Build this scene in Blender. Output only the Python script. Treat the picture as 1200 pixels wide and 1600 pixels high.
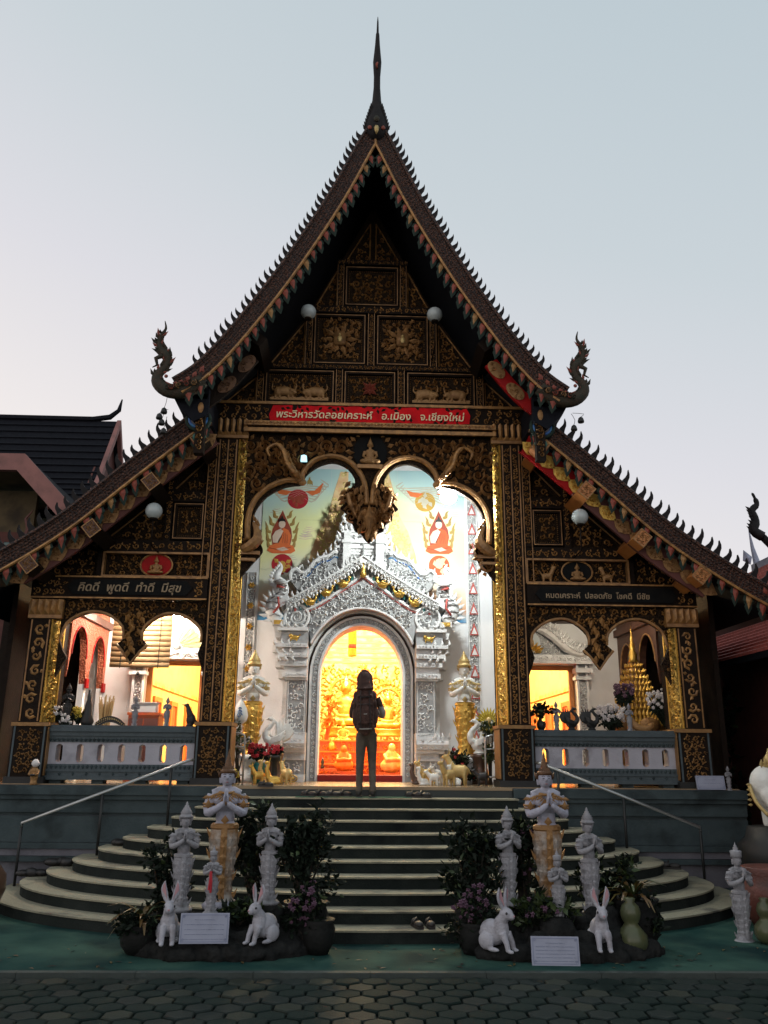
import bpy, bmesh, math, random
from math import sin, cos, pi, radians, atan2, hypot
from mathutils import Vector, Matrix

S = bpy.context.scene
COL = S.collection
for _o in list(bpy.data.objects):
    bpy.data.objects.remove(_o)

# ------------------------------------------------------------------ camera
CAM_P, CAM_YAW, CAM_ROLL = 0.28755, 0.03336, 0.00908
cd = bpy.data.cameras.new('camera')
cam = bpy.data.objects.new('camera', cd)
COL.objects.link(cam)
F = Vector((sin(CAM_YAW)*cos(CAM_P), cos(CAM_YAW)*cos(CAM_P), sin(CAM_P)))
R0 = Vector((cos(CAM_YAW), -sin(CAM_YAW), 0))
U0 = R0.cross(F)
RX = cos(CAM_ROLL)*R0 + sin(CAM_ROLL)*U0
UX = -sin(CAM_ROLL)*R0 + cos(CAM_ROLL)*U0
cam.matrix_world = Matrix(((RX.x, UX.x, -F.x, -0.1833), (RX.y, UX.y, -F.y, -12.3), (RX.z, UX.z, -F.z, 1.785), (0, 0, 0, 1)))
cd.sensor_fit = 'HORIZONTAL'
cd.sensor_width = 36
cd.lens = 1293/1200*36
cd.clip_end = 2000
S.camera = cam

# ------------------------------------------------------------------ world, sun, exposure
SUN_EL, SUN_ROT = radians(2.0), radians(-140)
W = bpy.data.worlds.new('World'); S.world = W; W.use_nodes = True
nt = W.node_tree; nt.nodes.clear()
sky = nt.nodes.new('ShaderNodeTexSky'); sky.sky_type = 'NISHITA'; sky.sun_disc = False
sky.sun_elevation = SUN_EL; sky.sun_rotation = SUN_ROT; sky.air_density = 1.0; sky.dust_density = 1.5; sky.ozone_density = 2.0
bg = nt.nodes.new('ShaderNodeBackground'); bg.inputs[1].default_value = 0.10
# thin even dusk overcast that lies over the clear-sky colours
tc = nt.nodes.new('ShaderNodeTexCoord'); sep = nt.nodes.new('ShaderNodeSeparateXYZ')
nt.links.new(tc.outputs['Generated'], sep.inputs[0])
lean = nt.nodes.new('ShaderNodeMath'); lean.operation = 'MULTIPLY_ADD'; lean.inputs[1].default_value = 0.30
nt.links.new(sep.outputs['X'], lean.inputs[0]); nt.links.new(sep.outputs['Z'], lean.inputs[2])
ramp = nt.nodes.new('ShaderNodeValToRGB')
el = ramp.color_ramp.elements
SKYC = [(0.00, (0.96, 0.885, 0.86)), (0.22, (0.905, 0.85, 0.835)), (0.43, (0.74, 0.735, 0.78)), (0.62, (0.60, 0.66, 0.70)), (0.95, (0.465, 0.565, 0.62))]
el[0].position = SKYC[0][0]; el[0].color = (*SKYC[0][1], 1); el[1].position = SKYC[1][0]; el[1].color = (*SKYC[1][1], 1)
for p_, c_ in SKYC[2:]:
    e_ = el.new(p_); e_.color = (*c_, 1)
nt.links.new(lean.outputs[0], ramp.inputs[0])
gain = nt.nodes.new('ShaderNodeVectorMath'); gain.operation = 'SCALE'; gain.inputs[3].default_value = 10.9
nt.links.new(ramp.outputs[0], gain.inputs[0])
mx = nt.nodes.new('ShaderNodeMix'); mx.data_type = 'RGBA'; mx.inputs[0].default_value = 0.9
nt.links.new(sky.outputs[0], mx.inputs[6]); nt.links.new(gain.outputs[0], mx.inputs[7])
nt.links.new(mx.outputs[2], bg.inputs[0])
wo = nt.nodes.new('ShaderNodeOutputWorld'); nt.links.new(bg.outputs[0], wo.inputs[0])
sl = bpy.data.lights.new('sun', 'SUN'); sl.energy = 0.06; sl.angle = radians(12); sl.color = (1, .86, .74)
so = bpy.data.objects.new('sun', sl); COL.objects.link(so); so['kind'] = 'helper'
_d = Vector((sin(SUN_ROT)*cos(SUN_EL), cos(SUN_ROT)*cos(SUN_EL), sin(SUN_EL)))
so.rotation_euler = _d.to_track_quat('Z', 'Y').to_euler()
S.view_settings.view_transform = 'Standard'
S.view_settings.look = 'None'
S.view_settings.exposure = 0.0
S.view_settings.gamma = 1.0
S.cycles.use_denoising = True
S.cycles.max_bounces = 6; S.cycles.diffuse_bounces = 3; S.cycles.glossy_bounces = 3
S.cycles.sample_clamp_indirect = 6

# ------------------------------------------------------------------ materials
M = {}
def pm(name, c1, c2=None, sc=6, rough=.6, metal=0, bump=0, bsc=None, kind='noise', spec=None, dirt=None, emit=None, contrast=.25):
    m = bpy.data.materials.new(name); m.use_nodes = True
    n = m.node_tree.nodes; l = m.node_tree.links; b = n['Principled BSDF']
    c2 = c2 or tuple(min(1, c*.75) for c in c1)
    t = n.new('ShaderNodeTexCoord')
    if kind == 'noise':
        x = n.new('ShaderNodeTexNoise'); x.inputs['Scale'].default_value = sc; x.inputs['Detail'].default_value = 5; f = x.outputs['Fac']
    elif kind == 'cell':
        x = n.new('ShaderNodeTexVoronoi'); x.inputs['Scale'].default_value = sc; f = x.outputs['Distance']
    elif kind == 'chip':
        x = n.new('ShaderNodeTexVoronoi'); x.inputs['Scale'].default_value = sc; x.feature = 'F1'
        s_ = n.new('ShaderNodeSeparateColor'); l.new(x.outputs['Color'], s_.inputs[0]); f = s_.outputs[0]
    l.new(t.outputs['Object'], x.inputs['Vector'])
    r = n.new('ShaderNodeMapRange'); r.inputs[1].default_value = .5-contrast; r.inputs[2].default_value = .5+contrast
    if kind == 'cell': r.inputs[1].default_value = .1; r.inputs[2].default_value = .55
    l.new(f, r.inputs[0])
    mix = n.new('ShaderNodeMix'); mix.data_type = 'RGBA'
    mix.inputs[6].default_value = (*c1, 1); mix.inputs[7].default_value = (*c2, 1)
    l.new(r.outputs[0], mix.inputs[0]); out = mix.outputs[2]
    if dirt:
        x2 = n.new('ShaderNodeTexNoise'); x2.inputs['Scale'].default_value = dirt[1]; x2.inputs['Detail'].default_value = 6
        l.new(t.outputs['Object'], x2.inputs['Vector'])
        r2 = n.new('ShaderNodeMapRange'); r2.inputs[1].default_value = .52; r2.inputs[2].default_value = .68; r2.inputs[4].default_value = dirt[2]
        l.new(x2.outputs['Fac'], r2.inputs[0])
        m2 = n.new('ShaderNodeMix'); m2.data_type = 'RGBA'; m2.inputs[7].default_value = (*dirt[0], 1)
        l.new(r2.outputs[0], m2.inputs[0]); l.new(out, m2.inputs[6]); out = m2.outputs[2]
    l.new(out, b.inputs['Base Color'])
    b.inputs['Roughness'].default_value = rough; b.inputs['Metallic'].default_value = metal
    if spec is not None: b.inputs['Specular IOR Level'].default_value = spec
    if emit:
        b.inputs['Emission Color'].default_value = (*emit[0], 1); b.inputs['Emission Strength'].default_value = emit[1]
    if bump:
        y = n.new('ShaderNodeTexNoise'); y.inputs['Scale'].default_value = bsc or sc*5; y.inputs['Detail'].default_value = 4
        l.new(t.outputs['Object'], y.inputs['Vector'])
        src = y.outputs['Fac'] if kind == 'noise' else f
        bu = n.new('ShaderNodeBump'); bu.inputs['Strength'].default_value = bump; bu.inputs['Distance'].default_value = .02
        l.new(src, bu.inputs['Height']); l.new(bu.outputs[0], b.inputs['Normal'])
    M[name] = m
    return m
pm('dark_wood', (.009, .006, .004), (.019, .011, .007), 9, .75, 0, .4, 40, spec=.15)
pm('field_wood', (.004, .003, .002), (.045, .026, .013), 62, .8, 0, .9, 62, spec=.12, contrast=.10, dirt=((.004, .003, .0025), 34, .95))
pm('carved_gilt', (.50, .27, .10), (.19, .098, .042), 11, .45, .2, .3, 60)
pm('dim_gilt', (.54, .28, .085), (.15, .075, .03), 13, .45, .2, .3, 60)
pm('gold_leaf', (.80, .52, .13), (.55, .32, .06), 10, .33, .8, .4, 80)
pm('gold_line', (.40, .21, .075), (.15, .075, .03), 10, .45, .3)
pm('gold_mosaic', (.75, .5, .12), (.10, .055, .012), 45, .35, .6, .6, None, 'chip', contrast=.45)
pm('red_lacquer', (.42, .010, .010), (.25, .007, .008), 9, .6, spec=.15)
pm('sign_red', (.80, .006, .012), (.42, .004, .008), 7, .6, spec=.12)
pm('sign_dark', (.006, .007, .008), (.012, .012, .011), 9, .8, spec=.12)
pm('letter_gold', (.95, .80, .50), (.8, .62, .34), 10, .45, 0)
pm('letter_dull', (.36, .27, .16), (.24, .17, .10), 10, .55, .1)
pm('roof_scale', (.16, .062, .032), (.025, .013, .010), 34, .65, .1, .9, None, 'cell')
pm('crocket_dark', (.010, .009, .010), (.02, .017, .017), 10, .7, spec=.2)
pm('leaf_green', (.022, .042, .030), (.012, .022, .018), 18, .65, spec=.2)
pm('leaf_red', (.34, .065, .035), (.14, .035, .022), 25, .6)
pm('naga_green', (.022, .03, .02), (.06, .036, .022), 14, .6, .05, .6, 50, spec=.25)
pm('naga_blue', (.02, .05, .30), (.03, .2, .35), 12, .35, .2)
pm('glass_teal', (.02, .22, .20), (.02, .12, .10), 22, .3, .2)
pm('stucco', (.80, .80, .79), (.68, .69, .69), 7, .7, 0, .3, 45, dirt=((.45, .44, .42), 5, .5))
pm('stucco_ground', (.30, .305, .31), (.42, .43, .43), 16, .8, 0, .4)
pm('stucco_red', (.42, .06, .05), (.5, .12, .1), 14, .6)
pm('white_wall', (.82, .83, .84), (.76, .77, .79), 2, .7, 0, .1, 30, dirt=((.55, .52, .5), 1.6, .35))
pm('plinth_paint', (.062, .085, .09), (.04, .058, .064), 5, .75, 0, .4, 30, dirt=((.02, .028, .03), 2.4, .8), spec=.25)
pm('plinth_lilac', (.18, .175, .20), (.12, .12, .14), 4, .8, 0, .4, 30, dirt=((.05, .052, .06), 2.2, .8), spec=.25)
pm('baluster_white', (.45, .44, .49), (.37, .365, .41), 5, .75, 0, .35, 40, dirt=((.17, .17, .19), 3, .6))
pm('baluster_trim', (.075, .10, .11), (.05, .07, .08), 9, .65, 0, .3)
pm('riser_green', (.026, .031, .028), (.012, .017, .016), 4, .85, 0, .4, 40, spec=.12, dirt=((.007, .009, .01), 2.2, .8))
pm('tread_cream', (.35, .325, .23), (.235, .225, .165), 60, .8, 0, .5, 160, dirt=((.09, .088, .072), 2.4, .85))
pm('floor_tile', (.34, .25, .15), (.27, .19, .11), 3, .25, 0, .1, 12)
pm('floor_dark', (.02, .028, .028), (.03, .04, .04), 6, .35)
pm('mat_green', (.02, .11, .065), (.015, .08, .05), 60, .9, 0, .5)
pm('ground_green', (.045, .10, .078), (.010, .046, .042), 1.6, .85, 0, .5, 120, spec=.12, dirt=((.005, .024, .026), 1.0, .92), contrast=.16)
pm('paver', (.018, .030, .026), (.010, .019, .017), 7, .8, 0, .6, 90, spec=.12, dirt=((.006, .012, .012), 1.1, .85))
pm('joint_soil', (.012, .016, .014), (.02, .024, .02), 20, .95)
pm('kerb_stone', (.05, .065, .06), (.035, .045, .04), 6, .8, 0, .3)
pm('statue_white', (.45, .45, .53), (.35, .35, .42), 7, .7, 0, .5, 60, spec=.3, dirt=((.20, .19, .20), 8, .8))
pm('statue_grey', (.37, .365, .39), (.25, .25, .27), 7, .7, 0, .5, 60, spec=.3, dirt=((.12, .12, .125), 8, .8))
pm('rabbit_white', (.47, .465, .51), (.36, .355, .40), 7, .7, 0, .5, 60, spec=.3, dirt=((.24, .22, .23), 8, .8))
pm('pale_pink', (.55, .30, .32), (.45, .25, .28), 10, .6)
pm('gold_paint', (.36, .20, .07), (.24, .12, .045), 16, .5, .3, .4, 60)
pm('gold_pale', (.62, .46, .20), (.48, .34, .12), 18, .4, .4, .4, 60)
pm('skirt_gold', (.27, .15, .06), (.42, .38, .34), 9, .55, .2, .5, 50, contrast=.12)
pm('black_hair', (.012, .011, .011), (.02, .018, .018), 20, .5)
pm('eye_dark', (.02, .018, .02), None, 10, .4)
pm('lip_red', (.35, .12, .12), None, 10, .5)
pm('rock', (.010, .011, .011), (.028, .028, .027), 8, .95, 0, 1, 25, spec=.1)
pm('pot_black', (.008, .009, .009), (.015, .015, .014), 8, .7, 0, .4, 30, spec=.2)
pm('foliage', (.010, .019, .010), (.004, .008, .005), 9, .6, spec=.2)
pm('foliage_light', (.05, .075, .02), (.025, .045, .015), 9, .5)
pm('bromeliad', (.13, .115, .028), (.12, .045, .02), 5, .45)
pm('stem', (.03, .022, .015), (.02, .015, .01), 9, .8)
pm('petal_pink', (.17, .085, .135), (.10, .05, .085), 9, .6)
pm('petal_white', (.72, .70, .68), (.6, .55, .56), 9, .6)
pm('petal_red', (.55, .03, .05), (.4, .02, .03), 9, .5)
pm('petal_yellow', (.6, .48, .06), (.5, .35, .03), 9, .5)
pm('plaque_white', (.36, .38, .48), (.29, .31, .40), 6, .6, dirt=((.2, .21, .25), 5, .5))
pm('ink_blue', (.24, .27, .40), None, 10, .5)
pm('steel', (.42, .44, .44), (.33, .35, .35), 14, .3, .8)
pm('black_iron', (.02, .022, .022), (.03, .03, .03), 9, .5, .3)
pm('globe_glass', (.50, .56, .56), (.44, .5, .5), 5, .25)
pm('cloth_brown', (.095, .045, .034), (.035, .019, .016), 12, .9, 0, .9, 34)
pm('crown_brown', (.17, .082, .034), (.08, .038, .018), 22, .5, .25, .5, 60)
pm('jacket', (.07, .038, .030), (.03, .018, .015), 9, .9, 0, .9, 26)
pm('rain_hood', (.12, .045, .035), (.08, .03, .025), 7, .6)
pm('trousers', (.13, .108, .082), (.065, .054, .044), 9, .9, 0, .9, 22)
pm('skin', (.48, .30, .22), (.42, .25, .18), 8, .55)
pm('shoe', (.02, .018, .016), (.035, .03, .028), 12, .6)
pm('strap', (.35, .33, .3), None, 10, .7)
pm('roof_dark', (.007, .008, .012), (.012, .013, .018), 10, .8, 0, .3, spec=.12)
pm('fascia_pink', (.34, .15, .13), (.24, .11, .10), 3, .75, 0, .2, dirt=((.13, .07, .06), 2, .6))
pm('soffit_tan', (.15, .11, .055), (.09, .065, .035), 3, .8, dirt=((.04, .03, .02), 1.5, .8))
pm('gable_red', (.14, .045, .035), (.085, .03, .025), 5, .75)
pm('tile_red', (.60, .15, .12), (.38, .095, .08), 4, .7, 0, .3)
pm('window_teal', (.10, .20, .20), (.05, .10, .10), 2, .15)
pm('ceramic_brown', (.10, .055, .035), (.06, .03, .02), 4, .3)
pm('urn_red', (.17, .05, .035), (.09, .03, .022), 5, .5, 0, .4, 30, dirt=((.03, .025, .02), 4, .7))
pm('ceramic_olive', (.10, .11, .05), (.06, .07, .035), 4, .3)
pm('gold_wall', (.88, .68, .26), (.66, .36, .08), 5, .5, .2, .5, 40, contrast=.12)
pm('gold_wall_lines', (.72, .36, .07), (.5, .2, .03), 9, .45, .2)
pm('mural_yellow', (.82, .60, .22), (.72, .62, .20), 3.2, .7, 0, 0, contrast=.08, dirt=((.75, .35, .12), 4, .5))
pm('orange_wood', (.50, .20, .05), (.38, .13, .03), 6, .5)
pm('altar_red', (.45, .05, .02), (.5, .14, .03), 8, .5)
pm('altar_orange', (.80, .27, .03), (.6, .15, .02), 8, .5)
pm('carpet_red', (.25, .015, .012), (.2, .01, .01), 30, .9)
pm('lantern_yellow', (.85, .58, .05), (.75, .45, .03), 8, .7)
pm('pink_stucco', (.60, .20, .11), (.36, .10, .05), 30, .75, 0, .9, None, 'cell')
pm('brown_beam', (.10, .04, .022), (.06, .025, .015), 12, .6)
pm('bamboo', (.40, .27, .14), (.30, .19, .09), 7, .6)
pm('fan_yellow', (.75, .58, .20), (.65, .45, .12), 6, .6)
pm('fan_blue', (.40, .55, .56), (.5, .62, .6), 6, .6)
pm('reed', (.42, .30, .14), (.32, .22, .1), 9, .8)
pm('monk_robe', (.78, .19, .05), (.68, .15, .04), 5, .7)
pm('monk_skin', (.80, .62, .50), None, 5, .7)
pm('halo_brown', (.30, .045, .03), (.36, .07, .03), 6, .7)
pm('flame_olive', (.42, .30, .08), (.35, .2, .06), 6, .7)
pm('disc_red', (.45, .015, .025), (.38, .01, .02), 6, .7)
pm('disc_orange', (.78, .12, .03), None, 6, .7)
pm('paint_cream', (.80, .68, .42), None, 6, .7)
pm('paint_gold', (.60, .36, .06), None, 6, .7)
pm('paint_white', (.82, .84, .82), None, 6, .7)
pm('mountain_paint', (.86, .64, .34), (.78, .44, .22), 6, .7, contrast=.12)
pm('paint_line', (.62, .58, .46), None, 6, .7)
pm('swan_white', (.80, .80, .76), (.72, .72, .68), 8, .55, 0, .3)
pm('pale_bluish', (.55, .60, .62), (.48, .53, .55), 2, .7)  # near-even pale blue-grey for the paper box and the door crest
def emis(name, c, s):
    m = bpy.data.materials.new(name); m.use_nodes = True; b = m.node_tree.nodes['Principled BSDF']
    b.inputs['Base Color'].default_value = (*c, 1); b.inputs['Emission Color'].default_value = (*c, 1); b.inputs['Emission Strength'].default_value = s
    M[name] = m
emis('flood_lens', (.95, 1, .97), 680)
emis('warm_lamp', (1, .74, .40), 1050)
emis('hall_lamp', (1, .72, .40), 150)
emis('aisle_light', (1, .87, .72), 300)
emis('fill_tube', (1, .86, .66), 75)
emis('cyan_lens', (.45, .85, .95), 1.6)
emis('lamp_dot', (1, .95, .8), 20)

def mural_mat():
    m = bpy.data.materials.new('mural_sky'); m.use_nodes = True
    n = m.node_tree.nodes; l = m.node_tree.links; b = n['Principled BSDF']
    t = n.new('ShaderNodeTexCoord'); s = n.new('ShaderNodeSeparateXYZ'); l.new(t.outputs['Object'], s.inputs[0])
    no = n.new('ShaderNodeTexNoise'); no.inputs['Scale'].default_value = 2.2; no.inputs['Detail'].default_value = 4
    l.new(t.outputs['Object'], no.inputs['Vector'])
    ma = n.new('ShaderNodeMath'); ma.operation = 'MULTIPLY_ADD'; ma.inputs[1].default_value = .5
    l.new(no.outputs['Fac'], ma.inputs[0]); l.new(s.outputs['Z'], ma.inputs[2])
    ab = n.new('ShaderNodeMath'); ab.operation = 'ABSOLUTE'; l.new(s.outputs['X'], ab.inputs[0])
    m2 = n.new('ShaderNodeMath'); m2.operation = 'MULTIPLY_ADD'; m2.inputs[1].default_value = .35
    l.new(ab.outputs[0], m2.inputs[0]); l.new(ma.outputs[0], m2.inputs[2])
    mr = n.new('ShaderNodeMapRange'); mr.inputs[1].default_value = 4.6; mr.inputs[2].default_value = 8.0; l.new(m2.outputs[0], mr.inputs[0])
    r = n.new('ShaderNodeValToRGB'); e = r.color_ramp.elements
    st = [(0, (.03, .14, .34)), (.10, (.06, .26, .50)), (.135, (.40, .50, .55)), (.165, (.66, .34, .18)), (.23, (.74, .58, .42)), (.30, (.72, .76, .66)), (.45, (.84, .82, .42)), (.60, (.78, .82, .42)), (.75, (.55, .74, .70)), (.95, (.34, .60, .70))]
    e[0].position = 0; e[0].color = (*st[0][1], 1); e[1].position = st[1][0]; e[1].color = (*st[1][1], 1)
    for p, c in st[2:]:
        q = e.new(p); q.color = (*c, 1)
    l.new(mr.outputs[0], r.inputs[0]); l.new(r.outputs[0], b.inputs['Base Color']); b.inputs['Roughness'].default_value = .65
    M['mural_sky'] = m
mural_mat()

# ------------------------------------------------------------------ mesh helpers
class MB:
    def __init__(s): s.v = []; s.f = []; s.mi = []; s.T = None; s.m = 0
    def add(s, vs, fs, m=None):
        o = len(s.v)
        s.v += [tuple(s.T @ Vector(p)) for p in vs] if s.T is not None else [tuple(p) for p in vs]
        m = s.m if m is None else m
        for f in fs: s.f.append(tuple(i+o for i in f)); s.mi.append(m)
        return s
    def box(s, x0, x1, y0, y1, z0, z1, m=None):
        return s.add([(x0,y0,z0),(x1,y0,z0),(x1,y1,z0),(x0,y1,z0),(x0,y0,z1),(x1,y0,z1),(x1,y1,z1),(x0,y1,z1)],
              [(0,3,2,1),(4,5,6,7),(0,1,5,4),(1,2,6,5),(2,3,7,6),(3,0,4,7)], m)
    def prism(s, poly, y0, y1, m=None):                     # outline in x, z pushed along y
        n = len(poly)
        a = sum(poly[i][0]*poly[(i+1)%n][1]-poly[(i+1)%n][0]*poly[i][1] for i in range(n))
        if a < 0: poly = poly[::-1]
        return s.add([(p[0],y0,p[1]) for p in poly]+[(p[0],y1,p[1]) for p in poly],
              [tuple(range(n)), tuple(range(2*n-1,n-1,-1))]+[((i+1)%n,i,i+n,(i+1)%n+n) for i in range(n)], m)
    def vprism(s, poly, z0, z1, m=None):                    # outline in x, y pushed along z
        n = len(poly)
        a = sum(poly[i][0]*poly[(i+1)%n][1]-poly[(i+1)%n][0]*poly[i][1] for i in range(n))
        if a < 0: poly = poly[::-1]
        return s.add([(p[0],p[1],z0) for p in poly]+[(p[0],p[1],z1) for p in poly],
              [tuple(range(n-1,-1,-1)), tuple(range(n,2*n))]+[(i,(i+1)%n,(i+1)%n+n,i+n) for i in range(n)], m)
    def strip(s, a, b, y0, y1, m=None):                     # solid between two x, z polylines of equal length
        n = len(a)
        for i in range(n-1):
            s.prism([a[i],a[i+1],b[i+1],b[i]], y0, y1, m)
        return s
    def tube(s, pts, rad, n=6, m=None, cap=True, sq=1.0):
        P = [Vector(p) for p in pts]
        if not hasattr(rad,'__len__'): rad = [rad]*len(P)
        vs = []; fs = []; up = None
        for i,p in enumerate(P):
            d = (P[min(i+1,len(P)-1)]-P[max(i-1,0)]).normalized()
            if up is None:
                up = Vector((0,1,0)) if abs(d.y) < .9 else Vector((1,0,0))
            u = d.cross(up)
            if u.length < 1e-4: u = d.orthogonal()
            u.normalize(); w = u.cross(d).normalized(); up = w
            for k in range(n):
                a = 2*pi*k/n
                vs.append(p+(u*cos(a)+w*sin(a)*sq)*rad[i])
        for i in range(len(P)-1):
            for k in range(n):
                fs.append((i*n+k,i*n+(k+1)%n,(i+1)*n+(k+1)%n,(i+1)*n+k))
        if cap: fs += [tuple(range(n-1,-1,-1)), tuple(range((len(P)-1)*n,len(P)*n))]
        return s.add(vs, fs, m)
    def lathe(s, prof, n=14, c=(0,0,0), sy=1.0, m=None, sx=1.0):
        vs = []; fs = []
        for r,z in prof:
            for k in range(n):
                a = 2*pi*k/n; vs.append((c[0]+r*cos(a)*sx, c[1]+r*sin(a)*sy, c[2]+z))
        q = len(prof)
        for i in range(q-1):
            for k in range(n): fs.append((i*n+k,i*n+(k+1)%n,(i+1)*n+(k+1)%n,(i+1)*n+k))
        fs += [tuple(range(n-1,-1,-1)), tuple(range((q-1)*n,q*n))]
        return s.add(vs, fs, m)
    def ell(s, c, r, n=10, h=7, m=None, R=None):
        if not hasattr(r,'__len__'): r = (r,r,r)
        vs = [(0,0,-1)]; fs = []
        for i in range(1,h):
            t = -pi/2+pi*i/h
            for k in range(n):
                a = 2*pi*k/n; vs.append((cos(t)*cos(a),cos(t)*sin(a),sin(t)))
        vs.append((0,0,1)); L = len(vs)-1
        for k in range(n):
            fs.append((0,1+(k+1)%n,1+k)); fs.append((L,1+(h-2)*n+k,1+(h-2)*n+(k+1)%n))
        for i in range(h-2):
            for k in range(n): fs.append((1+i*n+k,1+i*n+(k+1)%n,1+(i+1)*n+(k+1)%n,1+(i+1)*n+k))
        vs = [Vector((p[0]*r[0],p[1]*r[1],p[2]*r[2])) for p in vs]
        if R: vs = [R @ p for p in vs]
        return s.add([p+Vector(c) for p in vs], fs, m)
    # --- relief pieces lying in the x, z plane at depth y, bulging towards -y
    def curl(s, x, z, y, r, ang, fl, w, h, turns=1.35, n=9, m=None):
        vs = []; fs = []
        for i in range(n+1):
            t = i/n; rr = r*(1-.80*t); th = ang+fl*t*turns*2*pi; ww = w*(1-.55*t)
            c, q = cos(th), sin(th)
            vs += [(x+(rr+ww)*c,y,z+(rr+ww)*q),(x+rr*c,y-h*(1-.3*t),z+rr*q),(x+(rr-ww)*c,y,z+(rr-ww)*q)]
            if i:
                a = (i-1)*3
                for k in (0,1):
                    f = (a+k,a+k+1,a+k+4,a+k+3)
                    fs.append(f if fl > 0 else f[::-1])
        return s.add(vs, fs, m)
    def leaf(s, x, z, y, L, ang, w, h, m=None):
        c, q = cos(ang), sin(ang)
        def P(a,b,d): return (x+a*c-b*q, y-d, z+a*q+b*c)
        return s.add([P(0,0,0),P(L*.4,w,0),P(L,0,h*.4),P(L*.4,-w,0),P(L*.42,0,h)], [(0,4,1),(1,4,2),(2,4,3),(3,4,0)], m)
    def mesh(s, name, mats, smooth=False):
        me = bpy.data.meshes.new(name); me.from_pydata(s.v, [], s.f)
        for k in mats: me.materials.append(M[k] if isinstance(k,str) else k)
        if len(mats) > 1: me.polygons.foreach_set('material_index', s.mi)
        if smooth: me.polygons.foreach_set('use_smooth', [True]*len(me.polygons))
        me.validate(); me.update()
        return me

def inpoly(x, z, P):
    c = False; j = len(P)-1
    for i in range(len(P)):
        if (P[i][1] > z) != (P[j][1] > z) and x < (P[j][0]-P[i][0])*(z-P[i][1])/(P[j][1]-P[i][1])+P[i][0]: c = not c
        j = i
    return c
def edged(x, z, P):
    return min(segd(x,z,P[i],P[(i+1)%len(P)]) for i in range(len(P)))
def segd(x, z, a, b):
    dx, dz = b[0]-a[0], b[1]-a[1]; q = dx*dx+dz*dz
    t = 0 if q == 0 else max(0,min(1,((x-a[0])*dx+(z-a[1])*dz)/q))
    return hypot(x-a[0]-t*dx, z-a[1]-t*dz)
def scrolls(mb, P, s, y, h=.03, seed=1, m=None, leaves=3, mar=.7, mleaf=None):
    """fill outline P (x, z) with scrolling vine relief of curl radius s"""
    rg = random.Random(seed)
    x0 = min(p[0] for p in P); x1 = max(p[0] for p in P); z0 = min(p[1] for p in P); z1 = max(p[1] for p in P)
    st = s*1.95; nz = max(1,int(round((z1-z0)/(st*.9)))); nx = max(1,int(round((x1-x0)/st)))
    for j in range(nz):
        for i in range(nx):
            x = x0+(i+.5)*(x1-x0)/nx+(st*.25 if j%2 and nx > 1 else 0)+rg.uniform(-.12,.12)*s
            z = z0+(j+.5)*(z1-z0)/nz+rg.uniform(-.12,.12)*s
            if not inpoly(x,z,P): continue
            d = edged(x,z,P)
            if d < s*.35: continue
            r = min(s*rg.uniform(.75,1.0), d*.95)
            fl = 1 if (i+j)%2 else -1
            a = rg.uniform(0,2*pi)
            mb.curl(x,z,y,r*.80,a,fl,r*.235,h*rg.uniform(.8,1.3),m=m,n=8,turns=1.2)
            for k in range(leaves):
                b = a+2*pi*(k+.5)/max(1,leaves)+rg.uniform(-.3,.3)
                q = r*.95
                if d > r*1.2 or rg.random() < .5:
                    mb.leaf(x+q*cos(b)*.75,z+q*sin(b)*.75,y,r*.85,b+fl*.9,r*.30,h*rg.uniform(.7,1.3),m=m if mleaf is None else mleaf)
    return mb
def rect(x0,x1,z0,z1): return [(x0,z0),(x1,z0),(x1,z1),(x0,z1)]
def frame(mb, x0, x1, z0, z1, w, y0, y1, m=None):
    mb.box(x0,x1,y0,y1,z0,z0+w,m); mb.box(x0,x1,y0,y1,z1-w,z1,m)
    mb.box(x0,x0+w,y0,y1,z0+w,z1-w,m); mb.box(x1-w,x1,y0,y1,z0+w,z1-w,m)
def beads(mb, x0, x1, z0, z1, st, r, y, m=None):
    def one(x,z): mb.add([(x-r,y,z),(x,y,z-r),(x+r,y,z),(x,y,z+r),(x,y-r,z)],[(0,1,4),(1,2,4),(2,3,4),(3,0,4)],m)
    nx = max(1,int((x1-x0)/st)); nz = max(1,int((z1-z0)/st))
    for i in range(nx+1):
        x = x0+(x1-x0)*i/nx; one(x,z0); one(x,z1)
    for i in range(1,nz):
        z = z0+(z1-z0)*i/nz; one(x0,z); one(x1,z)
def mir(P): return [(-x,z) for x,z in P]
def catmull(P, k=6):
    out = []
    n = len(P)
    for i in range(n-1):
        p0 = Vector(P[max(0,i-1)]); p1 = Vector(P[i]); p2 = Vector(P[i+1]); p3 = Vector(P[min(n-1,i+2)])
        for j in range(k):
            t = j/k
            out.append(tuple(.5*((2*p1)+(p2-p0)*t+(2*p0-5*p1+4*p2-p3)*t*t+(3*p1-p0-3*p2+p3)*t**3)))
    out.append(tuple(P[-1]))
    return out
def offset(P, d):
    out = []
    for i in range(len(P)):
        a = Vector(P[max(0,i-1)]); b = Vector(P[min(len(P)-1,i+1)]); t = (b-a).normalized()
        out.append((P[i][0]-t[1]*d, P[i][1]+t[0]*d))
    return out
def walk(P, step, start=0.0):
    """points every step along a polyline: (x, z, angle)"""
    out = []; acc = start
    for a, b in zip(P, P[1:]):
        L = hypot(b[0]-a[0], b[1]-a[1])
        while acc <= L:
            t = acc/L; out.append((a[0]+(b[0]-a[0])*t, a[1]+(b[1]-a[1])*t, atan2(b[1]-a[1], b[0]-a[0]))); acc += step
        acc -= L
    return out
def smooth_path(P, k=5):
    return [tuple(p) for p in catmull(P, k)]

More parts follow.
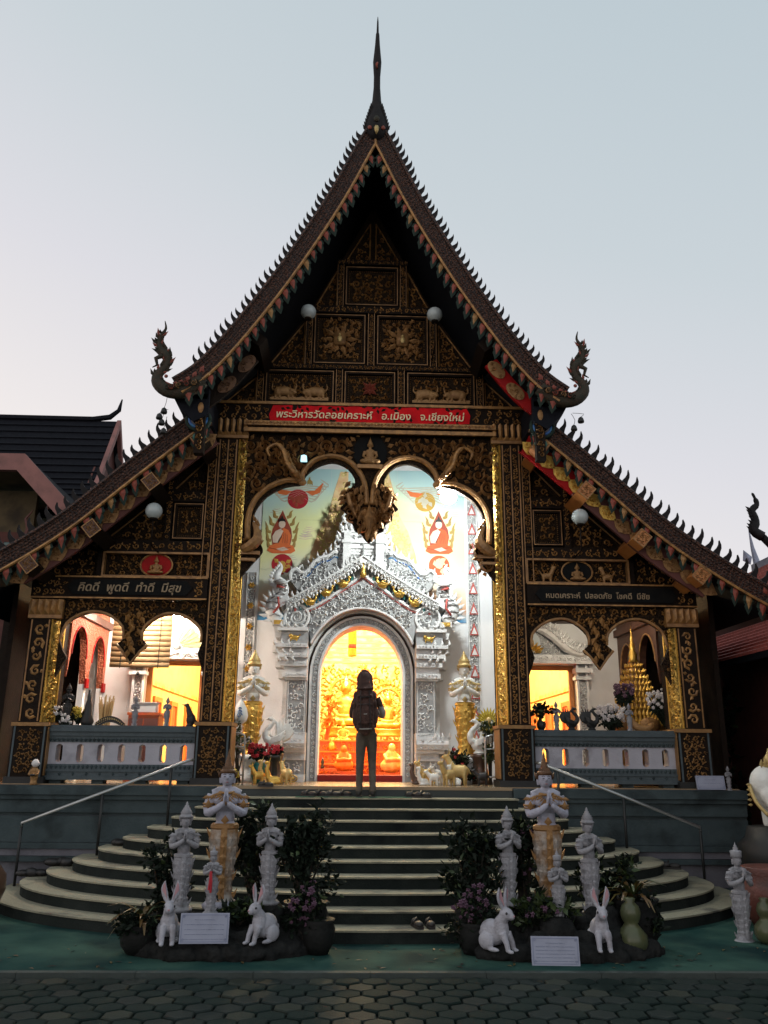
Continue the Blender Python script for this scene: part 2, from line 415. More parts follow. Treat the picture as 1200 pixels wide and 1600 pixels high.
def link(name, me, parent=None, loc=None, rot=None, scale=None, label=None):
    o = bpy.data.objects.new(name, me); COL.objects.link(o)
    if parent is not None: o.parent = parent
    if loc: o.location = loc
    if rot: o.rotation_euler = rot
    if scale: o.scale = scale
    if label: o['label'] = label
    return o
FINE = {'carving','foliage_carving','scroll_relief','scale_carving','flame_crest','band_carving','corner_carving','pediment_carving','scroll_carving','tower_carving','arch_carving','pendant_carving','gilt_pattern','faded_writing','gilt_leaves','painted_plumes','pack_straps'}
def part(name, mb, mats, parent, smooth=False, label=None):
    if isinstance(mats, str): mats = [mats]
    o = link(name, mb.mesh(name, mats, smooth), parent, label=label)
    if name in FINE: o['kind'] = 'stuff'
    return o
def thing(name, label, cat, loc=(0,0,0), rz=0, group=None, sc=None):
    o = bpy.data.objects.new(name, None); COL.objects.link(o); o.empty_display_size = .1
    o.location = loc; o.rotation_euler = (0,0,rz); o['label'] = label; o['category'] = cat
    if sc: o.scale = sc if hasattr(sc,'__len__') else (sc,sc,sc)
    if group: o['group'] = group
    return o
def solo(name, mb, mats, label, cat, loc=(0,0,0), rz=0, group=None, smooth=False):
    o = part(name, mb, mats, None, smooth); o.location = loc; o.rotation_euler = (0,0,rz); o['label'] = label; o['category'] = cat
    if group: o['group'] = group
    return o
def struct(name, mb, mats, smooth=False, loc=None):
    o = part(name, mb, mats, None, smooth); o['kind'] = 'structure'
    if loc: o.location = loc
    return o
def dup(o, loc=None, rz=None, label=None, group=None, sc=None, parent=None):
    c = o.copy(); COL.objects.link(c)
    if parent is not None: c.parent = parent
    for ch in list(o.children): dup(ch, parent=c)
    if loc: c.location = loc
    if rz is not None: c.rotation_euler = (0,0,rz)
    if sc: c.scale = sc if hasattr(sc,'__len__') else (sc,sc,sc)
    if label: c['label'] = label
    if group: c['group'] = group
    return c
def organic(mb, vox, mats, it=3, name='body', keep=None):
    me = mb.mesh('tmp', ['stucco']); o = bpy.data.objects.new('tmp', me); COL.objects.link(o)
    a = o.modifiers.new('r','REMESH'); a.mode = 'VOXEL'; a.voxel_size = vox; a.use_smooth_shade = True
    if it:
        b = o.modifiers.new('s','SMOOTH'); b.iterations = it; b.factor = .5
    dg = bpy.context.evaluated_depsgraph_get(); dg.update()
    out = bpy.data.meshes.new_from_object(o.evaluated_get(dg)); out.name = name
    bpy.data.objects.remove(o); bpy.data.meshes.remove(me)
    out.materials.clear()
    for k in mats: out.materials.append(M[k])
    out.polygons.foreach_set('material_index', [0]*len(out.polygons))
    out.polygons.foreach_set('use_smooth', [True]*len(out.polygons)); out.update()
    return out
def retint(me, mats):
    c = me.copy(); c.materials.clear()
    for k in mats: c.materials.append(M[k])
    return c
def text_mesh(txt, size, depth, mat, shear=.0, width=None):
    cu = bpy.data.curves.new('t','FONT'); cu.body = txt; cu.size = size; cu.extrude = depth; cu.align_x = 'CENTER'; cu.align_y = 'BOTTOM_BASELINE'; cu.shear = shear
    cu.resolution_u = 3; cu.offset = .012*size
    o = bpy.data.objects.new('t', cu); COL.objects.link(o)
    dg = bpy.context.evaluated_depsgraph_get(); dg.update()
    me = bpy.data.meshes.new_from_object(o.evaluated_get(dg)); bpy.data.objects.remove(o)
    xs = [v.co.x for v in me.vertices]; w = max(xs)-min(xs); c = (max(xs)+min(xs))/2
    k = (width/w) if width else 1
    R = Matrix.Rotation(pi/2, 4, 'X')
    for v in me.vertices: v.co = R @ Vector(((v.co.x-c)*k, v.co.y*k, v.co.z))
    me.materials.clear(); me.materials.append(M[mat])
    me.polygons.foreach_set('material_index', [0]*len(me.polygons))
    return me
# ================================================================== SETTING
FZ = 1.375                                           # porch floor level
b = MB(); b.box(-60,60,-4.30,80,-.4,0); struct('ground', b, ['ground_green'])
b = MB(); b.box(-60,60,-60,-4.36,-.5,-.062); road = struct('road', b, ['joint_soil'])
b = MB()
for i in range(12): b.box(-6+i*1.0+.002,-6+(i+1)*1.0-.002,-4.375,-4.296,-.3,.006)
b.box(-60,-6.01,-4.375,-4.296,-.3,.006); b.box(6.01,60,-4.375,-4.296,-.3,.006)
struct('kerb', b, ['kerb_stone'])
# hexagonal pavers, one object each where the photo shows them, the rest as one mass
def hexpts(w, h): return [(0,-h/2),(w/2,-h/4),(w/2,h/4),(0,h/2),(-w/2,h/4),(-w/2,-h/4)]
HW, HH = .222, .252
pb = MB(); o_ = hexpts(HW-.016,HH-.016); i_ = hexpts(HW-.034,HH-.034)
pb.add([(x,y,0) for x,y in o_]+[(x,y,.026) for x,y in o_]+[(x,y,.034) for x,y in i_],
       [tuple((k,(k+1)%6,(k+1)%6+6,k+6)) for k in range(6)]+[tuple((k+6,(k+1)%6+6,(k+1)%6+12,k+12)) for k in range(6)]+[(12,13,14,15,16,17)])
pm_ = [pb.mesh('paver', ['paver'])]
for k,(c1,c2) in enumerate([((.032,.038,.028),(.019,.026,.020)),((.013,.022,.020),(.008,.015,.014))]):
    pm('paver_%s' % ('pale','deep')[k], c1, c2, 3, .75, 0, .5, 60, spec=.2, dirt=((.03,.04,.038),2.1,.6)); pm_.append(retint(pm_[0], ['paver_%s' % ('pale','deep')[k]]))
rg = random.Random(4); far = MB(); cnt = 0
for j in range(17,-1,-1):
    for i in range(-40,41):
        x = i*HW+(HW/2 if j%2 else 0)+.03; y = -4.51-j*HH*.75
        dz = rg.uniform(-.006,.006)
        if abs(x-.1) < 3.3 and j < 8 and cnt < 300:
            u_ = rg.random(); me = pm_[1] if u_ < .10 else pm_[2] if u_ < .38 else pm_[0]
            o = link('paver', me, road, (x,y,-.060+dz), (rg.uniform(-.022,.022),rg.uniform(-.022,.022),rg.uniform(-.03,.03)), (rg.uniform(.97,1.0),rg.uniform(.97,1.0),1)); cnt += 1
        else:
            far.T = Matrix.Translation((x,y,-.060+dz)); far.add(pb.v, pb.f)
o = part('outer_pavers', far, ['paver'], road); o['kind'] = 'stuff'

# ================================================================== TEMPLE HALL
H = thing('temple_hall', 'ornate carved wooden temple hall with steep gable above a lit white doorway', 'temple')
def hp(name, mb, mats, smooth=False, label=None, parent=None): return part(name, mb, mats, parent or H, smooth, label)

# plinth of the hall with its mouldings
b = MB()
b.box(-5.35,5.35,-.14,12,-.02,FZ-.004,1)
for sx in (-1,1):
    for z0,z1,y,m in ((0,.10,-.24,0),(.10,.40,-.16,1),(.40,.47,-.22,0),(.47,.56,-.18,1),(.56,.64,-.21,0),(.64,.98,-.17,0),(.98,1.02,-.15,0),(1.02,1.19,-.19,0),(1.19,1.25,-.23,0),(1.25,1.372,-.26,0)):
        b.box(min(sx*2.06,sx*5.35),max(sx*2.06,sx*5.35),y,-.135,z0+.002,z1-.003,m)
hp('plinth', b, ['plinth_paint','plinth_lilac'])
b = MB(); b.box(-5.3,5.3,-.12,2.38,FZ,FZ+.012); b.box(-2.05,2.05,-.20,-.121,FZ-.03,FZ+.012)
hp('porch_floor', b, ['floor_tile'])
b = MB(); b.box(-2.05,2.05,-.19,-.10,1.255,FZ-.032); hp('floor_edge', b, ['floor_dark'])

# ---- columns
def redent(sx, xi, xo, y0, y1, c=.13):               # plan outline; xi is the side towards the middle
    return [(sx*xi,y0+.22),(sx*(xi+c),y0),(sx*xo,y0),(sx*xo,y1),(sx*xi,y1)]
def column(sx, xi, xo, zp, zt, zc, name, seed, gilt):
    b = MB(); b.vprism(redent(sx,xi,xo,.03,.45,.13),zp,zt)
    c = hp('column', b, ['dark_wood'], label=name)
    # pedestal with gilded field
    p = MB(); a0, a1 = sorted((sx*(xi-.02),sx*(xo+.03)))
    p.box(a0,a1,-.03,.48,FZ+.10,zp-.05,0); p.box(a0-.03,a1+.03,-.06,.51,FZ,FZ+.10,3); p.box(a0-.02,a1+.02,-.05,.50,zp-.05,zp,2)
    for x in (a0+.02,a1-.05): p.box(x,x+.025,-.038,-.03,FZ+.10,zp-.052,1)
    scrolls(p, rect(a0+.07,a1-.08,FZ+.14,zp-.08),.06,-.03,.022,seed,m=2,leaves=4)
    xi_, xo_ = sx*(xi-.02), sx*(xi-.03)
    p.box(min(xi_,xo_),max(xi_,xo_),-.02,.46,FZ+.12,zp-.06,2)
    part('pedestal', p, ['dark_wood','baluster_trim','gold_paint','black_iron'], c)
    # carving on the front between gilded edge lines
    q = MB(); f0, f1 = sorted((sx*(xi+.15),sx*(xo-.02))); y = .03
    for x in ((f0,f1-.018,(f0+f1)/2-.009) if gilt else (f0,f1-.018)): q.box(x,x+.018,y-.012,y,zp+.02,zt-.02,1)
    w = (f1-f0)
    segs = ((f0+.02,(f0+f1)/2-.012),((f0+f1)/2+.012,f1-.02)) if gilt else ((f0+.02,f1-.02),)
    for k,(u0,u1) in enumerate(segs): scrolls(q, rect(u0,u1,zp+.03,zt-.05),(u1-u0)*.47,y,.014,seed+7+k,m=0,leaves=2)
    part('carving', q, ['dim_gilt','gold_line'], c)
    # gilded mosaic on the chamfer that looks inwards
    g = MB(); L = hypot(.13,.22)
    ang = atan2(-.22, .13)
    g.T = Matrix.Translation((sx*(xi),.25,0)) @ (Matrix.Rotation(ang,4,'Z') if sx > 0 else Matrix.Scale(-1,4,(1,0,0)) @ Matrix.Rotation(ang,4,'Z'))
    g.box(.0,L,-.008,0,zp+.01,zt-.01,1); g.box(.004,.024,-.022,-.008,zp+.01,zt-.01,0); g.box(L-.024,L-.004,-.022,-.008,zp+.01,zt-.01,0)
    scrolls(g, rect(.03,L-.03,zp+.03,zt-.03),.085,-.008,.018,seed+3,m=0,leaves=4)
    part('gilded_strip', g, ['gold_leaf','gold_mosaic'], c)
    # lotus petal capital
    k = MB(); k.box(a0+.0,a1-.0,-.01,.48,zt,zt+.05,1)
    n = 5
    for i in range(n):
        x0 = a0+(a1-a0)*i/n; x1 = a0+(a1-a0)*(i+1)/n
        k.add([(x0,.0,zt+.05),(x1,.0,zt+.05),((x0+x1)/2,-.06,zt+.12),(x0,-.02,zc-.04),(x1,-.02,zc-.04),((x0+x1)/2,-.05,zc)],[(0,1,2),(0,2,3),(2,1,4),(3,2,5),(5,2,4)],0)
    k.box(a0,a1,.0,.48,zt+.05,zc,0)
    part('capital', k, ['dim_gilt','gold_line'], c)
column(-1,1.95,2.40,2.24,6.60,6.93,'tall gilded column left of the doorway',11,True)
column(1,1.95,2.40,2.24,6.60,6.93,'tall gilded column right of the doorway',12,True)
column(-1,4.53,4.97,2.21,3.70,3.98,'short outer column at the far left corner',13,False)
column(1,4.53,4.97,2.21,3.70,3.98,'short outer column at the far right corner',14,False)
# hall sides, with added dark screens filling the black gaps behind the corner columns
for sx in (-1,1):
    b = MB(); x0,x1 = sorted((sx*4.97,sx*5.9)); b.box(x0,x1,2.6,2.75,0,4.4); x0,x1 = sorted((sx*4.99,sx*5.1)); b.box(x0,x1,2.76,12,0,4.3)
    x0,x1 = sorted((sx*5.3,sx*5.38)); b.box(x0,x1,.3,2.59,FZ-.3,4.3)
    x0,x1 = sorted((sx*5.101,sx*7.15)); b.box(x0,x1,4.3,4.4,0,4.5)
    hp('side_wall_screen', b, ['dark_wood'])

# ---- main valance with four lobes and a hanging pendant
half = catmull([(-1.95,4.36),(-1.80,4.56),(-1.63,4.78),(-1.68,4.93),(-1.76,5.08),(-1.80,5.25),(-1.76,5.45),(-1.60,5.67),(-1.32,5.83),(-1.07,5.87)],4)[:-1] + \
       catmull([(-1.05,5.88),(-1.0,6.03),(-.82,6.18),(-.60,6.25),(-.38,6.18),(-.24,6.0),(-.24,5.84)],4)[:-1] + \
       [(-.34,5.80),(-.42,5.70),(-.37,5.60),(-.45,5.50),(-.36,5.42),(-.36,5.32),(-.26,5.26),(-.22,5.14),(-.12,5.10),(-.06,5.0),(0,4.95)]
P = [(-1.948,6.70)]+half+[(-x,z) for x,z in half[-2::-1]]+[(1.948,6.70)]
b = MB(); b.prism(P, .07, .15)
val = hp('valance', b, ['field_wood'], label='carved wooden valance with four arched lobes over the doorway')
b = MB()
niche = [(.27*cos(2*pi*k/16),6.43+.30*sin(2*pi*k/16)) for k in range(16)]
def ribs(x,z): return min(segd(abs(x),z,a_,b_) for a_,b_ in zip(RIB,RIB[1:]))
RIB1 = catmull([(1.86,4.95),(1.87,5.3),(1.80,5.56),(1.62,5.78),(1.34,5.92),(1.08,5.93)],5)
RIB2 = catmull([(1.08,5.93),(1.03,6.10),(.86,6.28),(.60,6.35),(.34,6.27),(.16,6.08),(.07,5.85),(.04,5.55)],5)
RIB = RIB1+RIB2
rg = random.Random(5)
s = .14
zz = 4.4
row = 0
while zz < 6.72:
    xx = -1.9+(s if row%2 else 0)
    while xx < 1.95:
        x = xx+rg.uniform(-.02,.02); z = zz+rg.uniform(-.02,.02)
        if inpoly(x,z,P) and edged(x,z,P) > .05 and ribs(x,z) > .10 and hypot(x,(z-6.43)*.9) > .33:
            fl = rg.choice((-1,1)); a = rg.uniform(0,6.28); r = s*rg.uniform(.8,1.05)
            b.curl(x,z,.07,r*.85,a,fl,r*.20,.085,n=12); b.curl(x,z,.07,r*.42,a+2,fl,r*.13,.07,n=7)
            for k in range(6):
                q = a+k*1.05+rg.uniform(-.35,.35); b.leaf(x+r*.85*cos(q),z+r*.85*sin(q),.07,r*rg.uniform(.5,.9),q+fl*.8,r*.26,.07)
        xx += s*1.72
    zz += s*1.5; row += 1
part('foliage_carving', b, ['carved_gilt'], val)
b = MB()
for sx in (-1,1):
    for R_,r in ((RIB1,.046),(RIB2,.044)):
        b.tube([(sx*x,.055,z) for x,z in R_], r, 8, sq=.9)
        b.tube([(sx*x,.02,z) for x,z in offset([(x,z) for x,z in R_], .0)], r*.35, 5, m=1)
part('arch_rib', b, ['dim_gilt','carved_gilt'], val, True)
b = MB(); rg = random.Random(8)                       # pendant: overlapping leaves, naga heads either side
for sx in (-1,1):
    for k in range(26):
        z = 5.0+k*.033; w = .06+.34*min(1,(k/16)); x = sx*w*rg.uniform(.15,1)
        b.leaf(x,z+.10,.05-rg.uniform(0,.04),.16,-pi/2+sx*(.9*x*sx/.4),.045,.06)
    for k in range(5): b.curl(sx*(.28+.03*(k%2)),5.34+k*.10,.04,.085,rg.uniform(0,6),sx,.02,.06)
    for k in range(6): b.curl(sx*(.10+.035*k),5.16+.10*k,.03,.075,k*1.1,sx,.02,.07)
    b.tube([(sx*.20,.04,5.35),(sx*.30,-.0,5.55),(sx*.34,-.01,5.70),(sx*.42,.02,5.66)],[.02,.04,.04,.012],6)
b.leaf(0,5.55,.03,.55,-pi/2,.10,.12)
part('pendant_carving', b, ['carved_gilt'], val)
# bracket creatures on the column and the curling tails above the cusps
for sx in (-1,1):
    b = MB(); b.tube(smooth_path([(sx*1.04,.0,5.90),(sx*1.16,-.05,6.02),(sx*1.30,-.06,6.18),(sx*1.36,-.05,6.38),(sx*1.48,-.03,6.50),(sx*1.62,-.02,6.42),(sx*1.58,-.02,6.30)],3),[.046]*6+[.038]*6+[.026]*5+[.014]*2,7)
    for k in range(8): b.curl(sx*(1.10+.05*k),5.93+.055*k,-.075,.05,k,sx,.013,.03)
    for k in range(7): b.leaf(sx*(1.06+.05*k),5.94+.05*k,-.02,.17,pi/2+sx*(-1.0+.25*k),.04,.06)
    b.ell((sx*1.05,-.01,5.88),(.065,.06,.055),8,6)
    part('tail_carving', b, ['dim_gilt'], val); b = MB()
    b.tube(smooth_path([(sx*1.92,.02,4.80),(sx*1.80,-.04,4.84),(sx*1.70,-.05,4.95),(sx*1.72,-.02,5.10),(sx*1.78,.0,5.22)],3),[.06,.07,.08,.085,.09,.085,.08,.07,.06,.05,.04,.03,.015],7)
    for k in range(9): b.leaf(sx*(1.70+.02*(k%3)),4.86+.045*k,.0,.13,pi/2+sx*(.9-.16*k),.03,.05)
    b.box(min(sx*1.66,sx*1.948),max(sx*1.66,sx*1.948),-.0,.069,4.72,4.77); b.box(min(sx*1.72,sx*1.948),max(sx*1.72,sx*1.948),.0,.069,4.62,4.66)
    part('bracket_carving', b, ['carved_gilt'], val)

# seated figure used in every niche
def seated(scale=1.0):
    b = MB()
    b.ell((0,-.02,.09),(.30,.20,.09),14,7); b.ell((-.2,-.1,.09),(.13,.12,.075)); b.ell((.2,-.1,.09),(.13,.12,.075))
    b.ell((0,.02,.30),(.135,.10,.20)); b.ell((0,.02,.42),(.17,.09,.10)); b.ell((0,0,.66),(.085,.09,.11)); b.tube([(0,.01,.48),(0,.01,.60)],.05,8)
    for sx in (-1,1):
        b.tube([(sx*.17,.02,.44),(sx*.215,.0,.28),(sx*.12,-.13,.18)],[.055,.045,.035],8)
        b.tube([(sx*.088,.01,.68),(sx*.092,.01,.58)],.017,5)
    b.ell((0,.0,.77),(.055,.055,.05)); b.tube([(0,0,.79),(0,0,.93)],[.03,.006],6); b.ell((0,-.09,.65),(.014,.02,.03),6,5)
    b.tube([(-.12,-.13,.18),(0,-.17,.17),(.12,-.13,.18)],.04,8)
    return organic(b, .018, ['carved_gilt'], 2, 'seated_figure')
SEAT = seated()
b = MB(); b.prism(niche, .052, .0705, 0)
for k in range(13):
    a = pi*(-.1+1.2*k/12); b.leaf(.29*cos(a),6.43+.31*sin(a),.05,.11,a,.04,.04,1)
b.box(-.2,.2,-.02,.07,6.14,6.20,1)
nb = part('niche', b, ['sign_dark','carved_gilt'], val)
link('seated_figure', retint(SEAT,['gold_paint']), val, (0,.02,6.20), None, (.5,.45,.52))

# ---- lintel with red sign
b = MB(); b.box(-2.46,2.46,-.03,.2,6.70,7.22,0); b.box(-2.0,2.0,-.075,-.031,6.70,6.76,1); b.box(-2.0,2.0,-.09,-.031,6.80,6.875,1); b.box(-2.46,2.46,-.06,-.031,7.175,7.22,1)
lin = hp('lintel', b, ['dark_wood','dim_gilt'])
b = MB()
for k in range(74): b.curl(-1.96+k*.0535,6.838,-.09,.026,0,1 if k%2 else -1,.006,.012,n=6)
for sx in (-1,1): scrolls(b, rect(min(sx*1.62,sx*2.42),max(sx*1.62,sx*2.42),6.90,7.16),.075,-.03,.02,21)
part('carving', b, ['dim_gilt'], lin)
b = MB(); rg = random.Random(3)
top = [(-1.56+3.10*k/40, 7.165+rg.uniform(-.012,.008)) for k in range(41)]; bot = [(-1.60+3.18*k/40, 6.892+rg.uniform(-.008,.014)) for k in range(41)]
b.prism(top+[(1.6,7.05)]+bot[::-1]+[(-1.62,7.0)], -.045, -.032, 0)
for k in range(46):
    x = rg.uniform(-1.5,1.5); z = rg.choice((7.14,6.91,7.12))+rg.uniform(-.02,.02); b.leaf(x,z,-.046,.09,rg.uniform(0,6.28),.025,.004,1)
sg = part('sign_board', b, ['sign_red','dark_wood'], lin, label='red sign board with pale gold Thai lettering')
link('lettering', text_mesh('พระวิหารวัดลอยเคราะห์   อ.เมือง   จ.เชียงใหม่', .23, .006, 'letter_gold', .12, 3.0), lin, (0,-.062,6.945))

# ---- pediment panels
b = MB(); b.prism([(-2.5,7.10),(-2.2,7.45),(-1.72,7.95),(-1.05,8.95),(-.55,9.92),(-.02,11.0),(.02,11.0),(.55,9.92),(1.05,8.95),(1.72,7.95),(2.2,7.45),(2.5,7.10)],.14,.21)
hp('pediment_board', b, ['field_wood'])
def panel(x0,x1,z0,z1,y,seed,s,centre=None,label=None,mm='dim_gilt',double=False):
    b = MB(); frame(b,x0,x1,z0,z1,.05,y-.06,y+.02,0); b.box(x0+.05,x1-.05,y-.005,y+.03,z0+.05,z1-.05,1)
    frame(b,x0+.012,x1-.012,z0+.012,z1-.012,.012,y-.075,y-.061,2)
    p = hp('panel', b, ['dark_wood','field_wood','gold_line'], label=label)
    q = MB(); beads(q,x0+.066,x1-.066,z0+.066,z1-.066,.032,.011,y-.005,1)
    scrolls(q, rect(x0+.09,x1-.09,z0+.09,z1-.09),s,y-.005,.035,seed,m=0,leaves=4)
    part('scroll_relief', q, [mm,'gold_line'], p)
    if centre == 'flower':
        e = MB(); cx = (x0+x1)/2; cz = (z0+z1)/2+.01
        for k in range(10): a = 2*pi*k/10; e.leaf(cx+.09*cos(a),cz+.09*sin(a),y-.03,.17 if k%2 else .24,a,.045,.045)
        rgf = random.Random(seed)
        for k in range(46):
            u = rgf.uniform(-.33,.33); v = rgf.uniform(-.36,.36)
            if hypot(u,v) > .16: e.leaf(cx+u,cz+v,y-.03,rgf.uniform(.06,.11),rgf.uniform(0,6.28),.034,.045)
        part('flower_relief', e, ['carved_gilt'], p)
        e = MB(); e.prism([(cx+.10*max(-1,min(1,1.25*cos(2*pi*k/20))),cz+.12*max(-1,min(1,1.25*sin(2*pi*k/20)))) for k in range(20)],y-.075,y-.04,0)
        e.ell((cx,y-.085,cz-.02),(.045,.02,.06),8,6,1); e.ell((cx,y-.09,cz+.055),(.02,.018,.025),8,6,1)
        part('medallion', e, ['gold_line','gold_pale'], p, True)
    if centre == 'star':
        e = MB(); cx = (x0+x1)/2; cz = (z0+z1)/2
        for k in range(8): a = 2*pi*k/8; e.leaf(cx,cz,y-.03,.16 if k%2 else .12,a,.04,.05)
        part('flower_relief', e, ['leaf_red'], p)
    if centre == 'beasts':
        cx = (x0+x1)/2
        for sx in (-1,1):
            e = MB()
            e.ell((cx+sx*.25,y-.05,z0+.22),(.15,.055,.085)); e.ell((cx+sx*.34,y-.05,z0+.21),(.08,.05,.09)); e.ell((cx+sx*.14,y-.05,z0+.20),(.07,.05,.075))
            e.tube([(cx+sx*.14,y-.06,z0+.22),(cx+sx*.08,y-.07,z0+.20),(cx+sx*.06,y-.07,z0+.16)],[.05,.045,.035],7)
            e.tube([(cx+sx*.07,y-.07,z0+.22),(cx+sx*.05,y-.06,z0+.32),(cx+sx*.07,y-.05,z0+.40)],[.02,.015,.006],6)
            for dx in (.10,.17,.31,.38): e.tube([(cx+sx*dx,y-.05,z0+.18),(cx+sx*(dx+.01),y-.05,z0+.085)],[.032,.02],6)
            e.tube(smooth_path([(cx+sx*.40,y-.04,z0+.22),(cx+sx*.45,y-.04,z0+.28),(cx+sx*.43,y-.04,z0+.38)],2),[.02,.018,.015,.012,.008],6)
            link('beast_relief', organic(e,.012,['gold_paint'],2), p)
        e = MB(); e.prism([(x0+.09,z0+.065)]+[(x0+.09+(x1-x0-.18)*k/20,z0+.105+.012*((k*7)%3)) for k in range(21)]+[(x1-.09,z0+.065)],y-.06,y-.006)
        part('ground_relief', e, ['gold_paint'], p)
    return p
panel(-1.72,-.60,7.24,7.84,.12,31,.085,'beasts','panel with two facing gilded beasts left of the star flower')
panel(-.44,.40,7.24,7.84,.12,32,.075,'star','panel with a small reddish star flower')
panel(.58,1.70,7.24,7.84,.12,33,.085,'beasts','panel with two facing gilded beasts right of the star flower')
panel(-.96,-.10,7.96,8.88,.12,34,.085,'flower','square panel with flowers and a gilt medallion, left of the pair',double=True)
panel(.08,.94,7.96,8.88,.12,35,.085,'flower','square panel with flowers and a gilt medallion, right of the pair',double=True)
panel(-.46,.44,9.05,9.80,.12,36,.09,None,'topmost dark carved panel in the shade of the gable')
for z0,z1,x in ((7.86,7.945,1.75),(8.90,9.03,1.05),(9.83,9.92,.6)):
    b = MB(); b.box(-x,x,.04,.139,z0,z1,0); scrolls(b,rect(-x,x,z0,z1),(z1-z0)*.42,.04,.012,int(z0*10),m=1,leaves=2); hp('beam', b, ['dark_wood','dim_gilt'])
for x,z0,z1 in ((-.52,7.22,7.86),(.49,7.22,7.86),(-1.80,7.22,7.86),(1.78,7.22,7.86),(-.01,7.945,8.9),(-1.04,7.945,8.9),(1.02,7.945,8.9),(-.54,9.03,9.83),(.52,9.03,9.83)):
    b = MB(); b.box(x-.05,x+.05,.06,.139,z0+.001,z1-.001,0); scrolls(b,rect(x-.05,x+.05,z0+.01,z1-.01),.042,.06,.012,int(x*100+z0),m=1,leaves=2)
    for u in (-.055,.045): b.box(x+u,x+u+.01,.045,.06,z0+.001,z1-.001,2)
    hp('post', b, ['dark_wood','dim_gilt','gold_line'])
b = MB()
for sx in (-1,1):
    for T in ([(1.12,7.97),(1.66,7.97),(1.12,8.75)],[(.60,9.05),(.95,9.05),(.60,9.75)],[(1.88,7.26),(2.36,7.26),(1.88,7.72)],[(.05,9.95),(.45,9.95),(.05,10.7)]):
        scrolls(b,[(sx*x,z) for x,z in T],.075,.14,.03,int(T[0][0]*10)+7*sx+20,leaves=3)
        for p0,p1 in zip(T,T[1:]+T[:1]): b.tube([(sx*p0[0],.135,p0[1]),(sx*p1[0],.135,p1[1])],.012,4)
hp('corner_carving', b, ['dim_gilt'])

